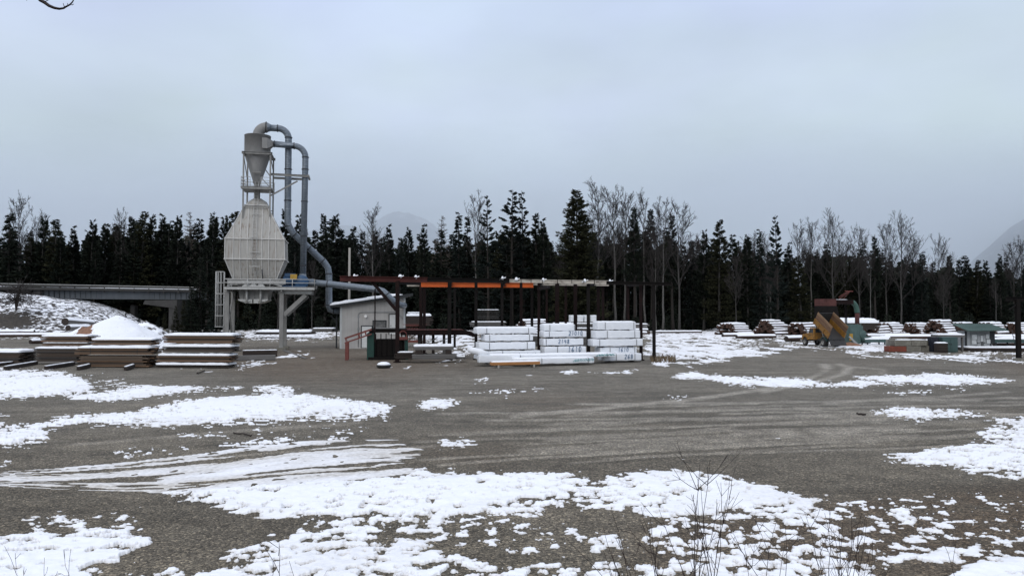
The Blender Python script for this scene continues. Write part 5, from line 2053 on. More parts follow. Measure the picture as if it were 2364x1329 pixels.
for x in (1203, 1226, 1252, 1287, 1320, 1348, 1372):
    c = P(x, 648.3 + (x - 1174) * .013, 61.8)
    mb = MB()
    mb.bx(c.x - .025, c.x + .025, c.y - .05, c.y + .02, c.z - .14, c.z + .14)
    mb.build("stiffener", M["rust_dark"], sf, world=True)
beam(1206, 655.5, 69, 1405, 657.5, 69.5, .20, "peeling_white", "cross_beam")
beam(1400, 652.5, 61.6, 1550, 655.5, 60, .26, "black_steel", "eave_beam")
for (x0, D0, x1, D1, y) in ((1038, 62, 1050, 84, 655), (1159, 62.5, 1180, 84, 656), (1244, 63, 1262, 86, 656), (1358, 63, 1392, 82, 656), (1479, 61.5, 1449, 72, 656), (918, 59, 980, 72, 652), (1286, 68, 1306, 80, 656)):
    beam(x0, y, D0, x1, y + 1.5, D1, .28, "rust_dark", "cross_beam")
beam(940, 659.5, 74, 985, 659.5, 74, .12, "peeling_white", "cross_beam")
mb = MB()
mb.bar(P(857, 648, 58.5), P(915, 716, 59), .28, .24)
mb.build("knee_brace", M["rust_dark"], sf, world=True)
mb = MB()
mb.bar(P(866, 666, 59), Vector((P(866, 666, 59).x, 59, 1.6)), .09, .09)
mb.build("hanger_rod", M["rust_dark"], sf, world=True)
mb = MB()
mb.bar((P(1242, 650, 62).x, 61.6, 5.9), (P(1268, 650, 66).x, 66, 6.2), .2, .2)
mb.build("purlin", M["rust_dark"], sf, world=True)
# lumps of snow and scrap left on the eave
for x, y, D in ((818, 636, 57.7), (924, 637, 59.5), (960, 638.5, 60.1), (1160, 641, 61.4), (1192, 643.5, 62), (1254, 645, 62.2), (1350, 647, 62.4), (1408, 648, 61.6)):
    p = P(x, y, D)
    mb = MB()
    rr = random.uniform(.05, .11)
    mb.lathe([(0, -.16), (rr * 1.6, -.16), (rr * 1.7, -.02), (rr, .1), (0, .14)], p, 9)
    mb.bar(p + Vector((-.25, 0, -.13)), p + Vector((.28, .05, .04)), .07, .07)
    o = mb.build("snow_lump", M["snow"], sf, world=True)

# post at the picture's edge with the start of another frame
ef = thing("steel_gantry", "lone dark steel post with a stub of beam at the yard's far side", "steel frame", (GX(2352, 61), 61, 0))
mb = MB()
x_ = GX(2352, 61)
mb.hbeam((x_, 61, 0), (x_, 61, P(2352, 690, 61).z), .30, .30, 0, .05)
mb.bar((x_, 61, 0), (x_, 61, P(2352, 690, 61).z), .27, .06)
mb.build("post", M["black_steel"], ef, world=True)
mb = MB()
a = P(2322, 690, 61)
mb.hbeam(a, Vector((a.x + 9, 64, a.z)), .26, .36)
mb.bar(P(2330, 715, 61), P(2352, 700, 61), .1, .1)
mb.build("beam", M["black_steel"], ef, world=True)
mb = MB()
mb.box((x_, 61, .08), (.6, .6, .24))
mb.build("footing", M["concrete"], ef, .02, world=True)

# ------------------------------------------------------------------ sorting table (chain conveyor)
KF = Frame(855, 62.0, R(9))
K = lambda x, y, l=0.0: KF.at(x, y, l)
kt = thing("sorting_conveyor", "idle board sorting table with red side rails, chains and dark green legs", "conveyor", KF.O, KF.rz)
zt = K(900, 759).z
x0, x1, x2 = K(858, 760).x, K(936, 765).x, K(1066, 770, 4.0).x
mb = MB()
for y in (0, .7, 1.4, 2.1, 2.8):
    mb.bx(x0, x1, y, y + .16, zt - .3, zt)
    mb.lathe([(.0, -.09), (.27, -.09), (.27, .09), (0, .09)], (x0 + .05, y + .08, zt - .22), 16, axis='Y')
    mb.lathe([(.0, -.09), (.27, -.09), (.27, .09), (0, .09)], (x1 - .05, y + .08, zt - .22), 16, axis='Y')
mb.build("chain_bed", M["black_steel"], kt)
mb = MB()
mb.bx(x0 + .3, x1, -.12, 3.0, zt + .01, zt + .06)
mb.build("table_top", M["timber_grey"], kt)
mb = MB()
zb = K(1000, 764).z
mb.bx(x1 - .4, x2, -.05, .12, zb - .34, zb + .06)
mb.bx(x1 - .4, x2, 2.6, 2.75, zb - .34, zb + .06)
mb.prism([(x2, zb + .06), (x2 + .9, zb - .22), (x2 + .95, zb - .45), (x2 + .6, zb - .5), (x2, zb - .34)], -.03, 2.7)
mb.build("outfeed_frame", M["rust_dark"], kt)
mb = MB()
mb.bx(x1 - .4, x2 - .2, -.08, 2.78, zb + .07, zb + .12)
mb.build("outfeed_belt", M["rust_red"], kt)
for (xa, xb) in ((K(847, 800).x, K(863, 800).x), (K(935, 800).x, K(942, 800).x)):
    for ya in (-.05, 2.6):
        mb = MB()
        mb.bx(xa, xb, ya, ya + .3, 0.0, zt - .35)
        mb.build("leg", M["machine_green"], kt, .02)
for xp, yb_ in ((968, 792), (1000, 790), (1025, 790)):
    xx = K(xp, 790, 1.5).x
    mb = MB()
    mb.bx(xx - .12, xx + .12, 1.4, 1.6, 0, zb - .34)
    mb.build("leg", M["timber_grey"] if xp != 1000 else M["timber_dark"], kt)
mb = MB()
mb.bx(K(864, 800).x, K(934, 800).x, .3, 2.6, .25, zt - .9)
mb.bx(K(850, 826).x, K(936, 826).x, -.1, 2.9, 0.0, .22)
for k in range(6):
    xx = K(866 + k * 12, 800).x
    mb.bx(xx, xx + .08, .18, .28, .25, zt - .4)
mb.build("drive_housing", M["black_steel"], kt)
mb = MB()
c = K(930, 773)
mb.tube([(c.x + .32 * math.cos(t), -.1, c.z + .32 * math.sin(t)) for t in np.linspace(0, 6.283, 17)], .05, 6)
mb.bx(c.x - .3, c.x + .4, -.2, -.1, c.z - .4, c.z - .15)
mb.build("drive_guard", M["rail_red"], kt)
mb = MB()
a, b_ = K(935, 786, .4), K(1060, 772, .4)
for (p, q) in (((936, 772), (1000, 770)), ((944, 784), (960, 772)), ((1000, 792), (1055, 774)), ((1010, 778), (985, 792))):
    p_, q_ = K(*p, .6), K(*q, .6)
    mb.tube([(p_.x, .6, p_.z), (q_.x, .6, q_.z)], .035, 6)
mb.build("strut", M["panel_grey"], kt)
# tilted red infeed rails
ir = thing("infeed_rail", "faded red sloping infeed rails on short posts in front of the shed", "rails", KF.O, KF.rz)
a, b_ = K(796, 781, -.2), K(858, 760, -.2)
for y in (-.3, .9):
    mb = MB()
    mb.bar((a.x, y, a.z), (b_.x, y, b_.z), .09, .14)
    mb.bar((a.x, y, a.z - .38), (b_.x, y, b_.z - .38), .09, .1)
    for f in (.02, .5, .75):
        p = a.lerp(b_, f)
        mb.bar((p.x, y, p.z), (p.x + .1, y, p.z - .4), .06, .08)
    mb.build("rail", M["rail_red"], ir)
for y in (-.3, .9):
    mb = MB()
    xx = K(801, 800).x
    mb.bx(xx - .13, xx + .13, y - .1, y + .1, 0, a.z - .3)
    mb.build("post", M["rail_red"], ir, .01)

# wire stack behind the table
wr = thing("wire_rack", "small rusty rack with upright rods behind the conveyor", "rack", (GX(955, 74), 74, 0))
mb = MB()
for x in np.linspace(938, 968, 9):
    mb.tube([P(x, 756, 74), Vector((P(x, 756, 74).x, 74, 1.2))], .03, 5)
mb.tube([P(930, 749, 74), P(985, 749, 74)], .03, 5)
mb.tube([P(936, 752, 74), P(972, 752, 74)], .04, 5)
mb.bx(P(938, 756, 74).x, P(968, 756, 74).x, 73.6, 74.4, 1.0, 1.2)
for x in (940, 966):
    mb.bar((P(x, 760, 74).x, 74, 0), (P(x, 760, 74).x, 74, 1.1), .08, .08)
mb.build("rack_frame", M["rail_red"], wr, world=True)

# ------------------------------------------------------------------ bundles of lumber
def bundle(label, fr, px0, px1, yt, yb, ly, depth, mat, rows=None, snow=.14, group=None, straps=(), ragged=.12, seed=0, snow_depth=None, cross=5, gap=.014, snow_px=None):
    """stickered boards: rows of planks with uneven ends, snow on the top"""
    rng = random.Random(seed)
    a, b_ = fr.at(px0, yb, ly), fr.at(px1, yt, ly)
    z0, z1 = max(a.z, 0.0), b_.z
    o3 = fr.O + fr.ex * a.x + fr.ey * ly + Vector((0, 0, z0))
    L, h = b_.x - a.x, z1 - z0
    root = thing("lumber_bundle", label, "lumber", o3, fr.rz, group)
    mb = MB()
    n = rows or max(2, round(h / .085))
    th = h / n
    wd = depth / cross
    for r in range(n):
        for k in range(cross):
            e0 = -rng.random() * ragged
            e1 = L + rng.uniform(-1, 1) * ragged
            if k == 0:
                e0, e1 = min(e0, 0), e1
            jit = rng.uniform(-.012, .02) if k == 0 else 0
            mb.bx(e0, e1, k * wd + .006 + jit, (k + 1) * wd - .006, r * th + gap, (r + 1) * th - gap)
    mb.build("boards", M[mat], root)
    if straps:
        for s_ in straps:
            mb = MB()
            xx = fr.at(s_, yt, ly).x - a.x
            mb.bx(xx - .012, xx + .012, -.02, -.012, 0, h)
            mb.build("strap", M["strap_black"], root)
    if snow:
        mb = MB()
        s0, s1 = (0.02, L - .04) if snow_px is None else (fr.at(snow_px[0], yt, ly).x - a.x, fr.at(snow_px[1], yt, ly).x - a.x)
        snow_slab(mb, s0, s1, .0, (snow_depth or depth) - .02, h - .005, snow, 0, seed, 20, 5)
        mb.build("snow_cap", M["snow"], root)
    return root
LF = Frame(455, 53.0, R(-4))
LG = "weathered board bundles by the sawdust pile"
bundle("snow-topped board bundle, lowest of the stack nearest the bin", LF, 360, 526, 842, 852, 0, 1.5, "board_grey", 4, .17, seed=1)
bundle("reddish board bundle second from the ground in the stack nearest the bin", LF, 364, 530, 820.5, 834.5, .12, 1.4, "board_brown", 5, .17, seed=2)
bundle("grey board bundle third from the ground in the stack nearest the bin", LF, 377, 535, 800, 812, .25, 1.35, "board_grey", 4, .20, seed=3)
bundle("brown board bundle capping the stack nearest the bin, lumpy snow on top", LF, 379, 540, 774, 791.5, .4, 1.3, "board_brown", 5, .17, seed=4, ragged=.2)
bundle("thick brown bundle at the bottom of the middle stack beside the sawdust pile", LF, 187, 338, 822, 846, 0, 1.5, "board_brown", 7, 0, seed=5, ragged=.35)
bundle("orange-brown strapped bundle lying mid-height in the middle stack", LF, 179, 345, 803, 817.5, .1, 1.45, "board_brown", 5, .16, seed=6, straps=(209, 317), ragged=.3)
bundle("reddish upper bundle of the middle stack, snow on its boards", LF, 212, 353, 784, 796, .6, 1.2, "board_brown", 4, .15, seed=7, ragged=.2)
LF2 = Frame(140, 56.5, R(-4))
bundle("dark wide bundle at the bottom of the stack farthest from the bin", LF2, 86, 183, 812, 835, 0, 1.4, "board_grey", 8, 0, seed=8, ragged=.3)
bundle("greyish bundle with small snow tufts, second in the stack farthest from the bin", LF2, 80, 182, 804, 812, .05, 1.4, "board_grey", 3, .13, seed=9, ragged=.2)
bundle("tan bundle under thin stickers in the stack farthest from the bin", LF2, 99, 203, 791, 798.5, .5, 1.3, "board_brown", 3, .04, seed=10, ragged=.1)
bundle("tan bundle on top of the stack farthest from the bin", LF2, 96, 203, 776, 789, .55, 1.3, "board_brown", 5, .14, seed=11, ragged=.2)
bundle("dark bundle cut by the picture's edge with a smooth snow top", LF2, -70, 46, 813, 838, -.4, 1.9, "board_grey", 8, .22, seed=12)
# the timbers they rest on stick out in front
def skid(label, p0, p1, D0, D1, w, h, mat="timber_dark", snow=True, group=None, name="dunnage_timber"):
    a, b_ = Vector((GX(p0, D0), D0, 0)), Vector((GX(p1, D1), D1, 0))
    root = thing(name, label, "timber", a, math.atan2(b_.y - a.y, b_.x - a.x), group)
    L = (b_ - a).length
    mb = MB()
    mb.bx(0, L, -w / 2, w / 2, 0.0, h)
    mb.build("timber", M[mat], root, .01)
    if snow:
        mb = MB()
        snow_slab(mb, .02, L - .02, -w / 2 + .01, w / 2 - .01, h - .004, .06, 0, 3, 16, 2, 0.0)
        mb.build("snow_cap", M["snow"], root)
    return root
skid("snowy dunnage timber poking out under the dark stack at the picture's edge", 12, 84, 51.0, 56.5, .24, .22)
skid("short dunnage timber lying beside the picture's edge", -8, 40, 54.5, 57, .22, .2)
skid("long dunnage timber sticking out under the stack farthest from the bin", 106, 170, 51.0, 55.5, .24, .24)
skid("dunnage timber end by the middle stack, on its bin-less side", 181, 206, 50.6, 53.2, .24, .24)
skid("dunnage timber end under the strapped middle stack, toward the bin", 290, 308, 50.4, 53.0, .24, .24)
skid("dark squared beam lying behind the stack nearest the bin", 560, 640, 66.5, 67.5, .5, .55, "timber_dark", True)
skid("pale squared beam lying along the ground in front of the bin leg", 540, 636, 61.0, 62.0, .5, .4, "timber_grey", False)
skid("thin plank lying flat beside the foot of the bin leg", 654, 706, 78, 63.5, .22, .06, "timber_grey", False, name="loose_plank")

# ------------------------------------------------------------------ wrapped packs
DIG = {'0': [[(.2, .1), (.1, .5), (.25, .95), (.6, 1), (.8, .6), (.65, .1), (.2, .1)]], '1': [[(.45, 0), (.5, 1), (.35, .85)]],
       '2': [[(.1, .8), (.4, 1), (.75, .8), (.5, .4), (.1, .02), (.85, .05)]], '6': [[(.7, 1), (.3, .7), (.12, .25), (.4, 0), (.75, .2), (.6, .48), (.15, .35)]],
       '8': [[(.5, .5), (.15, .75), (.45, 1), (.75, .78), (.5, .5), (.15, .2), (.45, 0), (.8, .22), (.5, .5)]], '4': [[(.3, 1), (.15, .45), (.8, .45)], [(.65, .9), (.6, 0)]],
       '-': [[(.15, .5), (.75, .5)]], ' ': []}
def letters(mb, text, x, z, h, slant=.08):
    for ch in text:
        for st in DIG[ch]:
            pts = [(x + (u * .62 + v * slant) * h, -.012, z + v * h) for u, v in st]
            for p, q in zip(pts[:-1], pts[1:]):
                mb.bar(p, q, .02, .03 * h / .3)
        x += .72 * h
    return x
WF = Frame(1300, 58.0, R(17))
def pack(label, px0, px1, yt, yb, ly, text=None, tx=None, snow=0.0, straps=(.18, .86), depth=1.15, seed=0, seen=10, prints=None, group=None, th=.32, tail=False):
    a, b_ = WF.at(px0 + seen, yb + 1.0, ly), WF.at(px1, yt, ly)
    z0, z1 = max(a.z, 0.12), b_.z
    o3 = WF.O + WF.ex * a.x + WF.ey * ly + Vector((0, 0, z0))
    L, h = b_.x - a.x, z1 - z0
    root = thing("wrapped_pack", label, "lumber pack", o3, WF.rz, group)
    mb = MB()
    h -= .012
    rbox(mb, 0, L, 0, depth, 0, h, .042, 0, .010, seed, max(8, int(L * 5)))
    if tail:
        mb.tube([(-.35, .3, h * .55), (0, .3, h * .5), (.3, .3, h * .5)], [.12, .26, .3], 9)
    wrap = mb.build("wrapper", M["wrap_white"], root)
    for s_ in straps:
        mb = MB()
        xx = L * s_
        mb.bx(xx - .016, xx + .016, -.045, -.03, .03, h - .03)
        mb.bx(xx - .016, xx + .016, -.02, depth + .02, h + .02, h + .03)
        mb.build("strap", M["strap_black"], root)
    if text:
        mb = MB()
        xx = WF.at(tx, yt, ly).x - a.x
        letters(mb, text, xx, h * .25, th)
        mb.build("lettering", M["marker_blue"], root).location = (0, -.045, 0)
    if prints:
        mb = MB()
        rng = random.Random(seed)
        p0, p1 = (WF.at(p, yt, ly).x - a.x for p in prints)
        for row in range(3):
            x = p0 + row * .1
            while x < p1:
                w = rng.uniform(.05, .2)
                mb.bx(x, x + w, -.05, -.042, h * (.3 + .17 * row) + (x - p0) * .03, h * (.3 + .17 * row) + .035 + (x - p0) * .03)
                x += w + rng.uniform(.04, .12)
        mb.build("printing", M["wrap_print"], root)
    if snow:
        mb = MB()
        snow_slab(mb, .05, L - .05, .05, depth - .05, h, snow, 0, seed, 16, 5, 0.0)
        mb.build("snow_cap", M["snow"], root)
    for f in (.2, .8):
        mb = MB()
        mb.bx(L * f - .05, L * f + .05, .05, depth - .05, -.1, 0.0)
        mb.build("bearer", M["timber_dark"], root)
    return root
pack("white wrapped pack on top of the stack nearest the conveyor", 1095, 1239, 756, 769, .5, snow=.10, seed=1, seen=6, straps=(.16, .86))
pack("shorter white wrapped pack second from the top, nearest the conveyor", 1113, 1231, 771, 786, .4, seed=2, seen=6, straps=(.1, .92))
pack("white wrapped pack third from the top in the stack nearest the conveyor", 1100, 1236, 788.5, 806, .3, seed=3, seen=6, straps=(.18, .85))
pack("white wrapped pack marked with a faint size, bottom of the stack nearest the conveyor", 1112, 1248, 808, 829, .2, "2-12-10", 1196, seed=4, straps=(.3,), th=.3)
pack("long white pack with a crumpled twisted end, across the front", 1092, 1420, 815, 828, -1.3, seed=6, straps=(.3, .94), depth=1.1, prints=(1375, 1415), snow=.08)
pack("big creased white pack at the front corner, under the long pack's crumpled end", 1096, 1200, 818, 836, -1.9, seed=5, straps=(), depth=.55)
pack("front white pack with teal printing behind the fresh beam", 1176, 1372, 824, 840, -2.6, seed=7, straps=(.34, .92), depth=1.0, prints=(1322, 1368), snow=.05)
pack("small snow-topped white pack crowning the middle stack", 1247, 1328, 748.5, 762.5, .5, seed=8, straps=(.17, .97), snow=.08)
pack("white wrapped pack numbered 21010 in the middle stack", 1246, 1354, 763.5, 777, .35, "21010", 1312, seed=9, straps=(.12, .89), th=.34)
pack("white wrapped pack with faint 2148 and a torn corner in the middle stack", 1246, 1347, 780, 796, .4, "2148", 1288, seed=10, straps=(.05,), th=.34)
pack("white wrapped pack numbered 1610 at the bottom of the middle stack", 1248, 1353, 798.5, 816, .3, "1610", 1310, seed=11, straps=(.3, .83), th=.42)
pack("white wrapped pack on top of the stack beside the black post", 1371, 1468, 742.5, 760, .55, seed=12, straps=(.18, .94), snow=.08)
pack("white wrapped pack second from the top beside the black post", 1367, 1478, 762, 779.5, .4, seed=13, straps=(.24, .87))
pack("widest white wrapped pack in the stack beside the black post", 1359, 1484, 781.5, 798, .2, seed=14, straps=(.13, .87))
pack("white wrapped pack numbered 1610 beside the black post", 1376, 1470, 800, 815, .4, "1610", 1426, seed=15, straps=(.26, .94), th=.34)
pack("white wrapped pack numbered 268, lowest beside the black post", 1383, 1481, 814.5, 834, -.5, "268", 1441, seed=16, straps=(.33, .82), th=.36)
# crumpled end of the long pack
ce = WF.at(1100, 812, -1.4)
mb = MB()
o3 = WF.O
pts = [WF.at(1081, 807, -1.0), WF.at(1092, 809, -1.1), WF.at(1110, 813, -1.3), WF.at(1128, 819, -1.45)]
mb.tube([Vector((p.x, -1.0 - .2 * i, p.z)) for i, p in enumerate(pts)], [.16, .26, .26, .16], 9)
lw = thing("loose_wrap", "gathered tail of white wrapping hanging off the long front pack", "plastic wrap", WF.O, WF.rz)
mb.build("sheet", M["wrap_white"], lw)
for (x0, x1, yt, yb, lab) in ((1316, 1347, 727, 735, None), (1316, 1347, 735.5, 742, None), (1348, 1377, 727, 735, None), (1348, 1377, 735.5, 742, None)):
    FW2 = WF
    WF = Frame(1345, 96, R(10))
    pack("small far white wrapped pack, seen between the rusty posts", x0, x1, yt, yb, 0, seed=int(x0 + yb), seen=2, group="far white packs between the posts", straps=(.5,))
    WF = FW2
# fresh beam on blocks
fb = thing("timber_beam", "fresh orange squared beam on two small blocks in front of the white packs", "beam", WF.O, WF.rz)
a, b_ = WF.at(1136, 843, -3.9), WF.at(1247, 834, -3.9)
mb = MB()
mb.bx(a.x, b_.x, -3.9, -3.3, a.z, b_.z)
mb.bx(a.x + .02, b_.x - .02, -3.91, -3.3, (a.z + b_.z) / 2 - .008, (a.z + b_.z) / 2 + .006)
mb.build("beam", M["timber_fresh"], fb, .012)
mb = MB()
snow_slab(mb, a.x + .02, b_.x - .02, -3.88, -3.32, b_.z, .08, 0, 8, 18, 3, .01)
mb.build("snow_cap", M["snow"], fb)
for xp in (1151, 1233):
    c = WF.at(xp, 845, -3.9).x
    mb = MB()
    mb.bx(c - .06, c + .06, -3.92, -3.3, 0.0, a.z)
    mb.build("block", M["pole_wood"], fb)
# grey timbers by the conveyor
TF = Frame(1000, 58.5, R(6))
bundle("grey planed timber bundle under thick snow beside the conveyor, upper one", TF, 955, 1048, 799, 808, .2, 1.3, "timber_grey", 1, .16, seed=31, ragged=.02, cross=3)
bundle("grey timber bundle bearing the snowy upper one beside the conveyor", TF, 953, 1052, 817, 829, 0, 1.3, "timber_grey", 3, .0, seed=32, ragged=.1, cross=4)
bundle("dark scrap boards pushed under the conveyor's end", TF, 918, 955, 813, 828, .6, 1.2, "timber_dark", 5, .06, seed=33, ragged=.3)
bundle("short grey offcuts beside the grey timber bundles", TF, 1054, 1074, 823, 828, .3, .8, "timber_grey", 2, .08, seed=34, ragged=.1)
mb = MB()
for x in (966, 1036):
    c = TF.at(x, 812, .05)
    mb.bx(c.x - .25, c.x + .25, .1, 1.2, TF.at(x, 817, 0).z, TF.at(x, 808.5, 0).z)
sp_ = thing("timber_spacer", "short black spacer blocks between the grey timber bundles", "spacer", TF.O, TF.rz)
mb.build("block", M["timber_dark"], sp_)
# tyre under snow
ty = thing("old_tyre", "old black tyre capped with snow lying in front of the conveyor", "tyre", (GX(886, 53.0), 53.0, 0))
mb = MB()
mb.lathe([(.26, .02), (.44, .0), (.52, .06), (.52, .16), (.44, .22), (.26, .2), (.26, .02)], (0, 0, 0), 22)
mb.build("tyre", M["tyre"], ty)
mb = MB()
mb.lathe([(0, .40), (.2, .39), (.38, .33), (.50, .22), (.47, .18), (0, .15)], (0, 0, 0), 14)
mb.build("snow_cap", M["snow"], ty)
# ------------------------------------------------------------------ road bridge
brg = thing("road_bridge", "grey steel girder road bridge with snow along its edge", "bridge", (GX(200, 172), 172, 0))
def bp(x, y):
    """bridge runs from the bank away to the right"""
    D = 165 + (x - 0) * 15 / 440
    return P(x, y, D)
def run(name, mat, x0, x1, yt, yb, off, th, parent=None):
    """a long plate between two picture columns; yt, yb are pairs (left, right)"""
    a0, a1 = bp(x0, yt[0]), bp(x1, yt[1])
    b0, b1 = bp(x0, yb[0]), bp(x1, yb[1])
    o = Vector((0, off, 0))
    t = Vector((0, th, 0))
    mb = MB()
    q = [b0 + o, b1 + o, a1 + o, a0 + o]
    mb.add(q + [p + t for p in q], [(0, 1, 2, 3), (7, 6, 5, 4), (0, 4, 5, 1), (1, 5, 6, 2), (2, 6, 7, 3), (3, 7, 4, 0)])
    return mb.build(name, M[mat], parent or brg, world=True)
ly_ = lambda x, a, b: a + (b - a) * (x + 80) / 560
yt_ = lambda x: 654.2 + 8.5 * x / 440
XA, XB = -120, 480
run("parapet", "bridge_concrete", XA, XB, (yt_(XA), yt_(XB)), (yt_(XA) + 6, yt_(XB) + 4.6), -.3, .3)
run("guard_rail", "pale_steel", XA, XB, (yt_(XA) - .6, yt_(XB) - .6), (yt_(XA) + .5, yt_(XB) + .4), -.36, .05)
run("snow_edge", "snow", XA, 60, (yt_(XA) + 5.5, yt_(60) + 5.4), (yt_(XA) + 8, yt_(60) + 7.2), -.75, .5)
run("snow_edge", "snow", 100, XB, (yt_(100) + 5.3, yt_(XB) + 4.4), (yt_(100) + 7.4, yt_(XB) + 6.0), -.75, .5)
deck = run("deck", "bridge_concrete", XA, XB, (yt_(XA) + 7.6, yt_(XB) + 5.7), (yt_(XA) + 14.0, yt_(XB) + 11.0), -.7, 9.5)
girder = run("girder", "bridge_grey", 96, XB, (yt_(96) + 14.2, yt_(XB) + 11.2), (yt_(96) + 33.0, yt_(XB) + 28.0), .1, .3)
mb = MB()
for x in np.arange(101, 476, 12.2):
    a, b_ = bp(x, yt_(x) + 14), bp(x, yt_(x) + 33 - x * .011)
    mb.bar(a + Vector((0, -.02, 0)), b_ + Vector((0, -.02, .1)), .1, .3)
mb.build("stiffener", M["trim_dark"], girder, world=True)
mb = MB()
a, b_ = bp(96, yt_(96) + 32.6), bp(XB, yt_(XB) + 27.8)
mb.bar(a, b_, .6, .1)
mb.build("flange_plate", M["bridge_grey"], girder, world=True)
run("girder", "bridge_grey", 96, XB, (yt_(96) + 14.2, yt_(XB) + 11.2), (yt_(96) + 31.5, yt_(XB) + 27.0), 7.0, .3)
for x in range(110, 470, 34):
    mb = MB()
    c = bp(x, yt_(x) + 10)
    mb.bar(c + Vector((0, -.9, .5)), c + Vector((0, -.9, -.55)), .28, .3)
    mb.build("rail_bracket", M["bridge_concrete"], brg, world=True)
mb = MB()
a, b_ = bp(78, yt_(78) + 13), bp(97, yt_(97) + 40)
mb.bx(a.x, b_.x, a.y - .2, a.y + 8, 3, a.z)
mb.build("abutment", M["bridge_concrete"], brg, world=True)
mb = MB()
cx = lambda x, y: P(x, y, 177)
q = [cx(344, 693), cx(417, 692.5), cx(417, 713), cx(400, 710), cx(340, 702)]
mb.add([(p.x, 175, p.z) for p in q] + [(p.x, 181, p.z) for p in q], [(0, 4, 3, 2, 1), (5, 6, 7, 8, 9)] + [(k, (k + 1) % 5, 5 + (k + 1) % 5, 5 + k) for k in range(5)])
mb.bx(cx(398, 700).x, cx(417, 700).x, 175.2, 181, 0, cx(400, 708).z)
mb.build("pier", M["bridge_concrete"], brg, world=True)
mb = MB()
mb.bx(cx(296, 700).x, cx(306, 700).x, 178, 179.5, 0, cx(300, 704).z)
mb.build("pier", M["bridge_concrete"], brg, world=True)
# shrub tree on the bank, with its mound of leaf litter
st = thing("shrub_tree", "small many-stemmed bare tree on the snowy bank in front of the ramp", "tree", P(38, 712, 151))
rng = np.random.RandomState(77)
paths = []
tp = []
for k in range(5):
    a = rng.uniform(0, 6.28)
    top = np.array([math.cos(a) * .9, math.sin(a) * .6, 3.6 + rng.rand()])
    s_ = np.linspace(0, 1, 5)[:, None]
    p = s_ * top + np.array([0, 0, -.4]) * (1 - s_)
    tp.append((p, np.linspace(.2, .08, 5)))
    for j in range(26):
        q = p[rng.randint(2, 5)]
        d = rng.normal(0, 1, 3) * np.array([1, .8, .35])
        d /= np.linalg.norm(d)
        L = rng.uniform(1.2, 3.2)
        pts = q + d * np.linspace(0, 1, 4)[:, None] * L + np.array([0, 0, -.25]) * (np.linspace(0, 1, 4)[:, None] ** 2) * L
        paths.append((pts, [.05, .04, .035, .025]))
        for m_ in range(4):
            e = pts[rng.randint(1, 4)]
            f_ = d + rng.normal(0, .6, 3)
            paths.append((e + f_ * np.linspace(0, 1, 3)[:, None] * L * .35, [.03, .028, .02]))
v_, f_ = tri_tube(tp)
np_mesh("trunk", v_, f_, M["bark_dark"], parent=st)
v_, f_ = tri_tube(paths)
np_mesh("crown", v_, f_, M["twig"], parent=st)
# weathered log ends at the foot of the bank
def log_mesh(L, r, snow, seed, n=12):
    rng = random.Random(seed)
    mb = MB()
    k = 5
    rr = [r * rng.uniform(.93, 1.05) for _ in range(k)]
    mb.tube([(L * i / (k - 1), rng.uniform(-.02, .02), rng.uniform(-.02, .02)) for i in range(k)], rr, n, 0, False)
    for x, r_, s_ in ((-.01, rr[0], -1), (L + .01, rr[-1], 1)):
        mb.add([(x, r_ * math.cos(6.2832 * i / n), r_ * math.sin(6.2832 * i / n)) for i in range(n)], [tuple(range(n))[::s_]], 1)
    if snow:
        m_ = 5
        vs_, fs = [], []
        for i in range(9):
            x = L * (.01 + .98 * i / 8)
            t = .11 * rng.uniform(.75, 1.25)
            for j in range(m_):
                a = R(22 + (158 - 22) * j / (m_ - 1))
                q = r * 1.03 + t * (math.sin(a) ** 2) * (.6 if i in (0, 8) else 1)
                vs_.append((x, q * math.cos(a), q * math.sin(a)))
        for i in range(8):
            for j in range(m_ - 1):
                o = i * m_ + j
                fs.append((o, o + m_, o + m_ + 1, o + 1))
        mb.add(vs_, fs, 2, True)
        mb.add([vs_[0], vs_[1], vs_[2], vs_[3], vs_[4]], [(0, 1, 2, 3, 4)], 2)
    return mb
def lone_log(label, p, q, r, snow=True, name="log", seed=0, bark="log_bark"):
    p, q = Vector(p), Vector(q)
    mb = log_mesh((q - p).length, r, snow, seed)
    o = mb.build(name, [M[bark], M["timber_dark"], M["snow"]])
    d = q - p
    o.location = p
    o.rotation_euler = (0, -math.asin(d.z / d.length), math.atan2(d.y, d.x))
    return tag(o, label, "log")
lone_log("big weathered log with a split grey end, propped on another against the bank", P(150, 742, 120), P(212, 747, 128), .62, seed=3, bark="timber_grey")
lone_log("snowy log under the split grey log at the bank's foot", P(157, 757, 112), P(205, 756, 117), .45, seed=4, bark="timber_grey")
lone_log("dark snow-topped log lying along the foot of the bank at the picture's edge", (GX(-60, 134), 134, .45), (GX(80, 137), 137, .45), .45, seed=5)
lone_log("long low log under snow in front of the dark one along the bank", (GX(-60, 123), 123, .25), (GX(200, 126), 126, .3), .32, seed=6)
lone_log("short snowy log end just above the tan bundle stack", (GX(70, 96), 96, .25), (GX(104, 98), 98, .25), .3, seed=7)

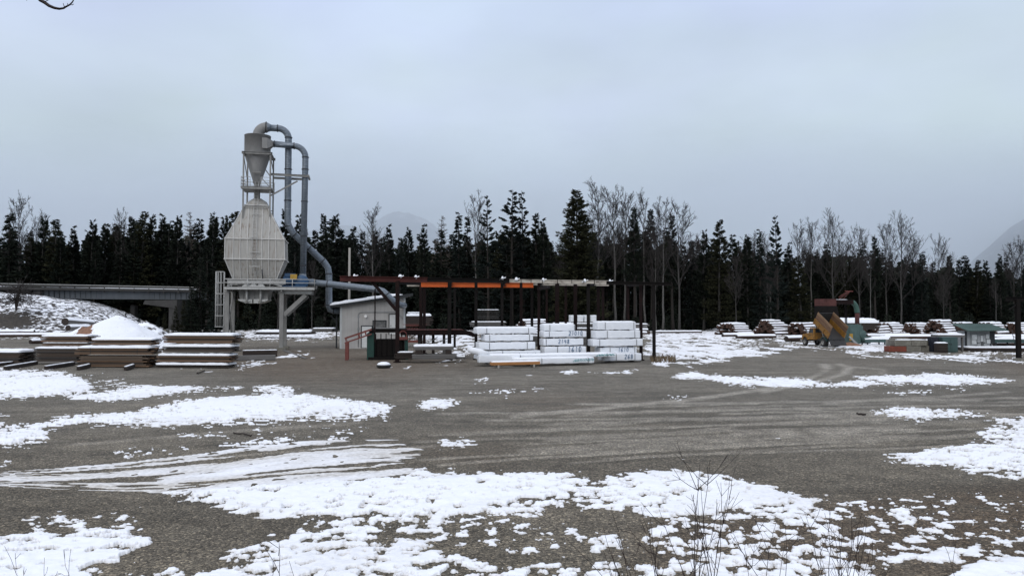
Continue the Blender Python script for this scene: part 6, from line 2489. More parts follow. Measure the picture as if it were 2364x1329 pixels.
# ------------------------------------------------------------------ sawdust pile under snow
sp = thing("sawdust_pile", "big sawdust pile covered in smooth white snow behind the board stacks", "pile", (GX(268, 86), 86, 0))
def heap(cx, cy, rx, ry, hgt, seed, n=80, flat=.2):
    u = np.linspace(-1.15, 1.15, n)
    U, V_ = np.meshgrid(u, u)
    r = np.sqrt(U ** 2 + V_ ** 2)
    z = hgt * np.clip(1.02 - r, -.1, 1) ** .92 if False else hgt * (np.clip(1 - r, 0, 1) * 1.0 - flat * np.clip(.22 - r, 0, 1) - .06 * (r > 1) - 0)
    z = z + .09 * fbm(U * 3 + seed, V_ * 3, 4, seed) * np.clip((1 - r) * 4, 0, 1) * hgt * .5
    return np.stack([cx + U * rx, cy + V_ * ry, z], -1).reshape(-1, 3), grid_faces(n, n).reshape(-1, 4)
hp = P(265, 727, 86).z
v_, f_ = heap(0, 0, 7.0, 7.0, hp * 1.06, 4)
def bare_patch(o, v_, ox, oy):
    w = np.asarray(v_) + np.array([ox, oy, 0])
    dep = w[:, 1] * CT + (w[:, 2] - H) * ST
    px = 1182 + F * w[:, 0] / dep
    py = 664.5 - F * ((w[:, 2] - H) * CT - w[:, 1] * ST) / dep
    c = np.interp(py, [738, 746, 756, 774], [219, 211, 200, 190])
    wd = np.interp(py, [738, 746, 756, 774], [3, 6, 13, 20])
    b = np.clip(1.3 - np.abs(px - c) / wd, 0, 1) * ((py > 738) & (py < 776)) * .55
    set_attr(o.data, "bare", b)
o = np_mesh("snow_cover", v_, f_, M["pile_snow"], smooth=True, parent=sp)
bare_patch(o, v_, GX(268, 86), 86)
c = P(213, 770, 86)
v_, f_ = heap(GX(196, 86) - GX(268, 86), -.6, 3.6, 3.4, P(196, 752, 86).z * 1.05, 9)
o = np_mesh("sawdust_shoulder", v_, f_, M["pile_snow"], smooth=True, parent=sp)
bare_patch(o, v_, GX(268, 86), 86)
s2 = thing("soil_pile", "low snowy mound with bare twiggy patches beside the sawdust pile", "pile", (GX(335, 92), 92, 0))
v_, f_ = heap(0, 0, 4.6, 3.6, P(335, 744, 92).z * 1.15, 6)
o = np_mesh("mound", v_, f_, M["bank_snow"], smooth=True, parent=s2)
set_attr(o.data, "bare", np.full(len(v_), -.02))
# dry grass tangle and a concrete block behind it
def grass_clump(name, label, x0, x1, D0, D1, n, h, mat, seed):
    rng = np.random.RandomState(seed)
    paths = []
    for i in range(n):
        D = rng.uniform(D0, D1)
        b0 = np.array([GX(rng.uniform(x0, x1), D), D, 0])
        d = np.array([rng.normal(0, .3), rng.normal(0, .3), 1.0])
        L = h * rng.uniform(.5, 1.1)
        s_ = np.linspace(0, 1, 3)[:, None]
        paths.append((b0 + d * s_ * L + np.array([rng.normal(0, .3), 0, -.15]) * s_ ** 2 * L, [.03, .024, .012]))
    v_, f_ = tri_tube(paths)
    o = np_mesh(name, v_, f_, M[mat])
    kind(o, "stuff")
    o["label"] = label
grass_clump("dry_grass", "tangle of dry brown grass behind the lumber stacks", 352, 445, 88, 100, 1500, 1.3, "dry_grass", 4)
grass_clump("dry_weeds", "dead weeds beside the base of the black post", 1500, 1560, 58, 64, 160, .55, "dry_grass", 6)
mb = MB()
c = P(371, 760, 96)
mb.box((c.x, 96, .9), (1.9, 1.0, 1.8))
o = mb.build("concrete_block", M["concrete"], bevel=.05)
tag(o, "grey concrete block standing in the dry grass behind the lumber stacks", "concrete block")

# ------------------------------------------------------------------ wooden pole, low far lumber
mb = MB()
t = P(807, 572, 118)
mb.tube([(t.x, 118, -.2), (t.x, 118, t.z)], [.2, .17], 10)
tag(mb.build("wooden_pole", M["pole_wood"]), "cut-off pale wooden pole standing behind the shed", "pole")
FF = Frame(640, 118, R(6))
bundle("low wide lumber pile under thick snow behind the bin legs", FF, 590, 718, 766, 772, 0, 4.0, "timber_dark", 4, .35, seed=41, ragged=.4)
FF = Frame(740, 112, R(6))
bundle("small pale lumber pile behind the bin's outer legs", FF, 722, 770, 758, 766, 0, 2.5, "timber_grey", 4, .12, seed=42, ragged=.3)
FF = Frame(1125, 112, R(10))
bundle("tall stickered pile of thin boards behind the rusty posts", FF, 1103, 1152, 715, 738, 0, 2.4, "timber_grey", 9, .08, seed=43, ragged=.25, gap=.07)
bundle("wide low board pile under the tall stickered pile", FF, 1093, 1168, 743, 755, -.6, 2.8, "timber_grey", 4, .14, seed=44, ragged=.4, gap=.04)
FF = Frame(955, 112, R(8))
bundle("dark board pile with two snowy layers behind the shed's far corner", FF, 938, 996, 729, 752, 0, 3.0, "timber_dark", 6, .35, seed=45, ragged=.4)
bundle("thin board layer topping the dark pile by the shed's far corner", FF, 941, 975, 722, 724, .8, 1.5, "timber_dark", 1, .14, seed=46, ragged=.2)
FF = Frame(1400, 100, R(8))
bundle("long grey timber pile across the gap behind the white packs", FF, 1290, 1378, 747, 756, 0, 1.5, "timber_grey", 3, .14, seed=47, ragged=.4)
bundle("grey timber bundle showing between white packs", FF, 1328, 1372, 758, 800, -28, 1.5, "timber_grey", 9, .10, seed=48, ragged=.2)
bundle("grey boards showing behind the pack stack nearest the conveyor", FF, 1216, 1246, 775, 800, -30, 1.5, "timber_grey", 8, .08, seed=49, ragged=.2)
bundle("pale squared timbers behind the topmost pack by the black post", FF, 1452, 1496, 748, 757, -4, 1.5, "timber_grey", 2, .10, seed=50, ragged=.2)

# ------------------------------------------------------------------ log decks
LOGM = {}
for sn in (0, 1):
    for vv in range(3):
        LOGM[(sn, vv)] = log_mesh(1.0, 1.0, False, 50 + vv, 9)
def log_proto(sn, vv):
    mb = log_mesh(5.2, .24, sn, 60 + vv, 10)
    me = mb.build("log", [M["log_bark"], M["log_cut"], M["snow"]])
    return me
LP = {(sn, vv): log_proto(sn, vv) for sn in (0, 1) for vv in range(3)}
LUSED = set()
def log_deck(px, D, n_rows, label, group, ang=40, base=6, scale=1.0, seed=0, length=1.0):
    """a pile of round logs, triangular in section, snow where the sky reaches"""
    rng = random.Random(seed)
    ax = Vector((math.cos(R(ang)), math.sin(R(ang)), 0))
    cr = Vector((math.sin(R(ang)), -math.cos(R(ang)), 0))
    o3 = Vector((GX(px, D), D, 0))
    r = .24 * scale
    cnt = 0
    for row in range(n_rows):
        m_ = base - row
        for k in range(m_):
            u = (row * .5 + k) * 2 * r * 1.02
            z = r + row * r * 1.72
            top = (row == n_rows - 1) or k == m_ - 1 or (k == 0) or rng.random() < .2
            if not top and k < m_ - 3:
                if rng.random() < .45:
                    continue
            key = (1 if top else 0, rng.randint(0, 2))
            pr = LP[key]
            if key in LUSED:
                o = pr.copy()
                COL.objects.link(o)
            else:
                o = pr
                LUSED.add(key)
            sh = rng.uniform(-.45, .45)
            o.location = o3 + cr * u + ax * sh + Vector((0, 0, z))
            s_ = scale * rng.uniform(.88, 1.14)
            o.scale = (scale * length * rng.uniform(.92, 1.1), s_, s_)
            o.rotation_euler = (rng.uniform(-.2, .2), rng.uniform(-.015, .015), R(ang) + rng.uniform(-.04, .04))
            tag(o, label, "log", group)
            cnt += 1
    return cnt
DECKS = [(1652, 138, 5, "snow-capped log in the first pile beyond the black post", 40, 10, 1.0),
         (1741, 138, 6, "snow-capped log in the second pile, facing the truck", 42, 9, 1.05),
         (1815, 138, 5, "snow-capped log in the pile hidden behind the yellow truck", 42, 9, 1.0),
         (1990, 126, 4, "snow-capped log in the low pile right behind the green chip blower", 40, 7, 1.0),
         (2020, 142, 5, "snow-capped log in the pile behind the red pipe's foot", 38, 8, 1.0),
         (2080, 138, 5, "snow-capped log in the pile above the concrete blocks", 40, 8, 1.0),
         (2128, 136, 6, "snow-capped log in the tall pile above the dark cabinets", 42, 9, 1.05),
         (2186, 140, 5, "snow-capped log in the pile above the green kiosk roof", 40, 8, 1.05),
         (2250, 140, 5, "snow-capped log in the long pile behind the kiosk and edge post", 36, 8, 1.05),
         (2312, 142, 5, "snow-capped log in the last pile beside the edge post", 38, 8, 1.0),
         (1188, 132, 6, "snow-capped log in the pile between rusty posts, behind the packs", 40, 8, 1.1),
         (1268, 140, 5, "snow-capped log in the small pile behind the middle pack stack", 36, 6, 1.0),
         (1430, 140, 4, "snow-capped log in the pile above the packs by the black post", 24, 4, 1.15)]
tot = 0
for i, (px, D, nr, lab, ang, base, sc) in enumerate(DECKS):
    tot += log_deck(px, D, nr, lab, "logs of pile beyond " + lab.split(" ", 3)[-1], ang, base, sc, 100 + i, .92)
print("logs", tot)
random.seed(5)
# low rows of logs and boards under snow across the far yard
i = 0
for (x0, x1, D, r, lab) in ((1510, 1620, 150, .22, "low snowy log far behind the black post"), (1668, 1740, 124, .3, "snowy log lying in front of the second log pile"),
                            (1700, 1790, 116, .3, "snowy log lying loose between the log piles and the truck"), (1815, 1852, 104, .38, "snow-loaded log lying just ahead of the truck's bonnet"),
                            (2000, 2100, 118, .34, "long snowy log in the row behind the concrete blocks"), (2040, 2180, 112, .34, "longest snowy log behind the concrete blocks"),
                            (2010, 2052, 106, .3, "snow-roofed short log beside the green chip blower"), (2290, 2420, 112, .34, "snowy log beyond the kiosk at the picture's edge"),
                            (2300, 2430, 100, .34, "lower snowy log beyond the kiosk"), (2295, 2420, 88, .3, "snowy log close behind the kiosk's deck")):
    i += 1
    lone_log(lab, (GX(x0, D), D, r * .9), (GX(x1, D + 2), D + 2, r * .9), r, seed=200 + i)
FF = Frame(1985, 118, R(4))
bundle("flat lumber stack under a thick snow roof behind the chip blower", FF, 1945, 2030, 745, 760, 0, 4.5, "timber_dark", 6, .75, seed=51, ragged=.3)

# ------------------------------------------------------------------ yellow dump truck, bed raised
tp = G(1917, 799.5)
trk_ = thing("dump_truck", "old yellow dump truck with its plank-sided bed tipped up", "truck", (tp.x, tp.y, 0), R(103))
CH = .95
mb = MB()
for y in (-.42, .42):
    mb.bx(-1.2, 3.9, y - .08, y + .08, .62, .84)
for x in (-1.0, .2, 1.2):
    mb.bx(x - .08, x + .08, -.42, .42, .64, .8)
mb.build("chassis", M["truck_dark"], trk_)
mb = MB()
hw = .92
prof = [(1.45, .75), (1.45, 2.1), (1.55, 2.18), (2.25, 2.18), (2.62, 1.5), (3.0, 1.47), (3.75, 1.36), (3.9, 1.15), (3.9, .72), (3.75, .7), (3.68, .92), (3.45, 1.06), (3.2, 1.06), (2.98, .92), (2.9, .72)]
mb.prism(prof, -hw, hw)
cab = mb.build("cab", M["truck_yellow"], trk_, .05)
for s_ in (-1, 1):
    mb = MB()
    y = s_ * (hw + .004)
    q = [(1.62, y, 1.55), (2.5, y, 1.55), (2.2, y, 2.05), (1.62, y, 2.05)]
    mb.plate(q if s_ < 0 else q[::-1], .006)
    mb.build("side_window", M["glass_dark"], cab)
    mb = MB()
    mb.bx(1.56, 2.58, y - .006, y + .012 * s_, .82, 1.5)
    d_ = mb.build("door", M["truck_yellow"], trk_, .01)
    mb = MB()
    mb.bx(1.68, 1.82, y + s_ * .012, y + s_ * .04, 1.36, 1.4)
    mb.build("handle", M["truck_dark"], d_)
    mb = MB()
    mb.bx(2.05, 2.42, y + s_ * .013, y + s_ * .017, 1.28, 1.33)
    mb.bx(2.1, 2.36, y + s_ * .013, y + s_ * .017, 1.2, 1.24)
    mb.build("door_lettering", M["truck_dark"], d_)
    mb = MB()
    mb.bar((2.5, y, 1.55), (2.62, y + s_ * .25, 1.75), .03, .03)
    mb.bx(2.6, 2.65, y + s_ * .18, y + s_ * .34, 1.6, 1.95)
    mb.build("mirror", M["truck_dark"], trk_)
    mb = MB()
    mb.lathe([(0, .07), (.1, .06), (.11, 0), (.0, -.02)], (3.9, s_ * .68, 1.08), 12, axis='X')
    mb.build("headlight", M["lamp_white"], trk_)
mb = MB()
mb.plate([(2.28, -hw + .1, 2.1), (2.28, hw - .1, 2.1), (2.63, hw - .08, 1.55), (2.63, -hw + .08, 1.55)][::-1], .02)
mb.build("windshield", M["glass_dark"], cab)
mb = MB()
q = [(1.442, -.7, 1.6), (1.442, .7, 1.6), (1.442, .7, 2.02), (1.442, -.7, 2.02)]
mb.plate(q, .01)
mb.build("rear_window", M["glass_dark"], cab)
mb = MB()
mb.bx(3.9, 4.08, -1.0, 1.0, .52, .74)
mb.build("bumper", M["rim_grey"], trk_, .02)
def wheel(x, y, r, w, dual=False):
    mb = MB()
    mb.lathe([(r * .55, -w / 2), (r * .9, -w / 2), (r, -w * .35), (r, w * .35), (r * .9, w / 2), (r * .55, w / 2)], (x, y, r), 22, axis='Y')
    if dual:
        s_ = -1 if y > 0 else 1
        yy = y + s_ * (w + .04)
        mb.lathe([(r * .55, -w / 2), (r * .9, -w / 2), (r, -w * .35), (r, w * .35), (r * .9, w / 2), (r * .55, w / 2)], (x, yy, r), 22, axis='Y')
    t_ = mb.build("tyre", M["tyre"], trk_)
    mb = MB()
    s_ = 1 if y > 0 else -1
    mb.lathe([(0, s_ * .02), (r * .2, s_ * .03), (r * .25, -s_ * .03), (r * .5, -s_ * .02), (r * .56, s_ * w * .45), (r * .6, s_ * w * .5)], (x, y, r), 18, axis='Y')
    mb.build("rim", M["rim_grey"], t_)
for y in (-.82, .82):
    wheel(3.3, y, .46, .26)
for y in (-.92, .92):
    wheel(0, y, .48, .25, True)
    mb = MB()
    s_ = 1 if y > 0 else -1
    pr_ = [(.62 * math.cos(t), .5 + .62 * math.sin(t)) for t in np.linspace(.25, 2.9, 9)]
    pr2 = [(.58 * math.cos(t), .5 + .58 * math.sin(t)) for t in np.linspace(2.9, .25, 9)]
    mb.prism(pr_ + pr2, y - .2 - .1 * s_, y + .18 - .1 * s_)
    mb.build("fender", M["cabinet_green"], trk_)
# the bed, turned up about its rear hinge
bed = bpy.data.objects.new("dump_bed", None)
COL.objects.link(bed)
bed.parent = trk_
bed.location = (-1.0, 0, CH)
bed.rotation_euler = (0, -R(36), 0)
BL, BW = 3.2, 1.04
mb = MB()
mb.bx(-.25, BL, -BW, BW, 0, .1)
for x in (.1, .9, 1.7, 2.5):
    mb.bx(x - .06, x + .06, -BW, BW, -.14, 0)
mb.build("bed_floor", M["truck_dark"], bed)
for s_ in (-1, 1):
    mb = MB()
    mb.bx(0, BL, s_ * BW - .04, s_ * BW + .04, .1, .72)
    for x in (.05, 1.05, 2.1, BL - .08):
        mb.bx(x - .05, x + .05, s_ * (BW + .04), s_ * (BW + .11), .02, .74)
    mb.bx(0, BL, s_ * (BW + .04), s_ * (BW + .10), .66, .75)
    mb.build("steel_side", M["truck_yellow"], bed)
    mb = MB()
    for r_ in range(3):
        mb.bx(.02, BL - .05, s_ * BW - .025 - .06 * 0, s_ * BW + .025, .76 + r_ * .3, .76 + r_ * .3 + .292)
    mb.build("plank_side", M["wood_side"], bed)
mb = MB()
mb.bx(BL - .06, BL, -BW, BW, .1, 1.5)
mb.build("headboard", M["truck_dark"], bed)
mb = MB()
mb.box((-.42, 0, -.12), (.06, 2 * BW, 1.0), 0, 0, R(62))
mb.build("tailgate", M["truck_dark"], bed)
mb = MB()
mb.tube([(1.1, 0, .75), (1.55, 0, 1.9)], .09, 10)
mb.build("hoist_ram", M["rim_grey"], trk_)

# the cab sits further forward on this long chassis
for o in trk_.children:
    if o.name.split(".")[0] in ("cab", "door", "mirror", "headlight", "bumper") or (o.name.startswith("tyre") and max(v.co.x for v in o.data.vertices) > 2.5):
        o.location.x = .3
    elif o.name.startswith("chassis"):
        o.scale.x = 1.07
bed.rotation_euler = (0, -R(33), 0)

# ------------------------------------------------------------------ chip blower and its spout
CFr = Frame(1972, 93, R(20))
Cc = lambda x, y, l=0.0: CFr.at(x, y, l)
cb_ = thing("chip_blower", "pale green chip blower with a green bent pipe and red spout over the truck", "machine", CFr.O, CFr.rz)
mb = MB()
a, b_ = Cc(1954, 793), Cc(1978, 748)
mb.bx(a.x, b_.x, -.6, .9, .1, b_.z)
mb.bx(b_.x, Cc(1986, 770).x, -.45, .6, .25, Cc(1980, 752).z)
mb.lathe([(0, -.5), (.5, -.5), (.54, -.4), (.54, .4), (.5, .5), (0, .5)], (Cc(1983, 770).x, -.2, 1.3), 20, axis='Y')
mb.bx(Cc(1972, 760).x, Cc(1981, 760).x, -.55, .2, 1.6, Cc(1975, 746).z)
mb.build("housing", M["teal_green"], cb_, .03)
mb = MB()
a, b_ = Cc(1986, 793), Cc(1997, 776)
mb.bx(a.x, b_.x, -.9, .1, .15, b_.z)
mb.lathe([(0, -.35), (.35, -.35), (.35, .35), (0, .35)], (a.x - .1, -.9, .7), 14, axis='Y')
mb.build("motor", M["teal_green"], cb_, .02)
mb = MB()
p0, p1 = Cc(1976, 748), Cc(1976, 722)
mb.tube([(p0.x, -.2, p0.z), (p1.x, -.2, p1.z)], .27, 14)
mb.lathe([(.27, 0), (.42, 0), (.42, .1), (.27, .1)], (p0.x, -.2, p0.z), 14)
mb.build("riser", M["hood_red"], cb_)
mb = MB()
pe = Cc(1962, 697)
rb = p1.x - pe.x
mb.tube([(p1.x, -.2, p1.z)] + [(pe.x + rb * math.sin(t), -.2, p1.z + (pe.z - p1.z) * (1 - (1 - math.cos(t)))) if False else (pe.x + rb * math.cos(t), -.2, p1.z + (pe.z - p1.z) * math.sin(t)) for t in np.linspace(.1, math.pi / 2, 9)], .30, 14)
mb.build("bent_pipe", M["pipe_green"], cb_)
mb = MB()
a, b_ = Cc(1922, 700), Cc(1962, 692)
mb.bx(a.x, b_.x + .1, -.5, .1, a.z - .1, b_.z)
mb.build("spout", M["rust_dark"], cb_)
mb = MB()
snow_slab(mb, Cc(1926, 692).x, Cc(1950, 692).x, -.45, .05, b_.z, .06, 0, 4, 10, 2, 0)
mb.build("snow_cap", M["snow"], cb_)
mb = MB()
a, b_ = Cc(1890, 706, -.2), Cc(1921, 690, -.2)
mb.bx(a.x, b_.x, -.9, .5, a.z, b_.z)
c = Cc(1896, 697, -.2)
mb.tube([(c.x + .22 * math.cos(t), -.92, c.z + .3 * math.sin(t)) for t in np.linspace(-1.6, 1.6, 9)], .03, 5)
mb.build("spout_hood", M["hood_red"], cb_)
mb = MB()
e0, e1 = Cc(1889, 734, -.2), Cc(1922, 706, -.2)
for yy in (-.88, .46):
    mb.plate([(e0.x, yy, e0.z), (e1.x + .35, yy, e0.z + .3), (e1.x, yy, e1.z), (e0.x, yy, e1.z)], .03)
mb.plate([(e0.x, -.88, e0.z), (e0.x, .46, e0.z), (e0.x, .46, e1.z), (e0.x, -.88, e1.z)], .03)
mb.plate([(e1.x + .1, -.88, e0.z), (e1.x + .1, .46, e0.z), (e1.x + .1, .46, e1.z), (e1.x + .1, -.88, e1.z)], .03)
mb.build("curtain", M["black_steel"], cb_)
mb = MB()
a, b_ = Cc(1953, 745, .5), Cc(1953, 695, .5)
for dx in (-.1, .12):
    mb.bar((a.x + dx, .5, 0), (a.x + dx, .5, b_.z), .09, .09)
mb.build("spout_post", M["black_steel"], cb_)
for (q0, q1) in (((1924, 696), (1957, 672)), ((1931, 686), (1952, 673))):
    mb = MB()
    a, b_ = Cc(*q0), Cc(*q1)
    mb.tube([(a.x, -.35, a.z), (b_.x, -.35, b_.z)], .035, 6)
    mb.build("guy_bar", M["rail_red"], cb_)
mb = MB()
a, b_ = Cc(1946, 672), Cc(1966, 672)
mb.bar((a.x, -.35, a.z), (b_.x, -.2, a.z), .08, .1)
mb.bar((b_.x - .4, -.2, a.z), (Cc(1953, 695).x, .5, b_.z - 1), .06, .06)
mb.build("guy_bracket", M["rail_red"], cb_)
mb = MB()
a, b_ = Cc(1958, 776, -1.2), Cc(1978, 797, -1.2)
mb.plate([(a.x, -1.25, a.z), (a.x + .3, -1.25, a.z), (b_.x, -1.6, .05), (b_.x - .5, -1.6, .05)], .05)
mb.build("chute_flap", M["panel_grey"], cb_)
mb = MB()
a, b_ = Cc(1962, 786, -.7), Cc(1968, 770, -.7)
mb.bx(a.x, b_.x, -.75, -.62, a.z, b_.z)
mb.build("warning_plate", M["guard_yellow"], cb_)
mb = MB()
c = G(1962, 797)
v_, f_ = heap(0, 0, 1.6, 1.2, .45, 12, 20)
o = np_mesh("wood_chips", v_, f_, M["sawdust"], smooth=True)
o.location = (c.x, c.y, 0)
kind(o, "stuff")
o["label"] = "spilled orange wood chips under the tipped bed"

# ------------------------------------------------------------------ concrete blocks, cabinets, kiosk
QF = Frame(2100, 75.0, R(-3))
Q = lambda x, y, l=0.0: QF.at(x, y, l)
BLK = [(2052, 2093, 799, 812, 0, "concrete_red", "red-painted concrete block at the bottom corner of the block wall"),
       (2093, 2127, 798.5, 812, .02, "concrete", "plain concrete block next to the red one in the bottom course"),
       (2127, 2149, 798, 812, .3, "concrete", "mossy end block in the bottom course by the dark crate"),
       (2066, 2104.5, 785, 798.5, .05, "concrete", "upper concrete block above the red one"),
       (2105, 2140, 784.5, 798, .05, "concrete", "upper concrete block beside the cabinets"),
       (2056, 2074, 784, 799, 1.3, "concrete", "concrete block set back behind the red one, end on"),
       (2140, 2149, 786, 798, .5, "concrete", "narrow end of the top course block next to the dark crate")]
for (xa, xb, yt, yb_, l, mt, lab) in BLK:
    a, b_ = Q(xa, yb_, l), Q(xb, yt, l)
    mb = MB()
    mb.bx(a.x + .01, b_.x - .01, l, l + 1.15, max(a.z, 0), b_.z - .01)
    o = mb.build("concrete_block", M[mt], bevel=.03)
    o.location, o.rotation_euler = QF.O, (0, 0, QF.rz)
    tag(o, lab, "concrete block")
a, b_ = Q(2060, 784), Q(2140, 779)
mb = MB()
mb.bx(Q(2062, 784, 2.6).x, Q(2100, 784, 2.6).x, 2.6, 3.6, 0, Q(2080, 780, 2.6).z)
o = mb.build("concrete_block", M["concrete"], bevel=.04)
o.location, o.rotation_euler = QF.O, (0, 0, QF.rz)
tag(o, "rearmost concrete block, its snowy top just showing over the others", "concrete block")
sh = thing("snow_heap", "thin snow lying over the top of the concrete block wall", "snow", QF.O, QF.rz)
mb = MB()
snow_slab(mb, Q(2072, 785, .5).x, Q(2134, 785, .5).x, .45, 1.1, Q(2100, 785, 0).z, .09, 0, 5, 14, 3, 0)
mb.build("snow_cap", M["snow"], sh)

gc = thing("steel_cabinet", "dark green steel cabinet with a snow strip on its lid", "cabinet", QF.O, QF.rz)
a, b_ = Q(2177, 815, -.6), Q(2211, 778, -.6)
mb = MB()
mb.bx(a.x, b_.x, -.6, .6, 0, b_.z)
mb.build("cabinet_body", M["cabinet_green"], gc, .015)
mid_ = (a.x + b_.x) / 2
for (u0, u1) in ((a.x + .04, mid_ - .015), (mid_ + .015, b_.x - .04)):
    mb = MB()
    mb.bx(u0, u1, -.63, -.605, .12, b_.z - .1)
    d_ = mb.build("cabinet_door", M["cabinet_green"], gc)
    mb = MB()
    mb.bx(mid_ - .1 if u0 < mid_ - .1 else mid_ + .06, mid_ - .06 if u0 < mid_ - .1 else mid_ + .1, -.66, -.63, b_.z * .5, b_.z * .6)
    mb.build("handle", M["trim_dark"], d_)
bb = thing("blue_bin", "tall dark blue ribbed bin standing against the green cabinet", "bin", QF.O, QF.rz)
a, b_ = Q(2152, 809, -.3), Q(2167, 780, -.3)
mb = MB()
mb.bx(a.x, b_.x, -.3, .6, 0, b_.z)
for k in range(4):
    xx = a.x + (b_.x - a.x) * (k + .5) / 4
    mb.bx(xx - .03, xx + .03, -.34, -.3, .1, b_.z - .1)
mb.build("bin_body", M["blue_dark"], bb, .01)
mb = MB()
mb.bx(a.x - .03, b_.x + .03, -.36, .64, b_.z, b_.z + .07)
mb.build("lid", M["blue_dark"], bb)
gc2 = thing("steel_crate", "low dark crate with rusty contents and a snow cap, in front of the green cabinet", "crate", QF.O, QF.rz)
a, b_ = Q(2164, 814, -1.3), Q(2188, 792, -1.3)
mb = MB()
mb.bx(a.x, b_.x, -1.3, -.65, 0, b_.z)
for k in range(3):
    z = .15 + k * .28
    mb.bx(a.x - .02, b_.x + .02, -1.34, -1.3, z, z + .1)
mb.build("crate_body", M["timber_dark"], gc2, .01)
mb = MB()
snow_slab(mb, a.x, b_.x, -1.28, -.68, b_.z, .12, 0, 7, 8, 3, .01)
mb.build("snow_cap", M["snow"], gc2)
mb = MB()
a, b_ = Q(2165, 778, .8), Q(2228, 772, .8)
wb = thing("walkway", "snow-covered plank walkway running behind the green cabinet", "walkway", QF.O, QF.rz)
mb.bx(a.x, b_.x, .8, 2.2, b_.z - .3, b_.z - .05)
for x in (a.x + .2, b_.x - .2):
    mb.bx(x - .08, x + .08, .9, 1.1, 0, b_.z - .3)
mb.build("walkway_deck", M["timber_grey"], wb)
mb = MB()
snow_slab(mb, a.x, b_.x, .82, 2.18, b_.z - .05, .18, 0, 8, 12, 3, .02)
mb.build("snow_cap", M["snow"], wb)

KF2 = Frame(2257, 77.5, R(-6))
q_ = lambda x, y, l=0.0: KF2.at(x, y, l)
ks = thing("control_kiosk", "small grey control kiosk with a wide green metal roof", "kiosk", KF2.O, KF2.rz)
a, b_ = q_(2231, 809), q_(2286, 764)
zf = q_(2250, 812).z
mb = MB()
mb.bx(a.x, b_.x, 0, 1.8, .35, b_.z)
wl_ = mb.build("wall", M["panel_grey"], ks)
mb = MB()
mb.bx(a.x - .1, a.x + .06, -.06, .1, .35, b_.z)
mb.bx(b_.x - .06, b_.x + .1, -.06, .1, .35, b_.z)
mb.build("corner_post", M["trim_dark"], ks)
mb = MB()
r0, r1 = q_(2212, 752, 1.2), q_(2304, 751, 1.2)
r2, r3 = q_(2234, 764, -1.2), q_(2329, 763, -1.2)
mb.plate([(r2.x, -1.2, r2.z), (r3.x, -1.2, r3.z), (r1.x, 2.6, r0.z + .15), (r0.x, 2.6, r0.z + .15)], .06)
roof_ = mb.build("roof", M["roof_green"], ks)
mb = MB()
for k in range(18):
    f_ = (k + .5) / 18
    p = Vector((r2.x + (r3.x - r2.x) * f_, -1.2, r2.z + (r3.z - r2.z) * f_ + .07))
    q = Vector((r0.x + (r1.x - r0.x) * f_, 2.6, r0.z + .22))
    mb.bar(p, q, .04, .05)
mb.build("roof_rib", M["roof_green"], roof_)
mb = MB()
e0, e1 = q_(2287, 810), q_(2300, 764)
mb.bx(b_.x + .1, e1.x, .3, 1.5, b_.z - 1.3, b_.z)
mb.build("side_box", M["trim_dark"], ks)
mb = MB()
a2, b2 = q_(2242, 809, -.1), q_(2285, 769, -.1)
mb.bx(a2.x, b2.x, -.08, 0, .5, b2.z)
pn = mb.build("switch_panel", M["panel_grey"], ks)
for (xa, xb, ya, yb2, mt) in ((2243, 2254, 772, 783, "panel_pale"), (2243, 2253, 784, 794, "panel_pale"), (2255, 2262, 773, 790, "panel_grey"), (2263, 2268, 774, 788, "panel_pale"), (2269, 2274, 773, 790, "panel_grey"),
                              (2275, 2281, 771, 781, "panel_pale"), (2277, 2285, 783, 792, "panel_pale"), (2256, 2263, 792, 806, "panel_grey"), (2270, 2276, 792, 806, "panel_grey")):
    u, w_ = q_(xa, yb2, -.1), q_(xb, ya, -.1)
    mb = MB()
    mb.bx(u.x, w_.x, -.22, -.085, u.z, w_.z)
    mb.build("switch_box", M[mt], pn, .01)
mb = MB()
for xa in (2257, 2266, 2269, 2273):
    u = q_(xa, 806, -.1)
    mb.tube([(u.x, -.13, .5), (u.x, -.13, q_(xa, 789, -.1).z)], .03, 5)
u, w_ = q_(2243, 800, -.1), q_(2285, 800, -.1)
mb.tube([(u.x, -.26, u.z), (w_.x, -.26, w_.z)], .03, 5)
mb.build("conduit", M["trim_dark"], pn)
dk = thing("loading_deck", "low dark deck under a smooth snow layer in front of the kiosk", "deck", KF2.O, KF2.rz)
a3, b3 = q_(2236, 816, -1.4), q_(2440, 811, -1.4)
mb = MB()
mb.bx(a3.x, b3.x, -1.4, 1.5, .06, .34)
mb.build("deck_platform", M["timber_dark"], dk)
mb = MB()
snow_slab(mb, a3.x, b3.x, -1.38, 1.4, .335, .16, 0, 9, 24, 4, .02)
mb.build("snow_cap", M["snow"], dk)
mb = MB()
for (xa, ya) in ((2336, 762), (2338, 772)):
    u = q_(xa, ya, 3)
    mb.tube([(u.x, 3, u.z), (u.x + .1, 3, u.z - .6), (u.x + .5, 3, u.z - 1.0), (u.x + .9, 3, u.z - .9)], .03, 5)
hs = thing("cable_coil", "thin dark cables drooping beside the edge post", "cable", KF2.O, KF2.rz)
mb.tube([(u.x + .5, 3, 0), (u.x + .5, 3, u.z - .9)], .05, 5)
mb.build("cable", M["trim_dark"], hs)
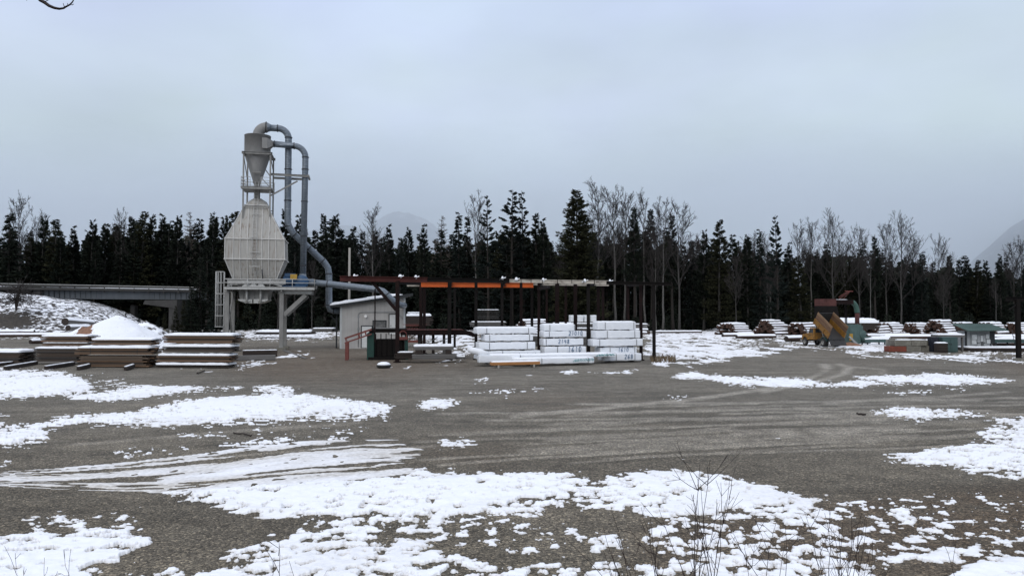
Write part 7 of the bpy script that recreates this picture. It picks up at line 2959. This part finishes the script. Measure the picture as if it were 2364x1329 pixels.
# long roller conveyors under snow
def roller(label, x0, x1, y, D, rz, seed):
    fr = Frame(x0, D, R(rz))
    a, b_ = fr.at(x0, y), fr.at(x1, y)
    root = thing("roller_conveyor", label, "conveyor", fr.O, fr.rz)
    L, z = b_.x, a.z
    mb = MB()
    mb.bx(0, L, 0, .12, z - .38, z)
    mb.bx(0, L, 1.3, 1.42, z - .38, z)
    mb.build("side_rail", M["cabinet_green"], root)
    mb = MB()
    for k in range(int(L / .9)):
        mb.tube([(.4 + k * .9, .12, z - .12), (.4 + k * .9, 1.3, z - .12)], .09, 8)
    mb.build("roller", M["trim_dark"], root)
    for k in range(max(2, int(L / 2.2))):
        xx = .3 + k * 2.2
        for y_ in (.06, 1.36):
            mb = MB()
            mb.bx(xx - .07, xx + .07, y_ - .06, y_ + .06, 0, z - .38)
            mb.build("leg", M["trim_dark"], root)
    mb = MB()
    snow_slab(mb, 0, L, 0, 1.4, z, .2, 0, seed, 26, 3, .03)
    mb.build("snow_cap", M["snow"], root)
roller("green roller conveyor under snow beside the chip blower", 1998, 2058, 783, 92, 3, 1)
roller("green roller conveyor under snow running past the kiosk", 2180, 2232, 781, 86, 0, 2)
roller("green roller conveyor under snow between kiosk and edge post", 2294, 2430, 783, 86, 0, 3)

# ------------------------------------------------------------------ twigs close to the camera
def shrub(name, label, px, D, z0, stems, h, spread, seed, lean=0.0, group=None, r0=.007, sub=5):
    rng = np.random.RandomState(seed)
    root = thing(name, label, "shrub", (GX(px, D), D, z0), 0, group)
    paths = []
    for i in range(stems):
        a = rng.uniform(0, 6.283)
        L = h * rng.uniform(.55, 1.0) if i else h
        sp_ = spread * rng.uniform(.1, 1.0) if i else spread * .15
        d = np.array([math.cos(a) * sp_ + lean, math.sin(a) * sp_ * .5, 1.0])
        d /= np.linalg.norm(d)
        b0 = np.array([rng.normal(0, .12), rng.normal(0, .12), 0])
        pts = [b0]
        for k in range(7):
            d = d + rng.normal(0, .07, 3)
            d /= np.linalg.norm(d)
            pts.append(pts[-1] + d * L / 7)
        pts = np.array(pts)
        paths.append((pts, np.linspace(r0, .0022, 8)))
        for j in range(rng.randint(2, sub + 1)):
            k = rng.randint(2, 7)
            e = d * .8 + rng.normal(0, .5, 3)
            e[2] = abs(e[2]) + .2
            e /= np.linalg.norm(e)
            l2 = L * rng.uniform(.1, .32)
            q = pts[k] + np.linspace(0, 1, 4)[:, None] * e * l2 + rng.normal(0, .008, (4, 3))
            paths.append((q, np.linspace(r0 * .55, .002, 4)))
            for m_ in range(rng.randint(0, 3)):
                e2 = e + rng.normal(0, .5, 3)
                e2 /= np.linalg.norm(e2)
                paths.append((q[2] + np.linspace(0, 1, 3)[:, None] * e2 * l2 * .4, [.0032, .0026, .002]))
    v_, f_ = tri_tube(paths)
    np_mesh("stems", v_, f_, M["shrub_twig"], parent=root)
    return root
shrub("bare_shrub", "tallest bare dark-stemmed shrub at the bottom of the picture", 1640, 8.6, .0, 8, 2.12, .30, 3, .02, None, .009, 7)
shrub("bare_shrub", "wide-fanned bare shrub leaning away from the tallest one", 1530, 8.4, .0, 11, 1.62, .55, 8, -.22, None, .008)
shrub("bare_shrub", "short bare shrub leaning over the snow between the two big shrubs", 1790, 8.6, .0, 5, 1.45, .3, 12, .05, None, .007)
shrub("bare_shrub", "dense broom-like bare shrub with many upright stems", 1950, 8.7, .0, 22, 1.58, .5, 15, 0.0, None, .007, 4)
shrub("bare_shrub", "two-stemmed twig rising out of the snow", 634, 8.4, .0, 2, 1.42, .22, 21, -.08, None, .008, 3)
shrub("bare_shrub", "single thin twig near the bottom edge beside the two-stemmed one", 742, 8.3, .0, 2, 1.12, .12, 23, 0, None, .006, 2)
shrub("bare_shrub", "tiny twig tips in the corner snow patch", 100, 8.6, .0, 4, 1.2, .25, 25, 0, None, .004, 2)
shrub("bare_shrub", "bent grey stalk near the bottom corner", 2240, 8.6, .0, 2, 1.2, .25, 27, -.1, None, .006, 2)
# a bough reaching into the top of the view from a tree beside the camera
ob = thing("overhanging_bough", "dark bare twig hanging into the sky at the top corner", "branch", P(60, -120, 4.2))
tw = lambda x, y, D=4.2: P(x, y, D)
paths = []
def twig(pts, r0, r1, D=4.2):
    paths.append((np.array([tuple(tw(x, y, D)) for x, y in pts]), np.linspace(r0, r1, len(pts))))
twig([(-260, -330), (-120, -200), (0, -90), (60, -34), (92, 0), (101, 5), (112, 13), (124, 18), (136, 20.3), (146, 19), (153, 15), (161, 11), (167, 5), (171, -3), (180, -20)], .016, .0022)
twig([(101, 5), (108, 2), (116, -2), (130, -12)], .0030, .0018)
twig([(136, 20), (143, 19.8), (149, 17.5)], .0026, .0022)
twig([(149, 16), (147, 12), (146, 8)], .0028, .0018)
twig([(157, 13), (156.5, 10), (155.5, 8)], .0026, .0018)
twig([(162, 10.5), (167, 12), (170, 9.5)], .0026, .0020)
twig([(62, 2), (60, -6), (52, -30), (20, -70)], .0018, .0035)
v_, f_ = tri_tube(paths)
mm_ = ROOTM[ob.name].inverted()
np_mesh("twigs", np.array([tuple(mm_ @ Vector(p)) for p in v_]), f_, M["shrub_twig"], parent=ob)
# litter on the gravel
for (xa, ya, xb, yb2, r_, lab) in ((540, 999, 580, 1005, .022, "thin black stick lying on the gravel among snow flecks"),
                                   (1978, 955, 1998, 957, .035, "broken bit of wood beside the thin snow strip"),
                                   (455, 862, 472, 856, .04, "pale splinter of wood in front of the lumber stack")):
    p, q = G(xa, ya), G(xb, yb2)
    p.z = q.z = r_ * .6
    o = lone_log(lab, p, q, r_, r_ > .045, "stick", int(xa), "timber_dark")
    o["category"] = "stick"
